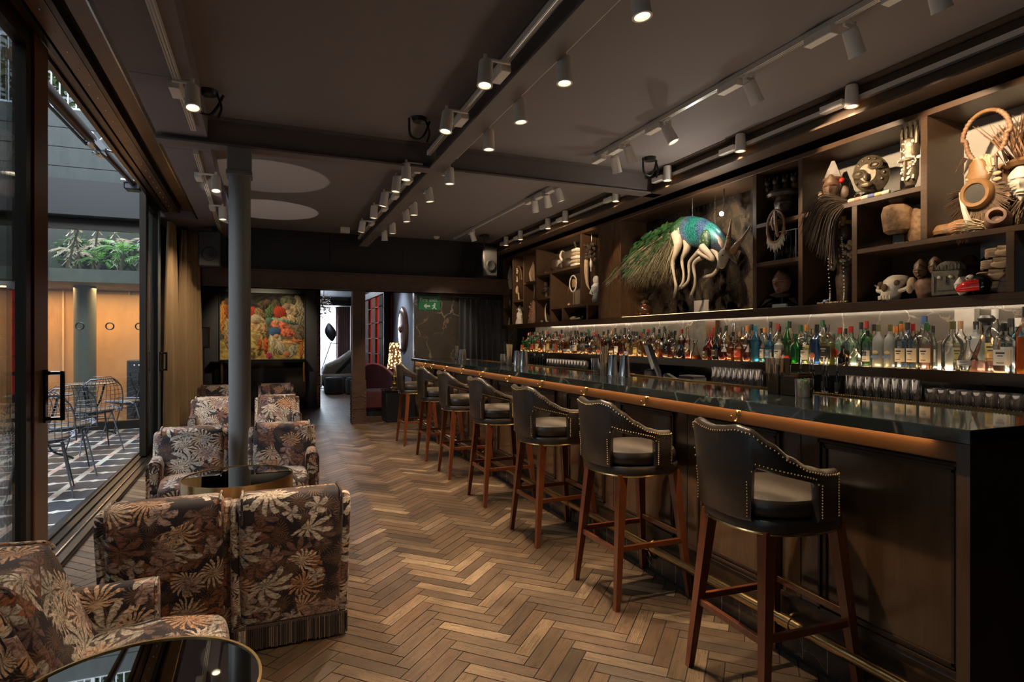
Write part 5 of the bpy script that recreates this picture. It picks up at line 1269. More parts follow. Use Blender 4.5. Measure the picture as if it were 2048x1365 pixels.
m = MB(); strands(m, (0, 0, .03), (.05, .03, .02), .14, 90, random.Random(14), .004, .05, (-.9, -.2, .1)); one(m, 'straw_bundle', carved('straw', (.36, .28, .17), (.52, .42, .27), .8), 'bundle of pale straw lying below the fur mirror', 'straw bundle', 1955, 2.032, 3.96)
t = art('spiked_headdress', 'feathered headdress with pale face at the far right of the upper bay', 'headdress', 2046, 2.2, 4.1, -pi / 2 + .3)
face(MB(), (0, 0, .10), .16, .22, .08, 1).build('face', BONE, t); m = MB(); strands(m, (0, .0, .24), (.07, .03, .02), .26, 60, random.Random(15), .006, .0, (-.2, -.1, .8)); m.build('quills', HORN, t, False); m = MB(); strands(m, (0, 0, .02), (.07, .03, .02), .16, 120, random.Random(16), .005, .1, (-.3, -.2, -.7)); m.build('fur', FUR, t, False); MB().tube([(0, .02, -.168), (0, .02, .05)], .008, 6).build('stand', ACRYL, t); m = MB(); m.lathe([(.08, .2), (.10, .22), (.05, .25)], 16); m.build('brim', HIDE, t)
# --- bay 5 (right, bottom)
t = art('animal_skull', 'pale horned animal skull on the lowest shelf below the rusted bell', 'skull', 1789, 1.652, 3.99, -pi / 2 - .15)
m = MB(); m.loft([[(w * cos(a), y + d * sin(a), z) for a in [2 * pi * k / 18 for k in range(18)]] for w, d, y, z in ((.055, .05, -.03, .0), (.068, .06, -.03, .03), (.06, .065, -.02, .07), (.075, .07, 0, .11), (.085, .075, .02, .14), (.06, .06, .03, .165), (.03, .04, .03, .175))]); m.build('cranium', BONE, t)
for sx in (-1, 1): m = MB(); m.tube(spline([(sx * .05, -.02, .06), (sx * .115, -.02, .075), (sx * .13, .01, .10), (sx * .09, .03, .13)], 5), vals([.018, .014, .013, .012], 5), 7); m.tube([(sx * .12, .0, .095), (sx * .155, -.01, .12)], [.014, .004], 6); m.build('cheekbone', BONE, t); m = MB(); m.ball((0, -.085, .085), (.025, .012, .028))
for sx in (-1, 1): m.ball((sx * .065, -.05, .115), (.022, .014, .020))
m.build('socket', plain('socket', (.10, .05, .025), .9), t); m = MB()
for k in range(7): m.tube([(-.045 + .015 * k, -.085 - .01 * (3 - abs(k - 3)), .03), (-.045 + .015 * k, -.088 - .01 * (3 - abs(k - 3)), .004)], [.007, .004], 5)
m.build('teeth', BEADW, t)
t = art('twin_figure', 'brown carved double headed figure beside the pale skull', 'figure', 1855, 1.652, 3.98, -pi / 2 + .35)
m = MB(); m.loft([[(w * cos(a), d * sin(a), z) for a in [2 * pi * k / 16 for k in range(16)]] for w, d, z in ((.055, .045, 0), (.07, .06, .05), (.075, .06, .10), (.05, .045, .13))]); m.build('body', TERRA, t)
for x, z in ((-.038, .175), (.045, .19)): m = MB(); face(m, (x, -.005, z), .085, .10, .05, 1); m.lathe([(.042, z + .03), (.036, z + .055), (.012, z + .085)], 14, (x, .005, 0)); m.build('head', BROWNW, t)
m = MB(); m.ball((-.085, -.01, .10), (.03, .02, .045)); m.ball((-.095, -.02, .065), (.02, .02, .03)); m.build('ear_ornament', SAND, t)
m = MB(); m.cbox(-.085, .085, -.055, .05, 0, .165, .012); m.loft([[(w * cos(a), .045 * sin(a), z) for a in [pi * k / 12 for k in range(13)] + [pi + pi * k / 4 for k in range(1, 4)]] for w, z in ((.088, .165), (.086, .19), (.055, .215), (.02, .222))])
m.box(-.05, .05, -.062, -.055, .04, .05); m.box(-.008, .008, -.066, -.055, .085, .125)
for k in range(9): m.box(-.082 + .019 * k, -.076 + .019 * k, -.05, -.045, .168, .20)
for sx in (-1, 1): m.box(sx * .066 - .006, sx * .066 + .006, -.062, -.05, .03, .13)
t = art('stone_idol', 'square grey stone idol head with fan crest in the middle of the lowest shelf', 'idol', 1900, 1.652, 3.97, -pi / 2 + .1); m.build('head', STONE, t)
for sx in (-1, 1): m = MB(); m.ball((sx * .032, -.06, .122), (.013, .008, .010)); m.build('eye', BEADW, t)
for k, (u, X, s, lb) in enumerate([(1920, 4.16, 1.0, 'dark carved head in shadow behind the stone idol'), (1940, 4.18, 1.15, 'dark star crowned carving in shadow behind the red mask')]):
    m = MB(); face(m, (0, 0, .09 * s), .14 * s, .18 * s, .06, 1); m.lathe([(.07, .17 * s), (.085, .18 * s), (.02, .24 * s)], 8); one(m, 'shadow_carving', BROWNW if k else DKWOOD, lb, 'carving', u, 1.652, X)
t = art('white_mask', 'small white mask with black trim lying left of the red beaked mask', 'mask', 1928, 1.652, 3.93); m = MB(); face(m, (0, -.0, .055), .09, .11, .06, .9); m.build('face', WHITE, t); m = MB(); m.tube([(.045 * cos(a), .0, .055 + .056 * sin(a)) for a in [pi * k / 12 for k in range(13)]], .007, 6); m.build('trim', BLACK, t)
t = art('beak_mask', 'black and white mask with a big red beak on the lowest shelf', 'mask', 1955, 1.652, 3.94, -pi / 2 - .2); m = MB(); m.ball((.02, 0, .065), (.06, .05, .062), 16, 10); m.build('head', BLACKG, t); m = MB(); m.tube(spline([(.045, -.04, .055), (.0, -.075, .05), (-.05, -.07, .035), (-.075, -.06, .022)], 5), vals([.034, .033, .024, .008], 5), 12); m.build('beak', RED, t); m = MB(); m.ball((-.02, -.03, .10), (.028, .02, .022)); m.build('brow', WHITE, t); m = MB(); m.ball((-.022, -.05, .102), .006, 6, 4); m.build('pupil', BLACK, t)
t = art('fist_stack', 'stack of four sand coloured plaster hands leaning at the right of the lowest shelf', 'sculpture', 1992, 1.652, 4.0, -pi / 2 + .1)
for k in range(4):
    m = MB(); z = .042 + .068 * k; x = -.025 + .022 * k; m.ball((x + .02, 0, z), (.075, .06, .032), 16, 8)
    for f in range(4): m.tube(spline([(x - .02, -.04 + .006 * f, z + .018 - .012 * f), (x - .065, -.045, z + .016 - .012 * f), (x - .075, -.03, z + .008 - .012 * f)], 4), .009, 7)
    m.tube([(x + .05, -.03, z + .02), (x - .01, -.06, z + .025)], [.013, .010], 7); m.build('hand', SAND, t)
m = MB(); m.cbox(-.03, .03, .0, .006, 0, .16, .001); m.T = None; o = one(m, 'acrylic_stand', ACRYL, 'tilted clear acrylic plate stand at the foot of the plaster hands', 'stand', 2003, 1.655, 3.92, -pi / 2 - .1, smooth=False); o.rotation_euler[0] = R(-20)
# --- left hand bays
def fig(name, lb, cat, u, z, h, mat_, X=4.05, kind=0, seed=0):
    rg = random.Random(seed); m = MB(); s = h / .3
    if kind == 0:   # standing figure
        m.loft([[(w * s * cos(a), w * s * .8 * sin(a), q * h) for a in [2 * pi * k / 12 for k in range(12)]] for w, q in ((.05, 0), (.055, .12), (.035, .3), (.05, .45), (.06, .6), (.03, .72))]); m.ball((0, 0, .84 * h), (.034 * s, .036 * s, .05 * s))
        for sx in (-1, 1): m.tube([(sx * .055 * s, 0, .62 * h), (sx * .075 * s, -.02, .45 * h), (sx * .035 * s, -.05 * s, .36 * h)], .014 * s, 6)
        for k in range(20): a = rg.uniform(0, 6.28); m.ball((.055 * s * cos(a), .045 * s * sin(a), rg.uniform(.3, .68) * h), .008 * s, 5, 4)
    elif kind == 1:  # tusk / horn bundle
        for k in range(3): x = (k - 1) * .045 * s; m.tube(spline([(x, 0, 0), (x * 1.1, -.02, h * .45), (x * .5, 0, h * (1 - .12 * abs(k - 1)))], 6), vals([.016 * s, .026 * s, .006 * s], 6), 8)
        m.tube([(-.06 * s, -.015, h * .36), (.06 * s, -.015, h * .36)], .016 * s, 7)
    elif kind == 2:  # heap / nest
        for k in range(34): a = rg.uniform(0, 6.28); r = rg.uniform(.01, .09) * s; m.ball((r * cos(a) * 1.4, r * sin(a), rg.uniform(.01, h * .8) * (1 - r / (.12 * s))), rg.uniform(.012, .024) * s, 6, 4)
    elif kind == 3:  # lacework seated figure
        m.lathe([(.07 * s, 0), (.075 * s, .02), (.05 * s, .1 * s), (.055 * s, .16 * s), (.03 * s, .2 * s), (.035 * s, .25 * s), (.01, h)], 14)
        for k in range(24): a = rg.uniform(0, 6.28); q = rg.uniform(.1, .9); m.ball((.06 * s * cos(a) * (1.1 - q * .6), .05 * s * sin(a), q * h), rg.uniform(.010, .020) * s, 6, 4)
    return one(m, name, mat_, lb, cat, u, z, X)
fig('horn_trophy', 'pale twisted horn trophy in the topmost bay at the far left of the shelves', 'horn', 1021, 2.30, .42, BONE, 4.02, 1, 1)
t = art('bow_headdress', 'arched bow headdress hung with carved beads in the second bay from the left', 'headdress', 1036, 2.062, 4.0)
m = MB(); m.tube([(.17 * cos(a), 0, .36 + .24 * sin(a)) for a in [pi * k / 16 for k in range(17)]], .016, 7); m.tube([(.13 * cos(a), -.02, .36 + .19 * sin(a)) for a in [pi * k / 16 for k in range(17)]], .009, 6); m.tube([(-.17, 0, .36), (-.15, 0, 0)], .012, 6); m.build('bow', BROWNW, t)
m = MB(); beads(m, [(0.02 * sin(k), -.02, .56 - .024 * k) for k in range(16)], .016); m.build('bead_string', BONE, t); m = MB(); m.ball((0, -.02, .18), (.04, .03, .06)); m.tube([(-.02, 0, .14), (-.06, 0, 0)], .014, 6); m.tube([(.02, 0, .14), (.05, 0, 0)], .014, 6); m.build('figure', SAND, t)
fig('branch_coral', 'white branching coral figure in the far left bay', 'coral', 1020, 1.952, .26, BEADW, 4.05, 1, 3)
fig('gilt_pot', 'small gilt pot at the bottom of the far left bay', 'pot', 1019, 1.652, .13, SAND, 4.02, 3, 4)
fig('white_deity', 'white painted seated figure at the bottom of the second bay', 'figure', 1040, 1.652, .33, BEADW, 4.03, 3, 5)
fig('wooden_tusks', 'pale carved trident of tusks in the third bay from the left', 'carving', 1066, 2.332, .34, SAND, 4.02, 1, 6)
fig('beaded_figure', 'orange and white beaded figure at the bottom of the third bay', 'figure', 1067, 1.652, .38, carved('orange_beads', (.42, .15, .05), (.60, .50, .40), .5, 40), 4.02, 3, 7)
t = art('hanging_ladle', 'pale long handled ladle hanging in the third bay above the beaded figure', 'ladle', 1069, 2.06, 4.02); m = MB(); m.ball((0, 0, .20), (.028, .02, .045)); m.tube([(0, 0, .17), (-.03, 0, .0)], [.012, .007], 6); m.tube([(0, 0, .23), (0.01, 0, .262)], .005, 5); m.build('ladle', IVORY, t)
fig('brass_heap', 'small brass objects at the left end of the long upper shelf', 'ornament', 1092, 2.412, .10, BRONZE, 4.0, 2, 8)
t = art('rattan_basket', 'dark woven basket on the long upper shelf', 'basket', 1119, 2.412, 4.05); m = MB(); m.lathe([(.10, 0), (.14, .06), (.13, .16), (.07, .20)], 18); m.build('body', DKWOOD, t); m = MB(); rg = random.Random(21); strands(m, (0, -.02, .16), (.10, .06, .03), .12, 60, rg, .004, .2, (-.2, -.4, .5)); m.build('twigs', BROWNW, t, False)
t = art('horned_trophy', 'dark animal head with white curling horns on the long upper shelf', 'trophy', 1135, 2.412, 4.05); m = MB(); m.ball((0, 0, .09), (.13, .08, .09)); m.ball((-.08, -.06, .06), (.05, .05, .05)); m.build('head', DKWOOD, t); m = MB(); m.tube(spline([(-.06, -.05, .13), (-.12, -.06, .22), (-.06, -.06, .28), (.0, -.05, .26)], 6), vals([.022, .018, .012, .004], 6), 8); m.build('horn', BONE, t)
t = art('book_pile', 'leaning pile of pale bound bundles at the right end of the long upper shelf', 'bundle', 1155, 2.412, 4.0)
for k in range(5): m = MB(); m.cbox(-.10 + .008 * k, .09, -.07, .06, .052 * k, .052 * k + .045, .015); m.build('bundle', SAND if k % 2 else BEADW, t)
m = MB(); m.tube([(-.04, 0, .262), (-.09, 0, .36)], .016, 7); m.build('pin', DKWOOD, t)
fig('dark_idol', 'dark beaded idol in the narrow middle bay', 'idol', 1092, 2.042, .26, DKWOOD, 4.03, 0, 9)
t = art('curved_horn', 'thin pale curved horn at the bottom of the narrow middle bay', 'horn', 1092, 1.652, 4.0); m = MB(); m.tube(spline([(.03, 0, .30), (-.02, 0, .25), (-.03, 0, .15), (0, 0, .04), (.05, 0, .01)], 6), vals([.004, .009, .012, .016, .018], 6), 7); m.ball((-.05, -.05, .018), (.03, .02, .018)); m.build('horn', BONE, t)
t = art('shell_ring', 'round shell ring with brown plug hanging in the square left bay', 'ornament', 1146, 2.06, 3.98); m = MB(); m.tube([(.10 * cos(a), 0, .12 + .115 * sin(a)) for a in [2 * pi * k / 28 for k in range(28)]], .010, 7, closed=True); m.build('ring', BEADW, t); m = MB(); m.lathe([(.03, .06), (.045, .07), (.045, .17), (.03, .18)], 16, (.02, .02, 0)); m.build('plug', HIDE, t); m = MB(); m.tube([(-.10, 0, .10), (-.15, 0, .02), (-.16, 0, -.02)], [.014, .008, .002], 6); m.tube([(0.03, 0, .01), (.05, 0, -.19)], .005, 5); m.build('cord', FUR, t)
fig('brass_leaves', 'heap of pale brass leaves on the floor of the square left bay', 'ornament', 1138, 1.872, .07, plain('pale_brass', (.55, .42, .22), .4, .7), 4.0, 2, 10)
t = art('root_charm', 'knotted root charm with long pale tusk hung high in the right hand left bay', 'charm', 1180, 2.30, 4.0); m = MB(); rg = random.Random(31)
for k in range(40): m.ball((rg.uniform(-.06, .06), rg.uniform(-.05, .05), .26 + rg.uniform(-.10, .12)), rg.uniform(.018, .034), 7, 5)
m.build('roots', DKWOOD, t); m = MB(); m.tube(spline([(-.04, -.03, .20), (-.03, -.04, .0), (-.02, -.03, -.16), (.02, -.02, -.24)], 6), vals([.034, .03, .02, .006], 6), 9); m.build('tusk', SAND, t); m = MB(); m.tube([(.05, -.02, .25), (.06, -.02, .0)], .008, 5); m.ball((.06, -.02, .10), (.022, .02, .05)); m.tube([(.04, 0, .38), (.04, .0, .515)], .004, 4); m.build('pendant', BEADW, t)
fig('white_torso', 'small white plaster torso lit at the right of the left hand bays', 'statuette', 1192, 1.872, .36, WHITE, 4.0, 0, 11)
t = art('framed_photo', 'small framed picture at the bottom right of the left hand bays', 'picture frame', 1188, 1.652, 4.1); m = MB(); m.cbox(-.11, .11, -.01, .01, 0, .18, .004); m.build('frame', BLACK, t, False); MB().box(-.09, .09, -.013, -.01, .02, .16).build('print', carved('faded_print', (.42, .38, .33), (.30, .15, .07), .5, 9), t, False)
t = art('striped_beads', 'black and white striped beads beside the small framed picture', 'beads', 1160, 1.652, 4.0); m = MB(); beads(m, [(-.09 + .02 * k, -.01 * (k % 2), .022 + .02 * sin(k * .8)) for k in range(10)], .018); m.build('dark_beads', DKWOOD, t); m = MB(); beads(m, [(-.08 + .04 * k, -.03, .025) for k in range(4)], .014); m.build('white_beads', BEADW, t)
m = MB(); m.ball((0, 0, .03), (.07, .05, .035)); one(m, 'turtle_shell', SAND, 'small pale shell left of the striped beads', 'shell', 1147, 1.652, 4.0)
m = MB(); m.lathe([(.05, 0), (.085, .03), (.09, .08), (.06, .13), (.03, .15)], 18)
t = art('orange_gourd', 'orange glazed gourd jar at the lower left of the peacock bay', 'jar', 1290, 1.652, 4.1); m.build('body', speckle('orange_glaze', (.05, .02, .01), (.50, .17, .04), 16, .2, 0, (.25, .4)), t); m = MB(); m.lathe([(.035, .148), (.05, .17), (.02, .20)], 14); m.build('stopper', DKWOOD, t)
one(MB().cbox(-.12, .10, -.004, .004, 0, .13, .002), 'small_card', plain('grey_card', (.30, .27, .25), .6), 'plain grey card standing on the ledge under the peacock creature', 'card', 1404, 1.652, 4.05, smooth=False)
# ------------------------------------------------------------------ peacock creature floating before the antique mirror
XP = 3.98
pk = thing('peacock_creature', 'taxidermy creature with peacock body, gazelle head and white legs over the bar', 'taxidermy', (XP, 4.7, 2.3))
def K(mb, name, mat, smooth=True, ang=50):
    o = mb.build(name, mat, pk, smooth, ang); o.location = (-XP, -4.7, -2.3); return o
def q3(u, v, dx=0.0): return onX(u, v, XP + dx)
body = [(1338, 462, .03), (1348, 462, .085), (1362, 460, .135), (1380, 462, .15), (1400, 466, .15), (1418, 475, .14), (1432, 484, .115), (1441, 492, .085), (1447, 500, .055)]
secs = []
for i, (u, v, r) in enumerate(body):
    p = q3(u, v); a = q3(*body[max(0, i - 1)][:2]); b = q3(*body[min(len(body) - 1, i + 1)][:2]); d = (b - a).normalized(); s = Vector((1, 0, 0)); n = d.cross(s).normalized()
    secs.append([p + s * r * .62 * cos(t) + n * r * sin(t) for t in [2 * pi * k / 20 for k in range(20)]])
mm = MB(); mm.loft(secs)
o = K(mm, 'body', feathers())
EYED = speckle('eyed_feathers', (.012, .040, .018), (.30, .33, .16), 40, .5, .1, (.10, .34))
m = MB(); p = q3(1353, 472, -.07); m.ball(p, (.045, .085, .12), 16, 10); K(m, 'thigh', EYED); m = MB(); p = q3(1411, 482, -.07); m.ball(p, (.045, .075, .11), 16, 10); K(m, 'shoulder', EYED)
rg = random.Random(41); ROOT = q3(1348, 462); TIP = q3(1212, 570)
def edge_top(f): return q3(1352, 447).lerp(q3(1300, 472), min(1, f * 2.2)) if f < .45 else q3(1300, 472).lerp(TIP, (f - .45) / .55)
def edge_low(f): return q3(1356, 478).lerp(q3(1330, 545), min(1, f * 2)) if f < .5 else q3(1330, 545).lerp(q3(1262, 578), (f - .5) * 2)
m = MB()
for k in range(150):   # long pale quills fanning from the rump
    w = rg.random() ** .8; a = ROOT.lerp(q3(1352, 476), w) + Vector((rg.uniform(-.08, .07), 0, 0))
    e = TIP.lerp(q3(1338, 556), w ** 1.3) + Vector((rg.uniform(-.12, .10), rg.uniform(-.08, .08), rg.uniform(-.05, .05)))
    e = a.lerp(e, rg.uniform(.72, 1.02)); mid = a.lerp(e, .5) + Vector((0, 0, .035 + .05 * (1 - w) + rg.uniform(-.012, .012)))
    P = spline([a, mid, e], 7); n_ = len(P); m.tube(P, [lerp(.0052, .0012, i / (n_ - 1)) for i in range(n_)], 4, False)
K(m, 'tail_shafts', plain('feather_shaft', (.42, .35, .23), .5, var=.35, sc=30), False)
m = MB()
for k in range(1500):  # loose barbs hanging off the quills
    w = rg.random(); f = rg.random() ** .7; a = ROOT.lerp(q3(1352, 476), w); e = TIP.lerp(q3(1338, 556), w ** 1.3); c = a.lerp(e, f) + Vector((rg.uniform(-.10, .08), 0, .035 * sin(pi * f) + rg.uniform(-.03, .02)))
    d = ((e - a).normalized() * rg.uniform(.2, 1) + Vector((rg.uniform(-.3, .3), rg.uniform(-.5, .5), rg.uniform(-1.0, -.1)))).normalized() * rg.uniform(.03, .085); m.tube([c, c + d * .6, c + d + Vector((0, 0, -.012))], [.0016, .0012, .0005], 3, False)
K(m, 'tail_barbs', plain('feather_barb', (.12, .115, .05), .6, var=.5, sc=40), False)
m = MB()
for k in range(1900):   # overlapping iridescent coverts along the back and upper edge of the train
    f = rg.random() ** 1.25; w = rg.random() ** 1.6; c = edge_top(f).lerp(edge_low(f), w * (.75 - .35 * f)) + Vector((rg.uniform(-.10, .09) * (1 - .3 * f), 0, rg.uniform(-.012, .02)))
    d = ((TIP - ROOT).normalized() + Vector((rg.uniform(-.12, .12), rg.uniform(-.15, .15), rg.uniform(-.30, .10)))).normalized(); L = rg.uniform(.05, .09) * (1 + .7 * f); s_ = d.cross(Vector((1, .3, .2))).normalized() * L * rg.uniform(.06, .11)
    u_ = Vector((-.008, 0, .010)); m.add([c, c + d * L * .55 + s_, c + d * L, c + d * L * .55 - s_, c + d * L * .5 + u_], [(0, 1, 4), (1, 2, 4), (2, 3, 4), (3, 0, 4)])
cv = N('green_covert'); isl = cv.n('NewGeometry').outputs['Random Per Island']
cv.p(cv.ramp(isl, [(0, (.012, .030, .010)), (.3, (.02, .07, .02)), (.55, (.04, .16, .035)), (.75, (.07, .12, .03)), (.9, (.02, .20, .08)), (1, (.16, .17, .07))]), .35, .35)
K(m, 'tail_coverts', cv.m, False)
m = MB()
for k in range(420):
    f = rg.random(); c = q3(lerp(1222, 1352, f), lerp(572, 548, f) + rg.uniform(-14, 10)) + Vector((rg.uniform(-.1, .1), 0, 0)); d = Vector((rg.uniform(-.2, .2), rg.uniform(-.2, .4), -1)).normalized() * rg.uniform(.03, .10); m.tube([c, c + d], [.0018, .0006], 3, False)
K(m, 'tail_fringe', FUR, False)
def limb(pts, rad, name, hoof=True):
    P = [q3(*p) for p in pts]; m = MB(); m.tube(spline(P, 5), vals(rad, 5), 10); o = K(m, name, IVORY)
    if hoof:
        a, b = P[-2], P[-1]; d = (b - a).normalized(); m = MB(); m.tube([b - d * .012, b + d * .035], [rad[-1] * 1.25, rad[-1] * .5], 9); h = K(m, 'hoof', STONE); h.parent = o; h.location = (0, 0, 0)
limb([(1353, 468, -.075), (1356, 488, -.095), (1352, 506, -.10), (1345, 526, -.10), (1349, 556, -.10), (1352, 574, -.10), (1349, 590, -.10)], [.06, .046, .030, .0185, .0125, .017, .015], 'hind_leg')
limb([(1376, 478, -.02), (1374, 498, -.02), (1364, 520, -.02), (1367, 546, -.02), (1366, 564, -.02), (1360, 575, -.02)], [.055, .040, .0185, .0115, .015, .015], 'hind_leg')
limb([(1402, 500, -.02), (1392, 510, -.02), (1379, 526, -.02), (1378, 548, -.02), (1376, 563, -.02), (1366, 574, -.02)], [.030, .024, .018, .0115, .015, .015], 'fore_leg')
limb([(1405, 515, -.08), (1394, 521, -.08), (1387, 532, -.08), (1390, 556, -.08), (1389, 574, -.08), (1382, 592, -.08)], [.024, .022, .019, .0115, .016, .015], 'fore_leg')
limb([(1404, 494, -.12), (1416, 506, -.13), (1426, 519, -.13), (1412, 514, -.13), (1396, 505, -.13)], [.036, .028, .021, .018, .016], 'fore_leg', False)
limb([(1420, 492, -.02), (1436, 512, -.03), (1438, 530, -.04), (1428, 548, -.05), (1412, 554, -.06)], [.03, .024, .018, .018, .017], 'fore_leg')
m = MB(); H0, H1 = q3(1452, 500, -.12), q3(1443, 537, -.16); secs = []
for q, w, d in ((0, .045, .045), (.2, .062, .06), (.45, .052, .05), (.7, .034, .036), (.92, .03, .03), (1, .015, .018)):
    c = H0.lerp(H1, q); ax = (H1 - H0).normalized(); s = Vector((.35, -.93, 0)); n = ax.cross(s).normalized(); secs.append([c + s * w * cos(t) + n * d * sin(t) for t in [2 * pi * k / 14 for k in range(14)]])
m.loft(secs); K(m, 'head', IVORY)
for (a, b) in (((1447, 497, -.14), (1437, 472, -.13)), ((1458, 505, -.1), (1472, 527, -.12))):
    m = MB(); p, e = q3(*a), q3(*b); m.tube([p, p.lerp(e, .5), e], [.018, .032, .004], 8, flat=.5); K(m, 'ear', IVORY)
for P, in (([(1454, 500, -.14), (1456, 484, -.15), (1459, 464, -.14), (1462, 440, -.10)],), ([(1464, 504, -.12), (1474, 490, -.14), (1486, 476, -.12), (1501, 452, -.06)],)):
    C_ = spline([q3(*p) for p in P], 14); m = MB(); n_ = len(C_); m.tube(C_, [lerp(.030, .005, k / (n_ - 1)) * (1 + .22 * (k % 2) * (k < n_ * .75)) for k in range(n_)], 9); K(m, 'horn', HORN)
for dx, du, dv in ((-.175, 445.5, 511), (-.135, 459, 519)): m = MB(); m.ball(q3(1000 + du, dv, dx), .009, 8, 6); K(m, 'eye', BLACKG)
m = MB(); m.tube([q3(1385, 447), Vector((XP, q3(1385, 447).y, 2.825))], .0015, 4); m.tube([q3(1430, 470), Vector((XP, q3(1430, 470).y, 2.825))], .0015, 4); K(m, 'hanging_wire', STEEL)
# ================================================================== BOTTLES AND GLASSWARE
SHZ = 1.182
def liq(name, c, e=0.55): return glass(name, c, .5, .03, e, c)
GL = {'clear': glass('bottle_glass', (.96, .98, .97), 1.3, .02), 'green': glass('green_glass', (.10, .50, .16), 1.2, .02, .25, (.05, .35, .08)), 'pale': glass('pale_green_glass', (.72, .92, .80), 1.3, .02, .08, (.6, .85, .7)),
      'blue': glass('blue_glass', (.28, .62, .80), 1.2, .02, .25, (.15, .5, .7)), 'navy': glass('navy_glass', (.25, .40, .62), 1.2, .02, .3, (.12, .22, .42)), 'dark': glass('dark_glass', (.05, .035, .025), 1.3, .02, .5, (.02, .015, .01)),
      'frost': glass('frosted_glass', (.80, .84, .85), 1.0, .25, .5, (.72, .76, .78)), 'red': glass('red_glass', (.55, .03, .03), 1.2, .02, .35, (.5, .02, .02))}
LQ = {'amber': liq('amber_spirit', (.80, .30, .07)), 'gold': liq('golden_spirit', (.90, .58, .22), .45), 'rust': liq('red_brown_spirit', (.55, .13, .035)), 'red': liq('red_spirit', (.60, .05, .03)), 'water': liq('clear_spirit', (.93, .95, .95), .10), 'pink': liq('pink_spirit', (.92, .66, .60), .3), 'straw': liq('straw_spirit', (.92, .80, .52), .3), 'blue': liq('blue_spirit', (.35, .72, .86), .3), 'green': liq('green_spirit', (.20, .62, .20), .3)}
CAP = {'black': BLACK, 'red': plain('red_cap', (.26, .022, .018), .3), 'gold': BRASSD, 'silver': STEEL, 'blue': plain('blue_cap', (.03, .07, .18), .35), 'teal': plain('teal_cap', (.02, .18, .26), .35), 'green': plain('green_cap', (.02, .10, .04), .4), 'olive': plain('olive_cap', (.11, .10, .03), .5), 'orange': plain('orange_cap', (.50, .17, .03), .4), 'cork': plain('cork', (.32, .19, .09), .8), 'white': WHITE, 'glass': ACRYL}
LB = {'cream': plain('cream_label', (.62, .55, .42), .7), 'white': plain('white_label', (.68, .68, .66), .7), 'black': plain('black_label', (.02, .02, .02), .6), 'yellow': plain('yellow_label', (.62, .50, .18), .7), 'red': plain('red_label', (.42, .05, .04), .7), 'blue': plain('blue_label', (.10, .20, .36), .6), 'gold': plain('gold_label', (.42, .30, .10), .5), 'green': plain('green_label', (.04, .18, .07), .6)}
INK = plain('label_ink', (.03, .03, .035), .7)
# silhouettes: (radius, height) at unit height 1; radius is in units of height
SHP = {
 'tall round':   (18, None, [(.105, 0), (.125, .015), (.125, .60), (.115, .66), (.055, .76), (.042, .80), (.042, .93)], .62),
 'square':       (24, 6, [(.125, 0), (.135, .015), (.135, .62), (.115, .68), (.05, .73), (.042, .76), (.042, .90)], .60),
 'broad':        (22, None, [(.16, 0), (.18, .02), (.185, .50), (.16, .60), (.065, .70), (.05, .74), (.05, .90)], .55),
 'squat':        (22, None, [(.20, 0), (.235, .03), (.26, .25), (.24, .42), (.13, .60), (.065, .68), (.06, .86)], .45),
 'flask':        (22, None, [(.13, 0), (.20, .05), (.25, .28), (.20, .48), (.08, .62), (.05, .70), (.05, .88)], .42),
 'decanter':     (22, None, [(.22, 0), (.245, .02), (.21, .22), (.11, .50), (.055, .66), (.07, .80)], .22),
 'slim':         (16, None, [(.075, 0), (.09, .012), (.09, .58), (.045, .74), (.035, .78), (.035, .94)], .58),
 'block':        (24, 8, [(.19, 0), (.205, .02), (.205, .62), (.18, .68), (.07, .72), (.06, .75), (.06, .88)], .58),
 'shoulder':     (20, None, [(.13, 0), (.145, .015), (.155, .55), (.15, .63), (.06, .70), (.045, .74), (.045, .91)], .60),
}
CACHE = {}
def mesh_of(key, fn):
    if key not in CACHE: CACHE[key] = fn()
    return CACHE[key]
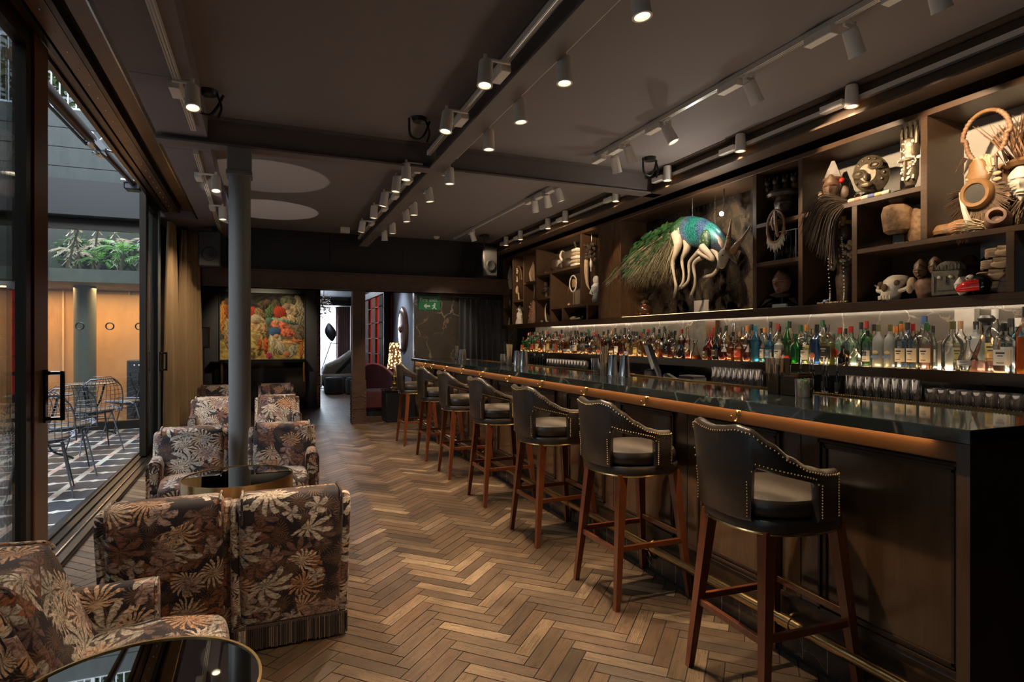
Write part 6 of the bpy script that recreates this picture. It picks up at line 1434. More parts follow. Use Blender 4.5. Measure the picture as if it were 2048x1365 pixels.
def bottle(label, shape, h, glassk, liqk, capk, labk, X, y, z=SHZ, group='bottles on the lit back bar shelf', fill=.9, rz=None, cat='bottle', ball=False, mark=True, name='liquor_bottle'):
    n, sq, prof, _ = SHP[shape]
    t = thing(name, label, cat, (X, y, z), random.uniform(-.25, .25) - pi / 2 if rz is None else rz, group)
    def inst(nm, key, mk):
        me = mesh_of(key, mk); o = bpy.data.objects.new(nm, me); COL.objects.link(o); o.parent = t; return o
    s = h
    def mk(fn, mat_, smooth=True):
        o = fn().build('tmp', mat_, None, smooth); me = o.data; bpy.data.objects.remove(o); return me
    inst('glass_body', ('g', shape, s, glassk), lambda: mk(lambda: MB().lathe([(r * s, q * s) for r, q in prof], n, sq=sq), GL[glassk]))
    if liqk:
        lv = SHP[shape][3] * fill
        ip = [(max(.01, r - .012), max(q, .018)) for r, q in prof if q <= lv]
        r_end = ip[-1][0]
        for (r0, q0), (r1, q1) in zip(prof, prof[1:]):
            if q0 <= lv <= q1: r_end = max(.01, lerp(r0, r1, (lv - q0) / max(1e-6, q1 - q0)) - .012)
        ip = ip + [(r_end, lv)]
        inst('liquid', ('l', shape, s, liqk, round(fill, 2)), lambda: mk(lambda: MB().lathe([(r * s, q * s) for r, q in ip], n, sq=sq), LQ[liqk]))
    rt, qt = prof[-1]
    if capk:
        if ball: inst('stopper', ('b', shape, s, capk), lambda: mk(lambda: MB().lathe([(rt * s * .8, (qt - .02) * s), (rt * s * .9, (qt + .02) * s), (rt * s * 1.7, (qt + .06) * s), (rt * s * 1.75, (qt + .10) * s), (rt * s * 1.2, (qt + .145) * s), (.001, (qt + .15) * s)], 14), CAP[capk]))
        else: inst('cap', ('c', shape, s, capk), lambda: mk(lambda: MB().lathe([(rt * s * 1.12, (qt - .09) * s), (rt * s * 1.15, (qt + .0) * s), (rt * s * 1.15, (qt + .065) * s), (rt * s * 1.0, (qt + .07) * s), (.001, (qt + .07) * s)], 14), CAP[capk]))
    if labk:
        def lab():
            m = MB(); r = prof[2][0] * s + .0006 if shape not in ('squat', 'flask', 'decanter') else prof[2][0] * s * 1.0 + .001
            z0, z1 = (.16, .46) if shape not in ('squat', 'flask') else (.20, .33); k = 10; secs = []
            for i in range(k + 1):
                a = R(-152 + 124 * i / k); c_, s_ = cos(a), sin(a)
                if sq: mm_ = (abs(c_) ** sq + abs(s_) ** sq) ** (-1 / sq); c_, s_ = c_ * mm_, s_ * mm_
                secs.append([(r * c_, r * s_, z0 * s), (r * c_, r * s_, z1 * s)])
            m.loft(secs, False, False)
            m.m = 1
            if mark:
                for (a0, a1, q0, q1) in ((-118, -62, .38, .41), (-108, -72, .33, .35), (-114, -66, .20, .215)):
                    q0, q1 = lerp(z0, z1, (q0 - .16) / .3), lerp(z0, z1, (q1 - .16) / .3); secs = []
                    for i in range(5):
                        a = R(lerp(a0, a1, i / 4)); c_, s_ = cos(a), sin(a)
                        if sq: mm_ = (abs(c_) ** sq + abs(s_) ** sq) ** (-1 / sq); c_, s_ = c_ * mm_, s_ * mm_
                        secs.append([((r + .0006) * c_, (r + .0006) * s_, q0 * s), ((r + .0006) * c_, (r + .0006) * s_, q1 * s)])
                    m.loft(secs, False, False)
            return m
        def mkl():
            o = lab().build('tmp', [LB[labk], INK if labk not in ('black', 'blue', 'red', 'green') else LB['cream']], None, True); me = o.data; bpy.data.objects.remove(o); return me
        inst('label', ('lb', shape, s, labk, mark), mkl)
    return t
# near half: placed one by one along the shelf, nearest row first (u of the photo on the row's own plane)
FR, MID, BKR = 3.97, 4.06, 4.16
near = [
 (1336, FR, 'flask', .20, 'clear', 'amber', 'cork', None, 'round flask of orange brandy just left of the two stemmed glasses'),
 (1362, FR, 'squat', .165, 'dark', None, 'black', None, 'dark round squat bottle between the two stemmed glasses'),
 (1391, FR, 'decanter', .21, 'clear', 'amber', 'glass', None, 'clear wide based decanter with a little amber spirit right of the stemmed glasses'),
 (1413, FR, 'broad', .20, 'clear', 'rust', 'silver', 'black', 'short clear bottle of dark red spirit right of the decanter'),
 (1422, MID, 'squat', .29, 'red', None, 'red', None, 'round bright red bottle behind the short dark red one'),
 (1433, FR, 'broad', .24, 'dark', 'rust', 'black', 'black', 'black labelled dark bottle beside the round red bottle'),
 (1448, FR, 'squat', .21, 'clear', 'red', 'silver', None, 'red brown spirit in a round clear bottle with silver stopper'),
 (1462, FR, 'square', .23, 'clear', 'amber', 'black', None, 'square amber bottle, first left of the orange flask'),
 (1478, FR, 'broad', .235, 'clear', 'amber', 'gold', 'red', 'broad orange bottle with red label near the middle of the shelf'),
 (1497, FR, 'squat', .215, 'clear', 'rust', 'black', None, 'squat bottle of red amber spirit left of the blue gins'),
 (1440, BKR, 'tall round', .33, 'clear', 'amber', 'black', 'cream', 'tall black capped amber bottle behind the black labelled bottle'),
 (1452, BKR, 'tall round', .35, 'clear', 'gold', 'black', 'white', 'tallest black capped golden bottle left of the blue gins'),
 (1426, BKR, 'tall round', .33, 'clear', 'amber', 'red', 'white', 'tall bottle with red neck behind the round red bottle'),
 (1466, BKR, 'shoulder', .28, 'clear', 'gold', 'black', 'cream', 'black capped golden bottle behind the square amber bottle'),
 (1480, BKR, 'shoulder', .28, 'clear', 'amber', 'cork', 'gold', 'gold labelled amber bottle with cork, behind the broad orange bottle'),
 (1495, BKR, 'tall round', .34, 'clear', 'straw', 'orange', 'white', 'tall straw coloured bottle with orange cap left of the teal bottle'),
 (1511, FR, 'tall round', .335, 'blue', 'blue', 'teal', None, 'tall teal blue bottle with teal cap, leftmost of the gins'),
 (1525, FR, 'slim', .25, 'clear', 'blue', 'silver', 'white', 'slim pale blue bottle right of the tall teal bottle'),
 (1530, BKR, 'tall round', .32, 'clear', 'water', 'orange', 'red', 'clear bottle with orange cap behind the pale blue gins'),
 (1540, FR, 'square', .255, 'blue', 'blue', 'blue', 'blue', 'bright sky blue square gin bottle with dark cap'),
 (1558, FR, 'shoulder', .25, 'frost', 'water', 'olive', 'white', 'white frosted bottle with oval emblem behind the tall straws'),
 (1556, BKR, 'tall round', .35, 'clear', 'straw', 'red', 'yellow', 'tall straw yellow bottle with red cap behind the white frosted bottle'),
 (1573, FR, 'flask', .20, 'clear', 'rust', 'black', 'red', 'small red brown flask between white and bright green bottles'),
 (1574, BKR, 'slim', .37, 'green', 'green', 'green', None, 'tall slim bright green bottle behind the small red brown flask'),
 (1592, FR, 'broad', .255, 'green', 'green', 'green', None, 'bright green rounded gin bottle right of the small flask'),
 (1612, FR, 'shoulder', .25, 'clear', 'water', 'silver', 'white', 'clear bottle with patterned base right of the bright green bottle'),
 (1613, BKR, 'square', .345, 'pale', 'straw', 'orange', 'yellow', 'tall square bottle with yellow band and green shoulder behind the clear one'),
 (1634, FR, 'shoulder', .335, 'navy', 'blue', 'black', None, 'tall steel blue bottle with dark neck and orange motif'),
 (1655, FR, 'square', .335, 'clear', 'straw', 'glass', 'black', 'clear square bottle with straw coloured spirit and glass stopper'),
 (1680, MID, 'broad', .31, 'pale', 'water', 'red', None, 'pale green bottle with round emblem and red cap, left of the pair'),
 (1702, MID, 'broad', .32, 'pale', 'water', 'red', None, 'pale green bottle with round emblem and red cap, right of the pair'),
 (1685, 3.93, 'squat', .17, 'dark', None, 'black', None, 'black textured skull shaped bottle in front of the pale green pair'),
 (1710, 3.93, 'squat', .175, 'clear', 'water', 'glass', None, 'clear cut crystal squat bottle right of the black textured one'),
 (1735, FR, 'tall round', .265, 'clear', 'water', 'black', 'white', 'clear bottle with bold black brush script on a white label'),
 (1733, BKR, 'tall round', .35, 'green', 'green', 'red', None, 'tall green bottle with red cap behind the brush script bottle'),
 (1757, FR, 'tall round', .315, 'frost', 'water', 'olive', None, 'frosted vodka bottle with olive cap, left of the frosted pair'),
 (1780, FR, 'tall round', .315, 'frost', 'water', 'olive', None, 'frosted vodka bottle with olive cap, right of the frosted pair'),
 (1803, FR, 'tall round', .315, 'clear', 'water', 'orange', 'cream', 'clear vodka bottle with orange cap and cream label'),
 (1826, FR, 'tall round', .315, 'clear', 'water', 'red', 'cream', 'clear vodka bottle with dark red cap and cream label'),
 (1853, FR, 'tall round', .32, 'clear', 'pink', 'green', 'cream', 'clear vodka bottle with dark green cap and pink tinted spirit'),
 (1792, BKR, 'shoulder', .30, 'clear', 'water', 'orange', None, 'clear bottle with orange cap hidden behind the frosted pair'),
 (1815, BKR, 'tall round', .33, 'navy', 'blue', 'black', None, 'dark blue bottle hidden behind the orange and red capped vodkas'),
 (1848, BKR, 'broad', .385, 'clear', 'water', 'blue', None, 'tall clear bottle with dark blue printed neck left of the pale pilaster'),
 (1866, BKR, 'slim', .29, 'pale', 'water', 'black', 'white', 'slim pale bottle wedged behind the dark green capped vodka'),
 (1905, FR, 'broad', .335, 'clear', 'water', 'olive', None, 'broad shouldered clear tequila bottle right of the pale pilaster'),
 (1936, 3.94, 'flask', .215, 'clear', 'water', 'glass', 'white', 'low arched clear bottle with round emblem and ball stopper'),
 (1921, BKR, 'tall round', .33, 'clear', 'straw', 'cork', 'yellow', 'tall bottle with yellow label behind the broad shouldered tequila'),
 (1952, BKR, 'square', .335, 'frost', 'water', 'black', None, 'frosted square bottle behind the low arched bottle'),
 (1973, FR, 'decanter', .375, 'clear', 'pink', 'black', None, 'clear bell shaped decanter with pink spirit and big black stopper'),
 (1990, BKR, 'tall round', .40, 'clear', 'water', 'white', 'yellow', 'tall bottle with white capsule and cream label behind the decanter'),
 (2008, 3.95, 'square', .315, 'clear', 'water', 'black', 'white', 'square clear bottle with grey printed white label and black stopper'),
 (2022, BKR, 'shoulder', .345, 'clear', 'water', 'black', 'white', 'broad clear bottle with black cap behind the grey printed bottle'),
 (2036, BKR, 'tall round', .34, 'blue', 'water', 'white', None, 'pale blue bottle at the right end behind the amber bottle'),
 (2052, FR, 'tall round', .40, 'clear', 'amber', 'black', None, 'tall amber bottle with dark stopper at the right edge of the shelf'),
]
BALLS = ('silver stopper', 'ball stopper', 'big black stopper', 'decanter with a little')
for (u, X, shp, h, g, l, c, lb, lab) in near:
    t = bottle(lab, shp, h * (.97 if h > .3 else 1), g, l, c, lb, X, yX(u, X), ball=any(k in lab for k in BALLS), rz=-pi / 2 + random.uniform(-.06, .06))
    if 'brush script' in lab:
        text('白', t, (-.022, -.0345, .085), .045, INK, name='brush_script')
    if 'round emblem and red' in lab:
        m = MB(); m.T = Matrix.Translation((0, -.0565, .095)) @ Matrix.Rotation(pi / 2, 4, 'X'); m.lathe([(.022, 0), (.036, 0), (.036, .0015), (.022, .0015), (.022, 0)], 24); m.build('emblem_ring', LB['red'] if 'left' in lab else INK, t)
    if 'orange motif' in lab:
        m = MB(); m.ball((0, -.052, .07), (.024, .003, .03), 10, 6); m.build('fish_motif', plain('motif_orange', (.60, .22, .10), .6), t)
    if 'frosted vodka' in lab:
        MB().box(-.028, .028, -.041, -.0395, .07, .088).build('printed_band', LB['blue'], t, False); m = MB(); m.ball((0.005, -.0395, .11), (.022, .003, .012), 8, 5); m.build('printed_motif', plain('motif_gold', (.42, .34, .16), .6) if 'motif_gold' not in bpy.data.materials else bpy.data.materials['motif_gold'], t)
# far half: two or three deep rows of brown spirits
rg = random.Random(77)
FARC = [('amber', 'amber', .36), ('gold', 'golden', .24), ('rust', 'red brown', .24), ('straw', 'straw coloured', .10), ('water', 'clear', .06)]
SH2 = [('tall round', .30, .345), ('square', .24, .30), ('broad', .24, .29), ('shoulder', .27, .33), ('squat', .17, .22), ('flask', .18, .22), ('slim', .28, .34)]
CAPW = {'black': 'black', 'red': 'red', 'gold': 'gold', 'silver': 'silver', 'cork': 'cork', 'green': 'green'}
ORDW = lambda k: ('%d%s' % (k, 'th' if 10 <= k % 100 <= 20 else {1: 'st', 2: 'nd', 3: 'rd'}.get(k % 10, 'th')))
for row, X, y0, step, rn in (('front', FR, 5.22, .092, 'front row'), ('middle', 4.065, 5.26, .098, 'middle row'), ('back', 4.165, 5.18, .10, 'back row')):
    y = y0; k = 1
    while y < 9.28:
        q = rg.random(); acc = 0
        for ck, cw, w in FARC:
            acc += w
            if q <= acc: break
        if row == 'front': shp, a, b = rg.choice(SH2[1:6] + [SH2[4], SH2[1]])
        else: shp, a, b = rg.choice([SH2[0], SH2[0], SH2[3], SH2[6], SH2[1]])
        h = round(rg.uniform(a, b) / .015) * .015; gk = 'clear'
        if y > 8.75: gk = rg.choice(['green', 'pale', 'green', 'clear']); cw2 = {'green': 'green glass', 'pale': 'pale green glass', 'clear': 'clear glass'}[gk]
        elif rg.random() < .10: gk = 'dark'
        cap = rg.choice(['black', 'black', 'black', 'red', 'gold', 'silver', 'cork', 'green'])
        if y > 8.75 and gk != 'clear': ck = None if rg.random() < .4 else 'green'; col = cw2
        elif gk == 'dark': ck = None; col = 'dark glass'
        else: col = cw
        lab = None if rg.random() < .35 else rg.choice(['cream', 'white', 'black', 'yellow', 'gold', 'red', 'blue'])
        bottle('%s %s bottle, %s %s, %s from wood pilaster in the %s' % (col, shp, CAPW[cap], 'stopper' if shp in ('squat', 'flask') else 'cap', ORDW(k), rn),
               shp, h, gk, ck, cap, lab, X + rg.uniform(-.012, .012), y, fill=rg.choice([.6, .8, 1.0, 1.0]), ball=shp in ('squat', 'flask'), mark=row == 'front', group='spirit bottles on the far half of the back bar')
        y += step * rg.uniform(.92, 1.12) + (.02 if shp in ('squat', 'flask', 'broad') else 0); k += 1
rg = random.Random(101); y = 2.16; k = 1
while y < 4.95:   # bottles half hidden behind the near ones
    if abs(y - 2.47) > .13:
        gk, ck, cw = rg.choice([('clear', 'water', 'clear'), ('clear', 'water', 'clear'), ('pale', 'water', 'pale green'), ('clear', 'straw', 'straw coloured')] if y < 3.6 else [('clear', 'amber', 'amber'), ('clear', 'rust', 'red brown'), ('clear', 'gold', 'golden'), ('clear', 'straw', 'straw coloured')])
        cap = rg.choice(['black', 'black', 'silver', 'cork', 'gold', 'green']); shp, a, b = rg.choice([SH2[0], SH2[3], SH2[6], SH2[1]])
        bottle('%s %s bottle, %s cap, %s from right in rear row of near half' % (cw, shp, cap, ORDW(k)), shp, round(rg.uniform(a, b + .02) / .015) * .015, gk, ck, cap, rg.choice([None, 'cream', 'white', 'gold', 'black']), 4.225, y, group='bottles half hidden at the back of the shelf', mark=False); k += 1
    y += rg.uniform(.095, .13)
# glasses -------------------------------------------------------------------------------
GG = glass('tumbler_glass', (.95, .94, .93), 1.6, .02, .14, (.85, .72, .64))
def tumbler(name, label, X, y, z, h, r, group, mesh_key):
    def mk():
        m = MB(); m.lathe([(r * .82, 0), (r * .86, .004), (r, h), (r - .0022, h), (r * .82 - .002, .012), (.001, .012)], 16); 
        for k in range(10):
            a = 2 * pi * k / 10; m.tube([(r * .86 * cos(a), r * .86 * sin(a), .01), (r * .96 * cos(a), r * .96 * sin(a), h * .72)], .0022, 4)
        o = m.build('tmp', GG, None); me = o.data; bpy.data.objects.remove(o); return me
    o = bpy.data.objects.new(name, mesh_of(mesh_key, mk)); COL.objects.link(o); o.location = (X, y, z); return tag(o, label, 'glass', group)
WT = 1.005
def row_of(name, what, u0, u1, X, n, h, r, group, key, where):
    a, b = yX(u0, X), yX(u1, X)
    for i in range(n): tumbler(name, '%s, %s from the left %s' % (what, ORDW(i + 1), where), X, lerp(a, b, i / (n - 1)), WT, h, r, group, key)
row_of('highball_glass', 'ribbed clear highball glass', 1703, 1832, 3.56, 8, .135, .028, 'highball glasses under the vodka bottles', 'hb', 'in the front highball row')
row_of('highball_glass', 'ribbed clear highball glass', 1699, 1826, 3.64, 8, .135, .028, 'highball glasses under the vodka bottles', 'hb', 'in the back highball row')
row_of('tumbler_glass', 'low clear tumbler', 1864, 2036, 3.54, 8, .09, .036, 'low tumblers under the right hand bottles', 'tb', 'in the front tumbler row')
row_of('tumbler_glass', 'low clear tumbler', 1874, 2030, 3.64, 7, .09, .036, 'low tumblers under the right hand bottles', 'tb', 'in the back tumbler row')
row_of('highball_glass', 'clear highball glass under the amber bottles', 1430, 1518, 3.58, 9, .135, .030, 'highball glasses under the gin bottles', 'hb2', 'of the front row')
row_of('highball_glass', 'clear highball glass under the amber bottles', 1434, 1516, 3.68, 8, .135, .030, 'highball glasses under the gin bottles', 'hb2', 'of the back row')
row_of('rocks_glass', 'clear rocks glass under the far bottles', 1098, 1172, 3.60, 14, .11, .036, 'rocks glasses under the far bottles', 'rk', 'of the front row')
row_of('rocks_glass', 'clear rocks glass under the far bottles', 1098, 1168, 3.72, 11, .11, .036, 'rocks glasses under the far bottles', 'rk', 'of the back row')
for i, u in enumerate((1347, 1374)):
    t = thing('tasting_glass', 'stemmed clear tasting glass on the bottle shelf, %s of the dark squat bottle' % ('left', 'right')[i], 'glass', (FR, yX(u, FR), SHZ), 0, 'stemmed tasting glasses on the shelf'); m = MB(); m.lathe([(.03, 0), (.03, .003), (.004, .008), (.004, .06), (.026, .085), (.034, .12), (.028, .165), (.0265, .165), (.032, .12), (.02, .088), (.001, .08)], 18); m.build('glass', GG, t)
# things on the bar top -------------------------------------------------------------------
CT = 1.1
def straws(label, u, X, h, r, n, mat_, cupm=None, cuph=.12, cat='straw holder'):
    t = thing('straw_holder', label, cat, (X, yX(u, X), CT), 0, 'straw holders on the bar'); rg = random.Random(u)
    if cupm: m = MB(); m.lathe([(r * .86, 0), (r, cuph), (r - .002, cuph), (r * .84, .006), (.001, .006)], 20); m.build('cup', cupm, t)
    for k in range(n):
        a = rg.uniform(0, 6.28); q = r * .72 * sqrt(rg.random()); m = MB(); m.tube([(q * cos(a) * .8, q * sin(a) * .8, .008), (q * cos(a) * 1.25, q * sin(a) * 1.25, h * rg.uniform(.93, 1.0))], .0036, 5); m.build('straw', mat_, t)
def tins(label, u, X, h, r, n=3):
    t = thing('shaker_tins', label, 'shaker tins', (X, yX(u, X), CT), 0, 'shaker tins on the bar')
    for k in range(n):
        y = (k - (n - 1) / 2) * r * 2.02; m = MB(); m.lathe([(r, 0), (r, .006), (r * .95, .01), (r * .72, h - .005), (.001, h)], 24, (.0 + .05 * (k % 2), y, 0)); m.build('tin', STEEL, t)
straws('bundle of paper straws in a clear cup beside the nearer shaker tins', 1208, 2.42, .235, .034, 22, STRAWP, GG, .10)
tins('row of upturned steel shaker tins in the middle of the bar top', 1237, 2.46, .165, .043)
straws('bundle of paper straws in a clear cup beside the far shaker tins', 1019, 2.40, .235, .036, 22, STRAWP, GG, .10)
tins('row of upturned steel shaker tins toward the far end of the bar top', 1040, 2.46, .165, .043)
straws('paper straws and tins at the far end of the bar top', 913, 2.40, .20, .034, 16, STRAWP, GG, .10)
tins('pair of steel tins beside the straws at the far end of the bar', 922, 2.50, .15, .045, 2)
tumbler('water_glass', 'clear glass of straws left of the nearer straw bundle', 2.44, yX(1192, 2.44), CT, .13, .04, None, 'wg')
tumbler('water_glass', 'clear glass at the left of the far straw bundle', 2.42, yX(1006, 2.42), CT, .12, .035, None, 'wg2')
SMK = glass('smoked_acrylic', (.42, .36, .30), 1.2, .03, .2, (.10, .08, .06))
t = thing('straw_caddy', 'tall tapered smoked caddy with white straws on the near bar top', 'straw caddy', (2.42, yX(1556, 2.42), CT)); m = MB(); m.loft([[(w * sx, w * sy, z) for sx, sy in ((-1, -1), (1, -1), (1, 1), (-1, 1))] for w, z in ((.034, 0), (.046, .185))], True, False); m.build('caddy', SMK, t, False)
for k in range(9): m = MB(); m.tube([(.02 * sin(k * 2.1), .02 * cos(k * 1.7), .01), (.034 * sin(k * 2.1), .036 * cos(k * 1.7), .19 + .012 * (k % 3))], .004, 5); m.build('straw', WHITE if k % 2 else STRAWP, t)
t = thing('garnish_box', 'smoked clear garnish box right of the tapered straw caddy', 'box', (2.44, yX(1592, 2.44), CT)); MB().cbox(-.05, .05, -.055, .055, 0, .115, .004).build('box', SMK, t, False); MB().cbox(-.04, .04, -.045, .045, .004, .10, .004).build('filling', plain('brown_filling', (.12, .05, .03), .6), t, False)
t = thing('mint_glass', 'clear jar with green sprigs on the near bar top', 'jar', (2.40, yX(1608, 2.40), CT)); m = MB(); m.lathe([(.04, 0), (.043, .09), (.041, .09), (.038, .006), (.001, .006)], 20); m.build('jar', GG, t); m = MB(); leaf_cloud(m, (0, 0, .075), (.028, .028, .02), 60, .022, random.Random(3)); m.build('sprigs', FOL, t, False)
for i, u in enumerate((1602, 1614, 1627, 1641, 1654, 1668)):
    bt = bottle('small dark bitters bottle with metal pourer, %s from the left behind the bar' % 'first second third fourth fifth sixth'.split()[i], 'slim', .20, 'dark', 'rust', 'black', 'black' if i % 2 else None, 3.45 + .03 * (i % 2), yX(u, 3.45), WT, 'bitters bottles with pourers', name='bitters_bottle', mark=False)
    m = MB(); m.tube([(0, 0, .19), (0, 0, .225), (.006, -.008, .255)], [.006, .005, .004], 6); m.build('pourer', STEEL, bt)
for i in range(14):
    u = 1054 + i * 2.7; bottle('small dark bottle in the cluster behind the far straw bundle, %s from left' % ORDW(i + 1), 'slim', .17 + .02 * (i % 3), 'dark', None, 'black' if i % 3 else 'silver', None, 3.56 + .05 * (i % 2), yX(u, 3.56), WT, 'dark bottles behind the far straw bundle', mark=False, name='mixer_bottle')
# till corner
t = thing('till_screen', 'black angled till screen on a stand behind the bar', 'till', (3.10, yX(1305, 3.10), 1.0)); m = MB(); m.T = Matrix.Translation((0, 0, .20)) @ Matrix.Rotation(R(60), 4, 'Z') @ Matrix.Rotation(R(-18), 4, 'X'); m.cbox(-.21, .21, -.018, .018, -.15, .15, .008); m.build('screen', BLACK, t, False); m = MB(); m.cbox(-.06, .06, -.05, .05, .0, .12, .01); m.cbox(-.11, .11, -.10, .10, 0, .02, .005); m.build('stand', BLACK, t, False)
tt = thing('till_counter', 'dark service counter ledge carrying the till behind the bar', 'counter', (3.05, 4.6, 0)); MB().cbox(-.22, .28, -1.4, 1.4, .90, .999, .006).build('ledge', BLACKG, tt, False); MB().box(-.15, .25, -1.35, 1.35, 0, .90).build('carcass', DARKW, tt, False)
t = thing('card_reader', 'black card payment terminal leaning behind the bar beside the till', 'card reader', (2.95, yX(1342, 2.95), 1.0)); m = MB(); m.T = Matrix.Rotation(R(-60), 4, 'Z') @ Matrix.Rotation(R(28), 4, 'Y'); m.cbox(-.09, .09, -.042, .042, .05, .085, .01); m.build('terminal', BLACK, t, False); m = MB(); m.T = Matrix.Rotation(R(-60), 4, 'Z') @ Matrix.Rotation(R(28), 4, 'Y'); m.box(.01, .075, -.03, .03, .085, .0875); m.build('display', plain('lcd', (.20, .26, .34), .2), t, False); m = MB(); m.cbox(-.05, .05, -.045, .045, 0, .07, .006); m.build('cradle', BLACKG, t, False)
t = thing('receipt_printer', 'small black receipt printer right of the card terminal', 'printer', (2.98, yX(1384, 2.98), 1.0)); MB().cbox(-.07, .07, -.09, .09, 0, .10, .012).build('body', BLACK, t, False); MB().cbox(-.06, .06, -.08, .08, .10, .108, .003).build('lid', plain('printer_lid', (.10, .09, .09), .3), t, False)
t = thing('copper_bowl', 'small copper bowl behind the bar left of the till screen', 'bowl', (2.95, yX(1252, 2.95), 1.0)); m = MB(); m.lathe([(.03, 0), (.065, .03), (.075, .075), (.072, .075), (.06, .03), (.001, .006)], 24); m.build('bowl', plain('copper', (.55, .26, .12), .25, 1.0), t)
one(MB().cbox(-.10, .10, -.06, .06, 0, .012, .003), 'paper_pad', WHITE, 'white paper pad lying under the till screen', 'pad', 1280, 1.0, 2.92, smooth=False)
# ================================================================== TRACK LIGHTING
def track(name, label, X0, X1, y0, y1, z, side=None):
    L = y1 - y0; t = thing(name, label, 'light track', (X0, y0, z)); m = MB()
    ang = math.atan2(X1 - X0, L)
    m.box(-.018, .018, 0, L, 0, .034); m.build('rail', TRACKW, t, False); m = MB()
    m.box(-.010, -.006, 0, L, -.0015, 0); m.box(.006, .010, 0, L, -.0015, 0); m.build('conductor', STEEL, t, False)
    m = MB(); m.box(-.019, .019, -.02, .0, -.002, .035); m.box(-.019, .019, L, L + .02, -.002, .035); m.build('end_cap', TRACKW, t, False)
    t.rotation_euler[2] = -ang; return t
track('light_track', 'white light track on the ceiling beside the glass doors, near half', -.50, -.535, 1.2, 4.95, 2.94)
track('light_track', 'white light track on the ceiling beside the glass doors, far half', -.585, -.685, 5.6, 9.7, 2.94)
track('light_track', 'white light track on the left of the long ceiling beam, near half', 1.25, 1.27, .3, 5.0, 2.985)
track('light_track', 'white light track on the left of the long ceiling beam, far half', 1.29, 1.30, 5.45, 9.6, 2.985)
track('light_track', 'white light track on the right of the long ceiling beam, near half', 1.51, 1.51, .3, 5.0, 2.985)
track('light_track', 'white light track on the right of the long ceiling beam, far half', 1.51, 1.51, 5.45, 9.6, 2.985)
track('light_track', 'white ceiling track over the bar, near half', 2.86, 2.86, 1.5, 4.85, 3.108)
track('light_track', 'white ceiling track over the bar, far half', 2.98, 2.92, 5.9, 9.75, 3.108)
track('light_track', 'white track on the beam over the display shelves, near half', 3.755, 3.755, 1.2, 5.05, 3.03)
track('light_track', 'white track on the beam over the display shelves, far half', 3.755, 3.755, 5.75, 9.6, 3.03)
def spot_proto():
    t = thing('track_spotlight', '', 'spotlight', (0, 0, 0), 0, 'white track spotlights')
    MB().cbox(-.030, .030, .055, .235, -.048, .0, .003).build('driver_box', SPOTW, t, False)
    m = MB(); m.tube([(0, .0, .0), (0, 0, -.05)], .011, 8); m.tube([(0, 0, -.03), (0, .06, -.03)], .008, 6); m.build('stem', SPOTW, t)
    return t
sp0 = spot_proto(); HEADM = {}
def head_mesh():
    m = MB(); m.lathe([(.012, .085), (.036, .08), (.040, .07), (.044, -.055), (.046, -.06), (.046, -.066), (.036, -.066), (.030, -.04), (.001, -.04)], 22); return m
hm = head_mesh().build('tmp', SPOTW, None).data; lm = MB().lathe([(.032, -.052), (.001, -.050)], 18).build('tmp2', EMW, None).data
for o in [o for o in bpy.data.objects if o.name in ('tmp', 'tmp2')]: bpy.data.objects.remove(o)
first = [True]
def spot(label, X, y, z, aim, power=55, size=62, blend=.6, box=True, color=WARM, drop=.115, rad_=.02, arm=0.0):
    global sp0
    t = dup(sp0, (X, y, z), 0, label)
    if not box:
        for o in kids(t):
            if o.name.startswith('driver_box'): bpy.data.objects.remove(o)
    for o in kids(t):
        if o.name.startswith('driver_box'): o.location = (arm, 0, 0)
        if o.name.startswith('arm'): bpy.data.objects.remove(o)
    if abs(arm) > .03: MB().tube([(0, 0, -.025), (arm, 0, -.025)], .010, 8).build('arm', SPOTW, t)
    d = (Vector(aim) - Vector((X, y, z - drop))).normalized()
    h = bpy.data.objects.new('lamp_head', hm); COL.objects.link(h); h.parent = t; h.location = (0, 0, -drop); hd = (d * .45 + Vector((0, 0, -.55))).normalized(); h.rotation_euler = (-hd).to_track_quat('Z', 'Y').to_euler()
    l = bpy.data.objects.new('lens', lm); COL.objects.link(l); l.parent = h
    p = Vector((X, y, z - drop)) + d * .075
    if power: light('spot_beam', 'SPOT', p, power * .72, color, Vector(aim), spot_size=R(size), spot_blend=blend, shadow_soft_size=rad_)
def at(u, v, z): return onZ(u, v, z)
D = lambda k: 'first second third fourth fifth sixth seventh eighth ninth'.split()[k]
# over the glass doors
for i, (u, v, aim) in enumerate([(385, 185, (-.1, 2.6, .6)), (432, 362, (-.3, 4.7, .5)), (445, 422, (-.3, 7.2, .5))]):
    p = at(u, v, 2.86); spot('white spotlight on the door side track, %s from the camera' % D(i), p.x, p.y, 2.94, aim, 60, 60, arm=(-.54 if i == 0 else -.63) - p.x)
# long beam, left
for i, (u, v, aim) in enumerate([(972, 150, (.55, 2.5, 0)), (890, 245, (.2, 3.5, .3)), (808, 345, (.9, 5.2, 0)), (792, 370, (.5, 5.9, 0)), (762, 400, (.2, 6.9, .4)), (744, 425, (.8, 7.6, 0)), (724, 455, (.3, 8.7, .3))]):
    p = at(u, v, 2.87); spot('white spotlight on the left side of the long beam, %s from the camera' % D(i), 1.115, p.y, 2.985, aim, 75 if i < 2 else 45, 58, arm=.15)
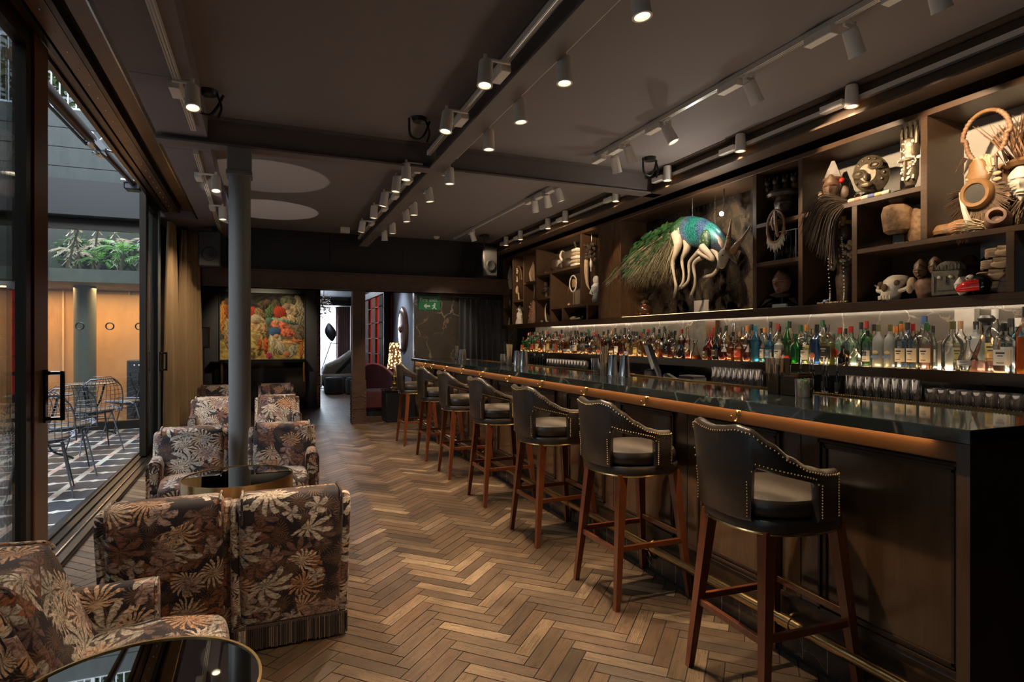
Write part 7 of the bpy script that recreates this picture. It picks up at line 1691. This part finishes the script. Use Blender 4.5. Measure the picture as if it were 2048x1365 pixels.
# long beam, right
for i, (u, v, aim) in enumerate([(1262, 0, (2.05, 1.75, .3)), (1107, 140, (1.5, 2.6, 0)), (1022, 222, (2.0, 3.4, .3)), (962, 280, (1.6, 4.2, 0)), (892, 353, (1.6, 5.3, 0)), (848, 390, (2.0, 6.0, .9)), (816, 418, (1.7, 6.8, .4)), (802, 432, (1.9, 7.2, .8)), (775, 457, (1.6, 8.4, 0)), (760, 472, (1.9, 9.4, .5))]):
    p = at(u, v, 2.87); spot('white spotlight on the right side of the long beam, %s from the camera' % (D(i) if i < 9 else 'last'), 1.51, p.y, 2.985, aim, 85 if i < 5 else 55, 58, .7, i > 3)
# ceiling track over the bar
for i, (u, v, aim, pw) in enumerate([(1922, 5, (4.25, 1.9, 2.3), 30), (1708, 85, (4.28, 2.35, 2.35), 60), (1507, 185, (4.25, 3.0, 2.55), 45), (1340, 268, (4.2, 2.75, 1.9), 40), (1260, 310, (4.1, 4.7, 2.3), 60), (1232, 330, (4.1, 5.4, 2.2), 45), (1119, 390, (4.0, 6.0, 2.0), 22), (1095, 402, (4.2, 7.4, 2.3), 30), (1070, 412, (4.2, 8.2, 2.2), 30), (946, 473, (4.1, 9.5, 2.2), 30)]):
    p = at(u, v, 3.0); X = p.x if i else 2.9; spot('white spotlight on the ceiling track over the bar, %s from the camera' % (D(i) if i < 9 else 'last'), X, max(p.y, 1.75 + i * .02), 3.108, aim, pw * 1.25, 46, .35, arm=(2.86 if i < 6 else 2.95) - X)
# beam over the shelves
for i, (u, v) in enumerate([(1705, 195), (1483, 288), (1331, 348), (1217, 392), (1125, 435), (1085, 449), (1030, 472), (1002, 484)]):
    p = at(u, v, 3.05 if i < 3 else 3.04); spot('white spotlight on the shelf beam, %s from the camera' % D(i), 3.70, p.y, 3.06, (3.70, p.y, 0), 14, 70, .8, drop=.01)
for o in kids(sp0): bpy.data.objects.remove(o)
bpy.data.objects.remove(sp0)
# accent lamp over the peacock creature
t = thing('accent_lamp', 'small bright accent lamp shining above the peacock creature', 'lamp', (3.97, onX(1443, 428, 3.97).y, onX(1443, 428, 3.97).z))
MB().ball((0, 0, 0), .020).build('bulb', emit('accent_bulb', (1, .93, .82), 60), t); m = MB(); m.tube([(0, 0, .02), (.03, 0, .08), (.03, 0, 2.82 - t.location.z)], .006, 6); m.build('stem', BLACK, t)
light('accent_light', 'POINT', t.location + Vector((-.30, .05, .02)), 2.2, (1, .92, .8), shadow_soft_size=.02)
# detectors and cable clutter on the ceiling
t = thing('smoke_detector', 'small white detector at the far edge of the ceiling', 'detector', onZ(873, 476, 3.12)); MB().lathe([(.05, .024), (.055, .01), (.03, -.02), (.001, -.022)], 18).build('body', SPOTW, t)
t = thing('ceiling_box', 'small white box under the far edge of the ceiling', 'box', onZ(690, 466, 3.06)); MB().cbox(-.07, .07, -.04, .04, 0, .085, .004).build('body', SPOTW, t, False)
for i, (u, v, lb) in enumerate([(838, 272, 'tangle of dark cable where the two beams cross'), (418, 222, 'loop of dark cable at the left end of the cross beam'), (1300, 345, 'loop of dark cable beside the shelf beam')]):
    p = onZ(u, v, 3.0); m = MB(); m.tube(spline([(-.08, 0, .13), (-.07, .0, .0), (0, 0, -.03), (.05, 0, .03), (.09, .02, .13)], 6), .010, 6); m.lathe([(.06, .145), (.05, .11), (.02, .10)], 14); m.tube(spline([(.05, -.01, .13), (.08, -.02, .03), (.06, -.02, -.05)], 5), .009, 6); tag(m.build('cable_loop', BLACK, None, True, loc=p), lb, 'cable', 'loops of dark cable on the ceiling')
# ------------------------------------------------------------------ the other lights, among them added fills
light('skylight_court', 'AREA', (-3.4, 5.5, 6.2), 330, (.80, .90, 1.0), (-3.0, 6.5, 0), shape='RECTANGLE', size=5, size_y=9)
light('planter_fill_light', 'AREA', (-3.2, 11.75, 4.5), 80, (.9, .97, 1), (-3.2, 11.7, 0), shape='RECTANGLE', size=3.5, size_y=.9)  # area lamp added over the bed to brighten its plants
light('corridor_light', 'AREA', (-3.4, 11.9, 2.24), 30, (1, .62, .30), (-3.4, 11.95, 0), shape='RECTANGLE', size=3.6, size_y=.5)
light('lounge_window', 'AREA', (1.5, 19.75, 1.4), 75, (.85, .93, 1), (1.5, 10, 1.2), shape='RECTANGLE', size=1.0, size_y=2.2)
light('lounge_lamp', 'AREA', (1.2, 15.5, 2.68), 12, (.80, .88, 1), (1.2, 15.4, 0), shape='RECTANGLE', size=1.4, size_y=3)
light('picture_light', 'SPOT', (-.15, 10.7, 2.12), 34, (1, .80, .52), (-.15, 12.56, 1.45), spot_size=R(66), spot_blend=.5, shadow_soft_size=.05)
light('red_wall_light', 'SPOT', (1.6, 13.2, 2.6), 16, (1, .5, .32), (2.3, 13.8, 1.4), spot_size=R(80), spot_blend=.6, shadow_soft_size=.05)
light('curtain_fill_light', 'SPOT', (-.62, 8.2, 2.86), 24, WARM, (-1.2, 9.2, 1.4), spot_size=R(76), spot_blend=1.0, shadow_soft_size=.03)  # spot without a fixture, added to brighten the ochre curtains
light('marble_wall_fill_light', 'SPOT', (2.2, 7.3, 2.86), 40, (1, .88, .68), (2.85, 10.3, 1.55), spot_size=R(24), spot_blend=.6, shadow_soft_size=.03)  # spot without a fixture, added to brighten the marble wall and exit sign
light('grey_wall_light', 'SPOT', (1.6, 11.3, 2.6), 18, (.82, .9, 1), (2.34, 11.2, 1.5), spot_size=R(80), spot_blend=.8, shadow_soft_size=.1)
light('bar_fill_light', 'AREA', (3.02, 5.0, 1.02), 5.5, (1, .82, .64), (3.02, 5.0, 4), shape='RECTANGLE', size=.5, size_y=7.2)  # upward fill added behind the bar to brighten ceiling and shelves
light('glint_stand_in', 'SPOT', (-.05, 8.45, .60), 26, (1, .88, .76), (-.03, 8.68, 3.14), spot_size=R(28.5), spot_blend=.04, shadow_soft_size=.012)  # added up-beam imitating light thrown up by a mirror table top
light('glint_stand_in', 'SPOT', (-.10, 6.45, .60), 17, (1, .88, .76), (-.06, 6.92, 3.14), spot_size=R(29), spot_blend=.05, shadow_soft_size=.012)  # added likewise, for the second disc on the ceiling
# the two tracks run on behind the camera with more lamps
light('spot_beam', 'SPOT', (1.26, .45, 2.88), 40, WARM, (.22, 2.75, .25), spot_size=R(48), spot_blend=.5, shadow_soft_size=.02)
light('spot_beam', 'SPOT', (.95, 1.15, 2.88), 42, WARM, (.42, 2.62, .0), spot_size=R(26), spot_blend=.6, shadow_soft_size=.02)
light('spot_beam', 'SPOT', (-.50, .35, 2.86), 17, WARM, (-.45, 2.5, .4), spot_size=R(54), spot_blend=.5, shadow_soft_size=.02)
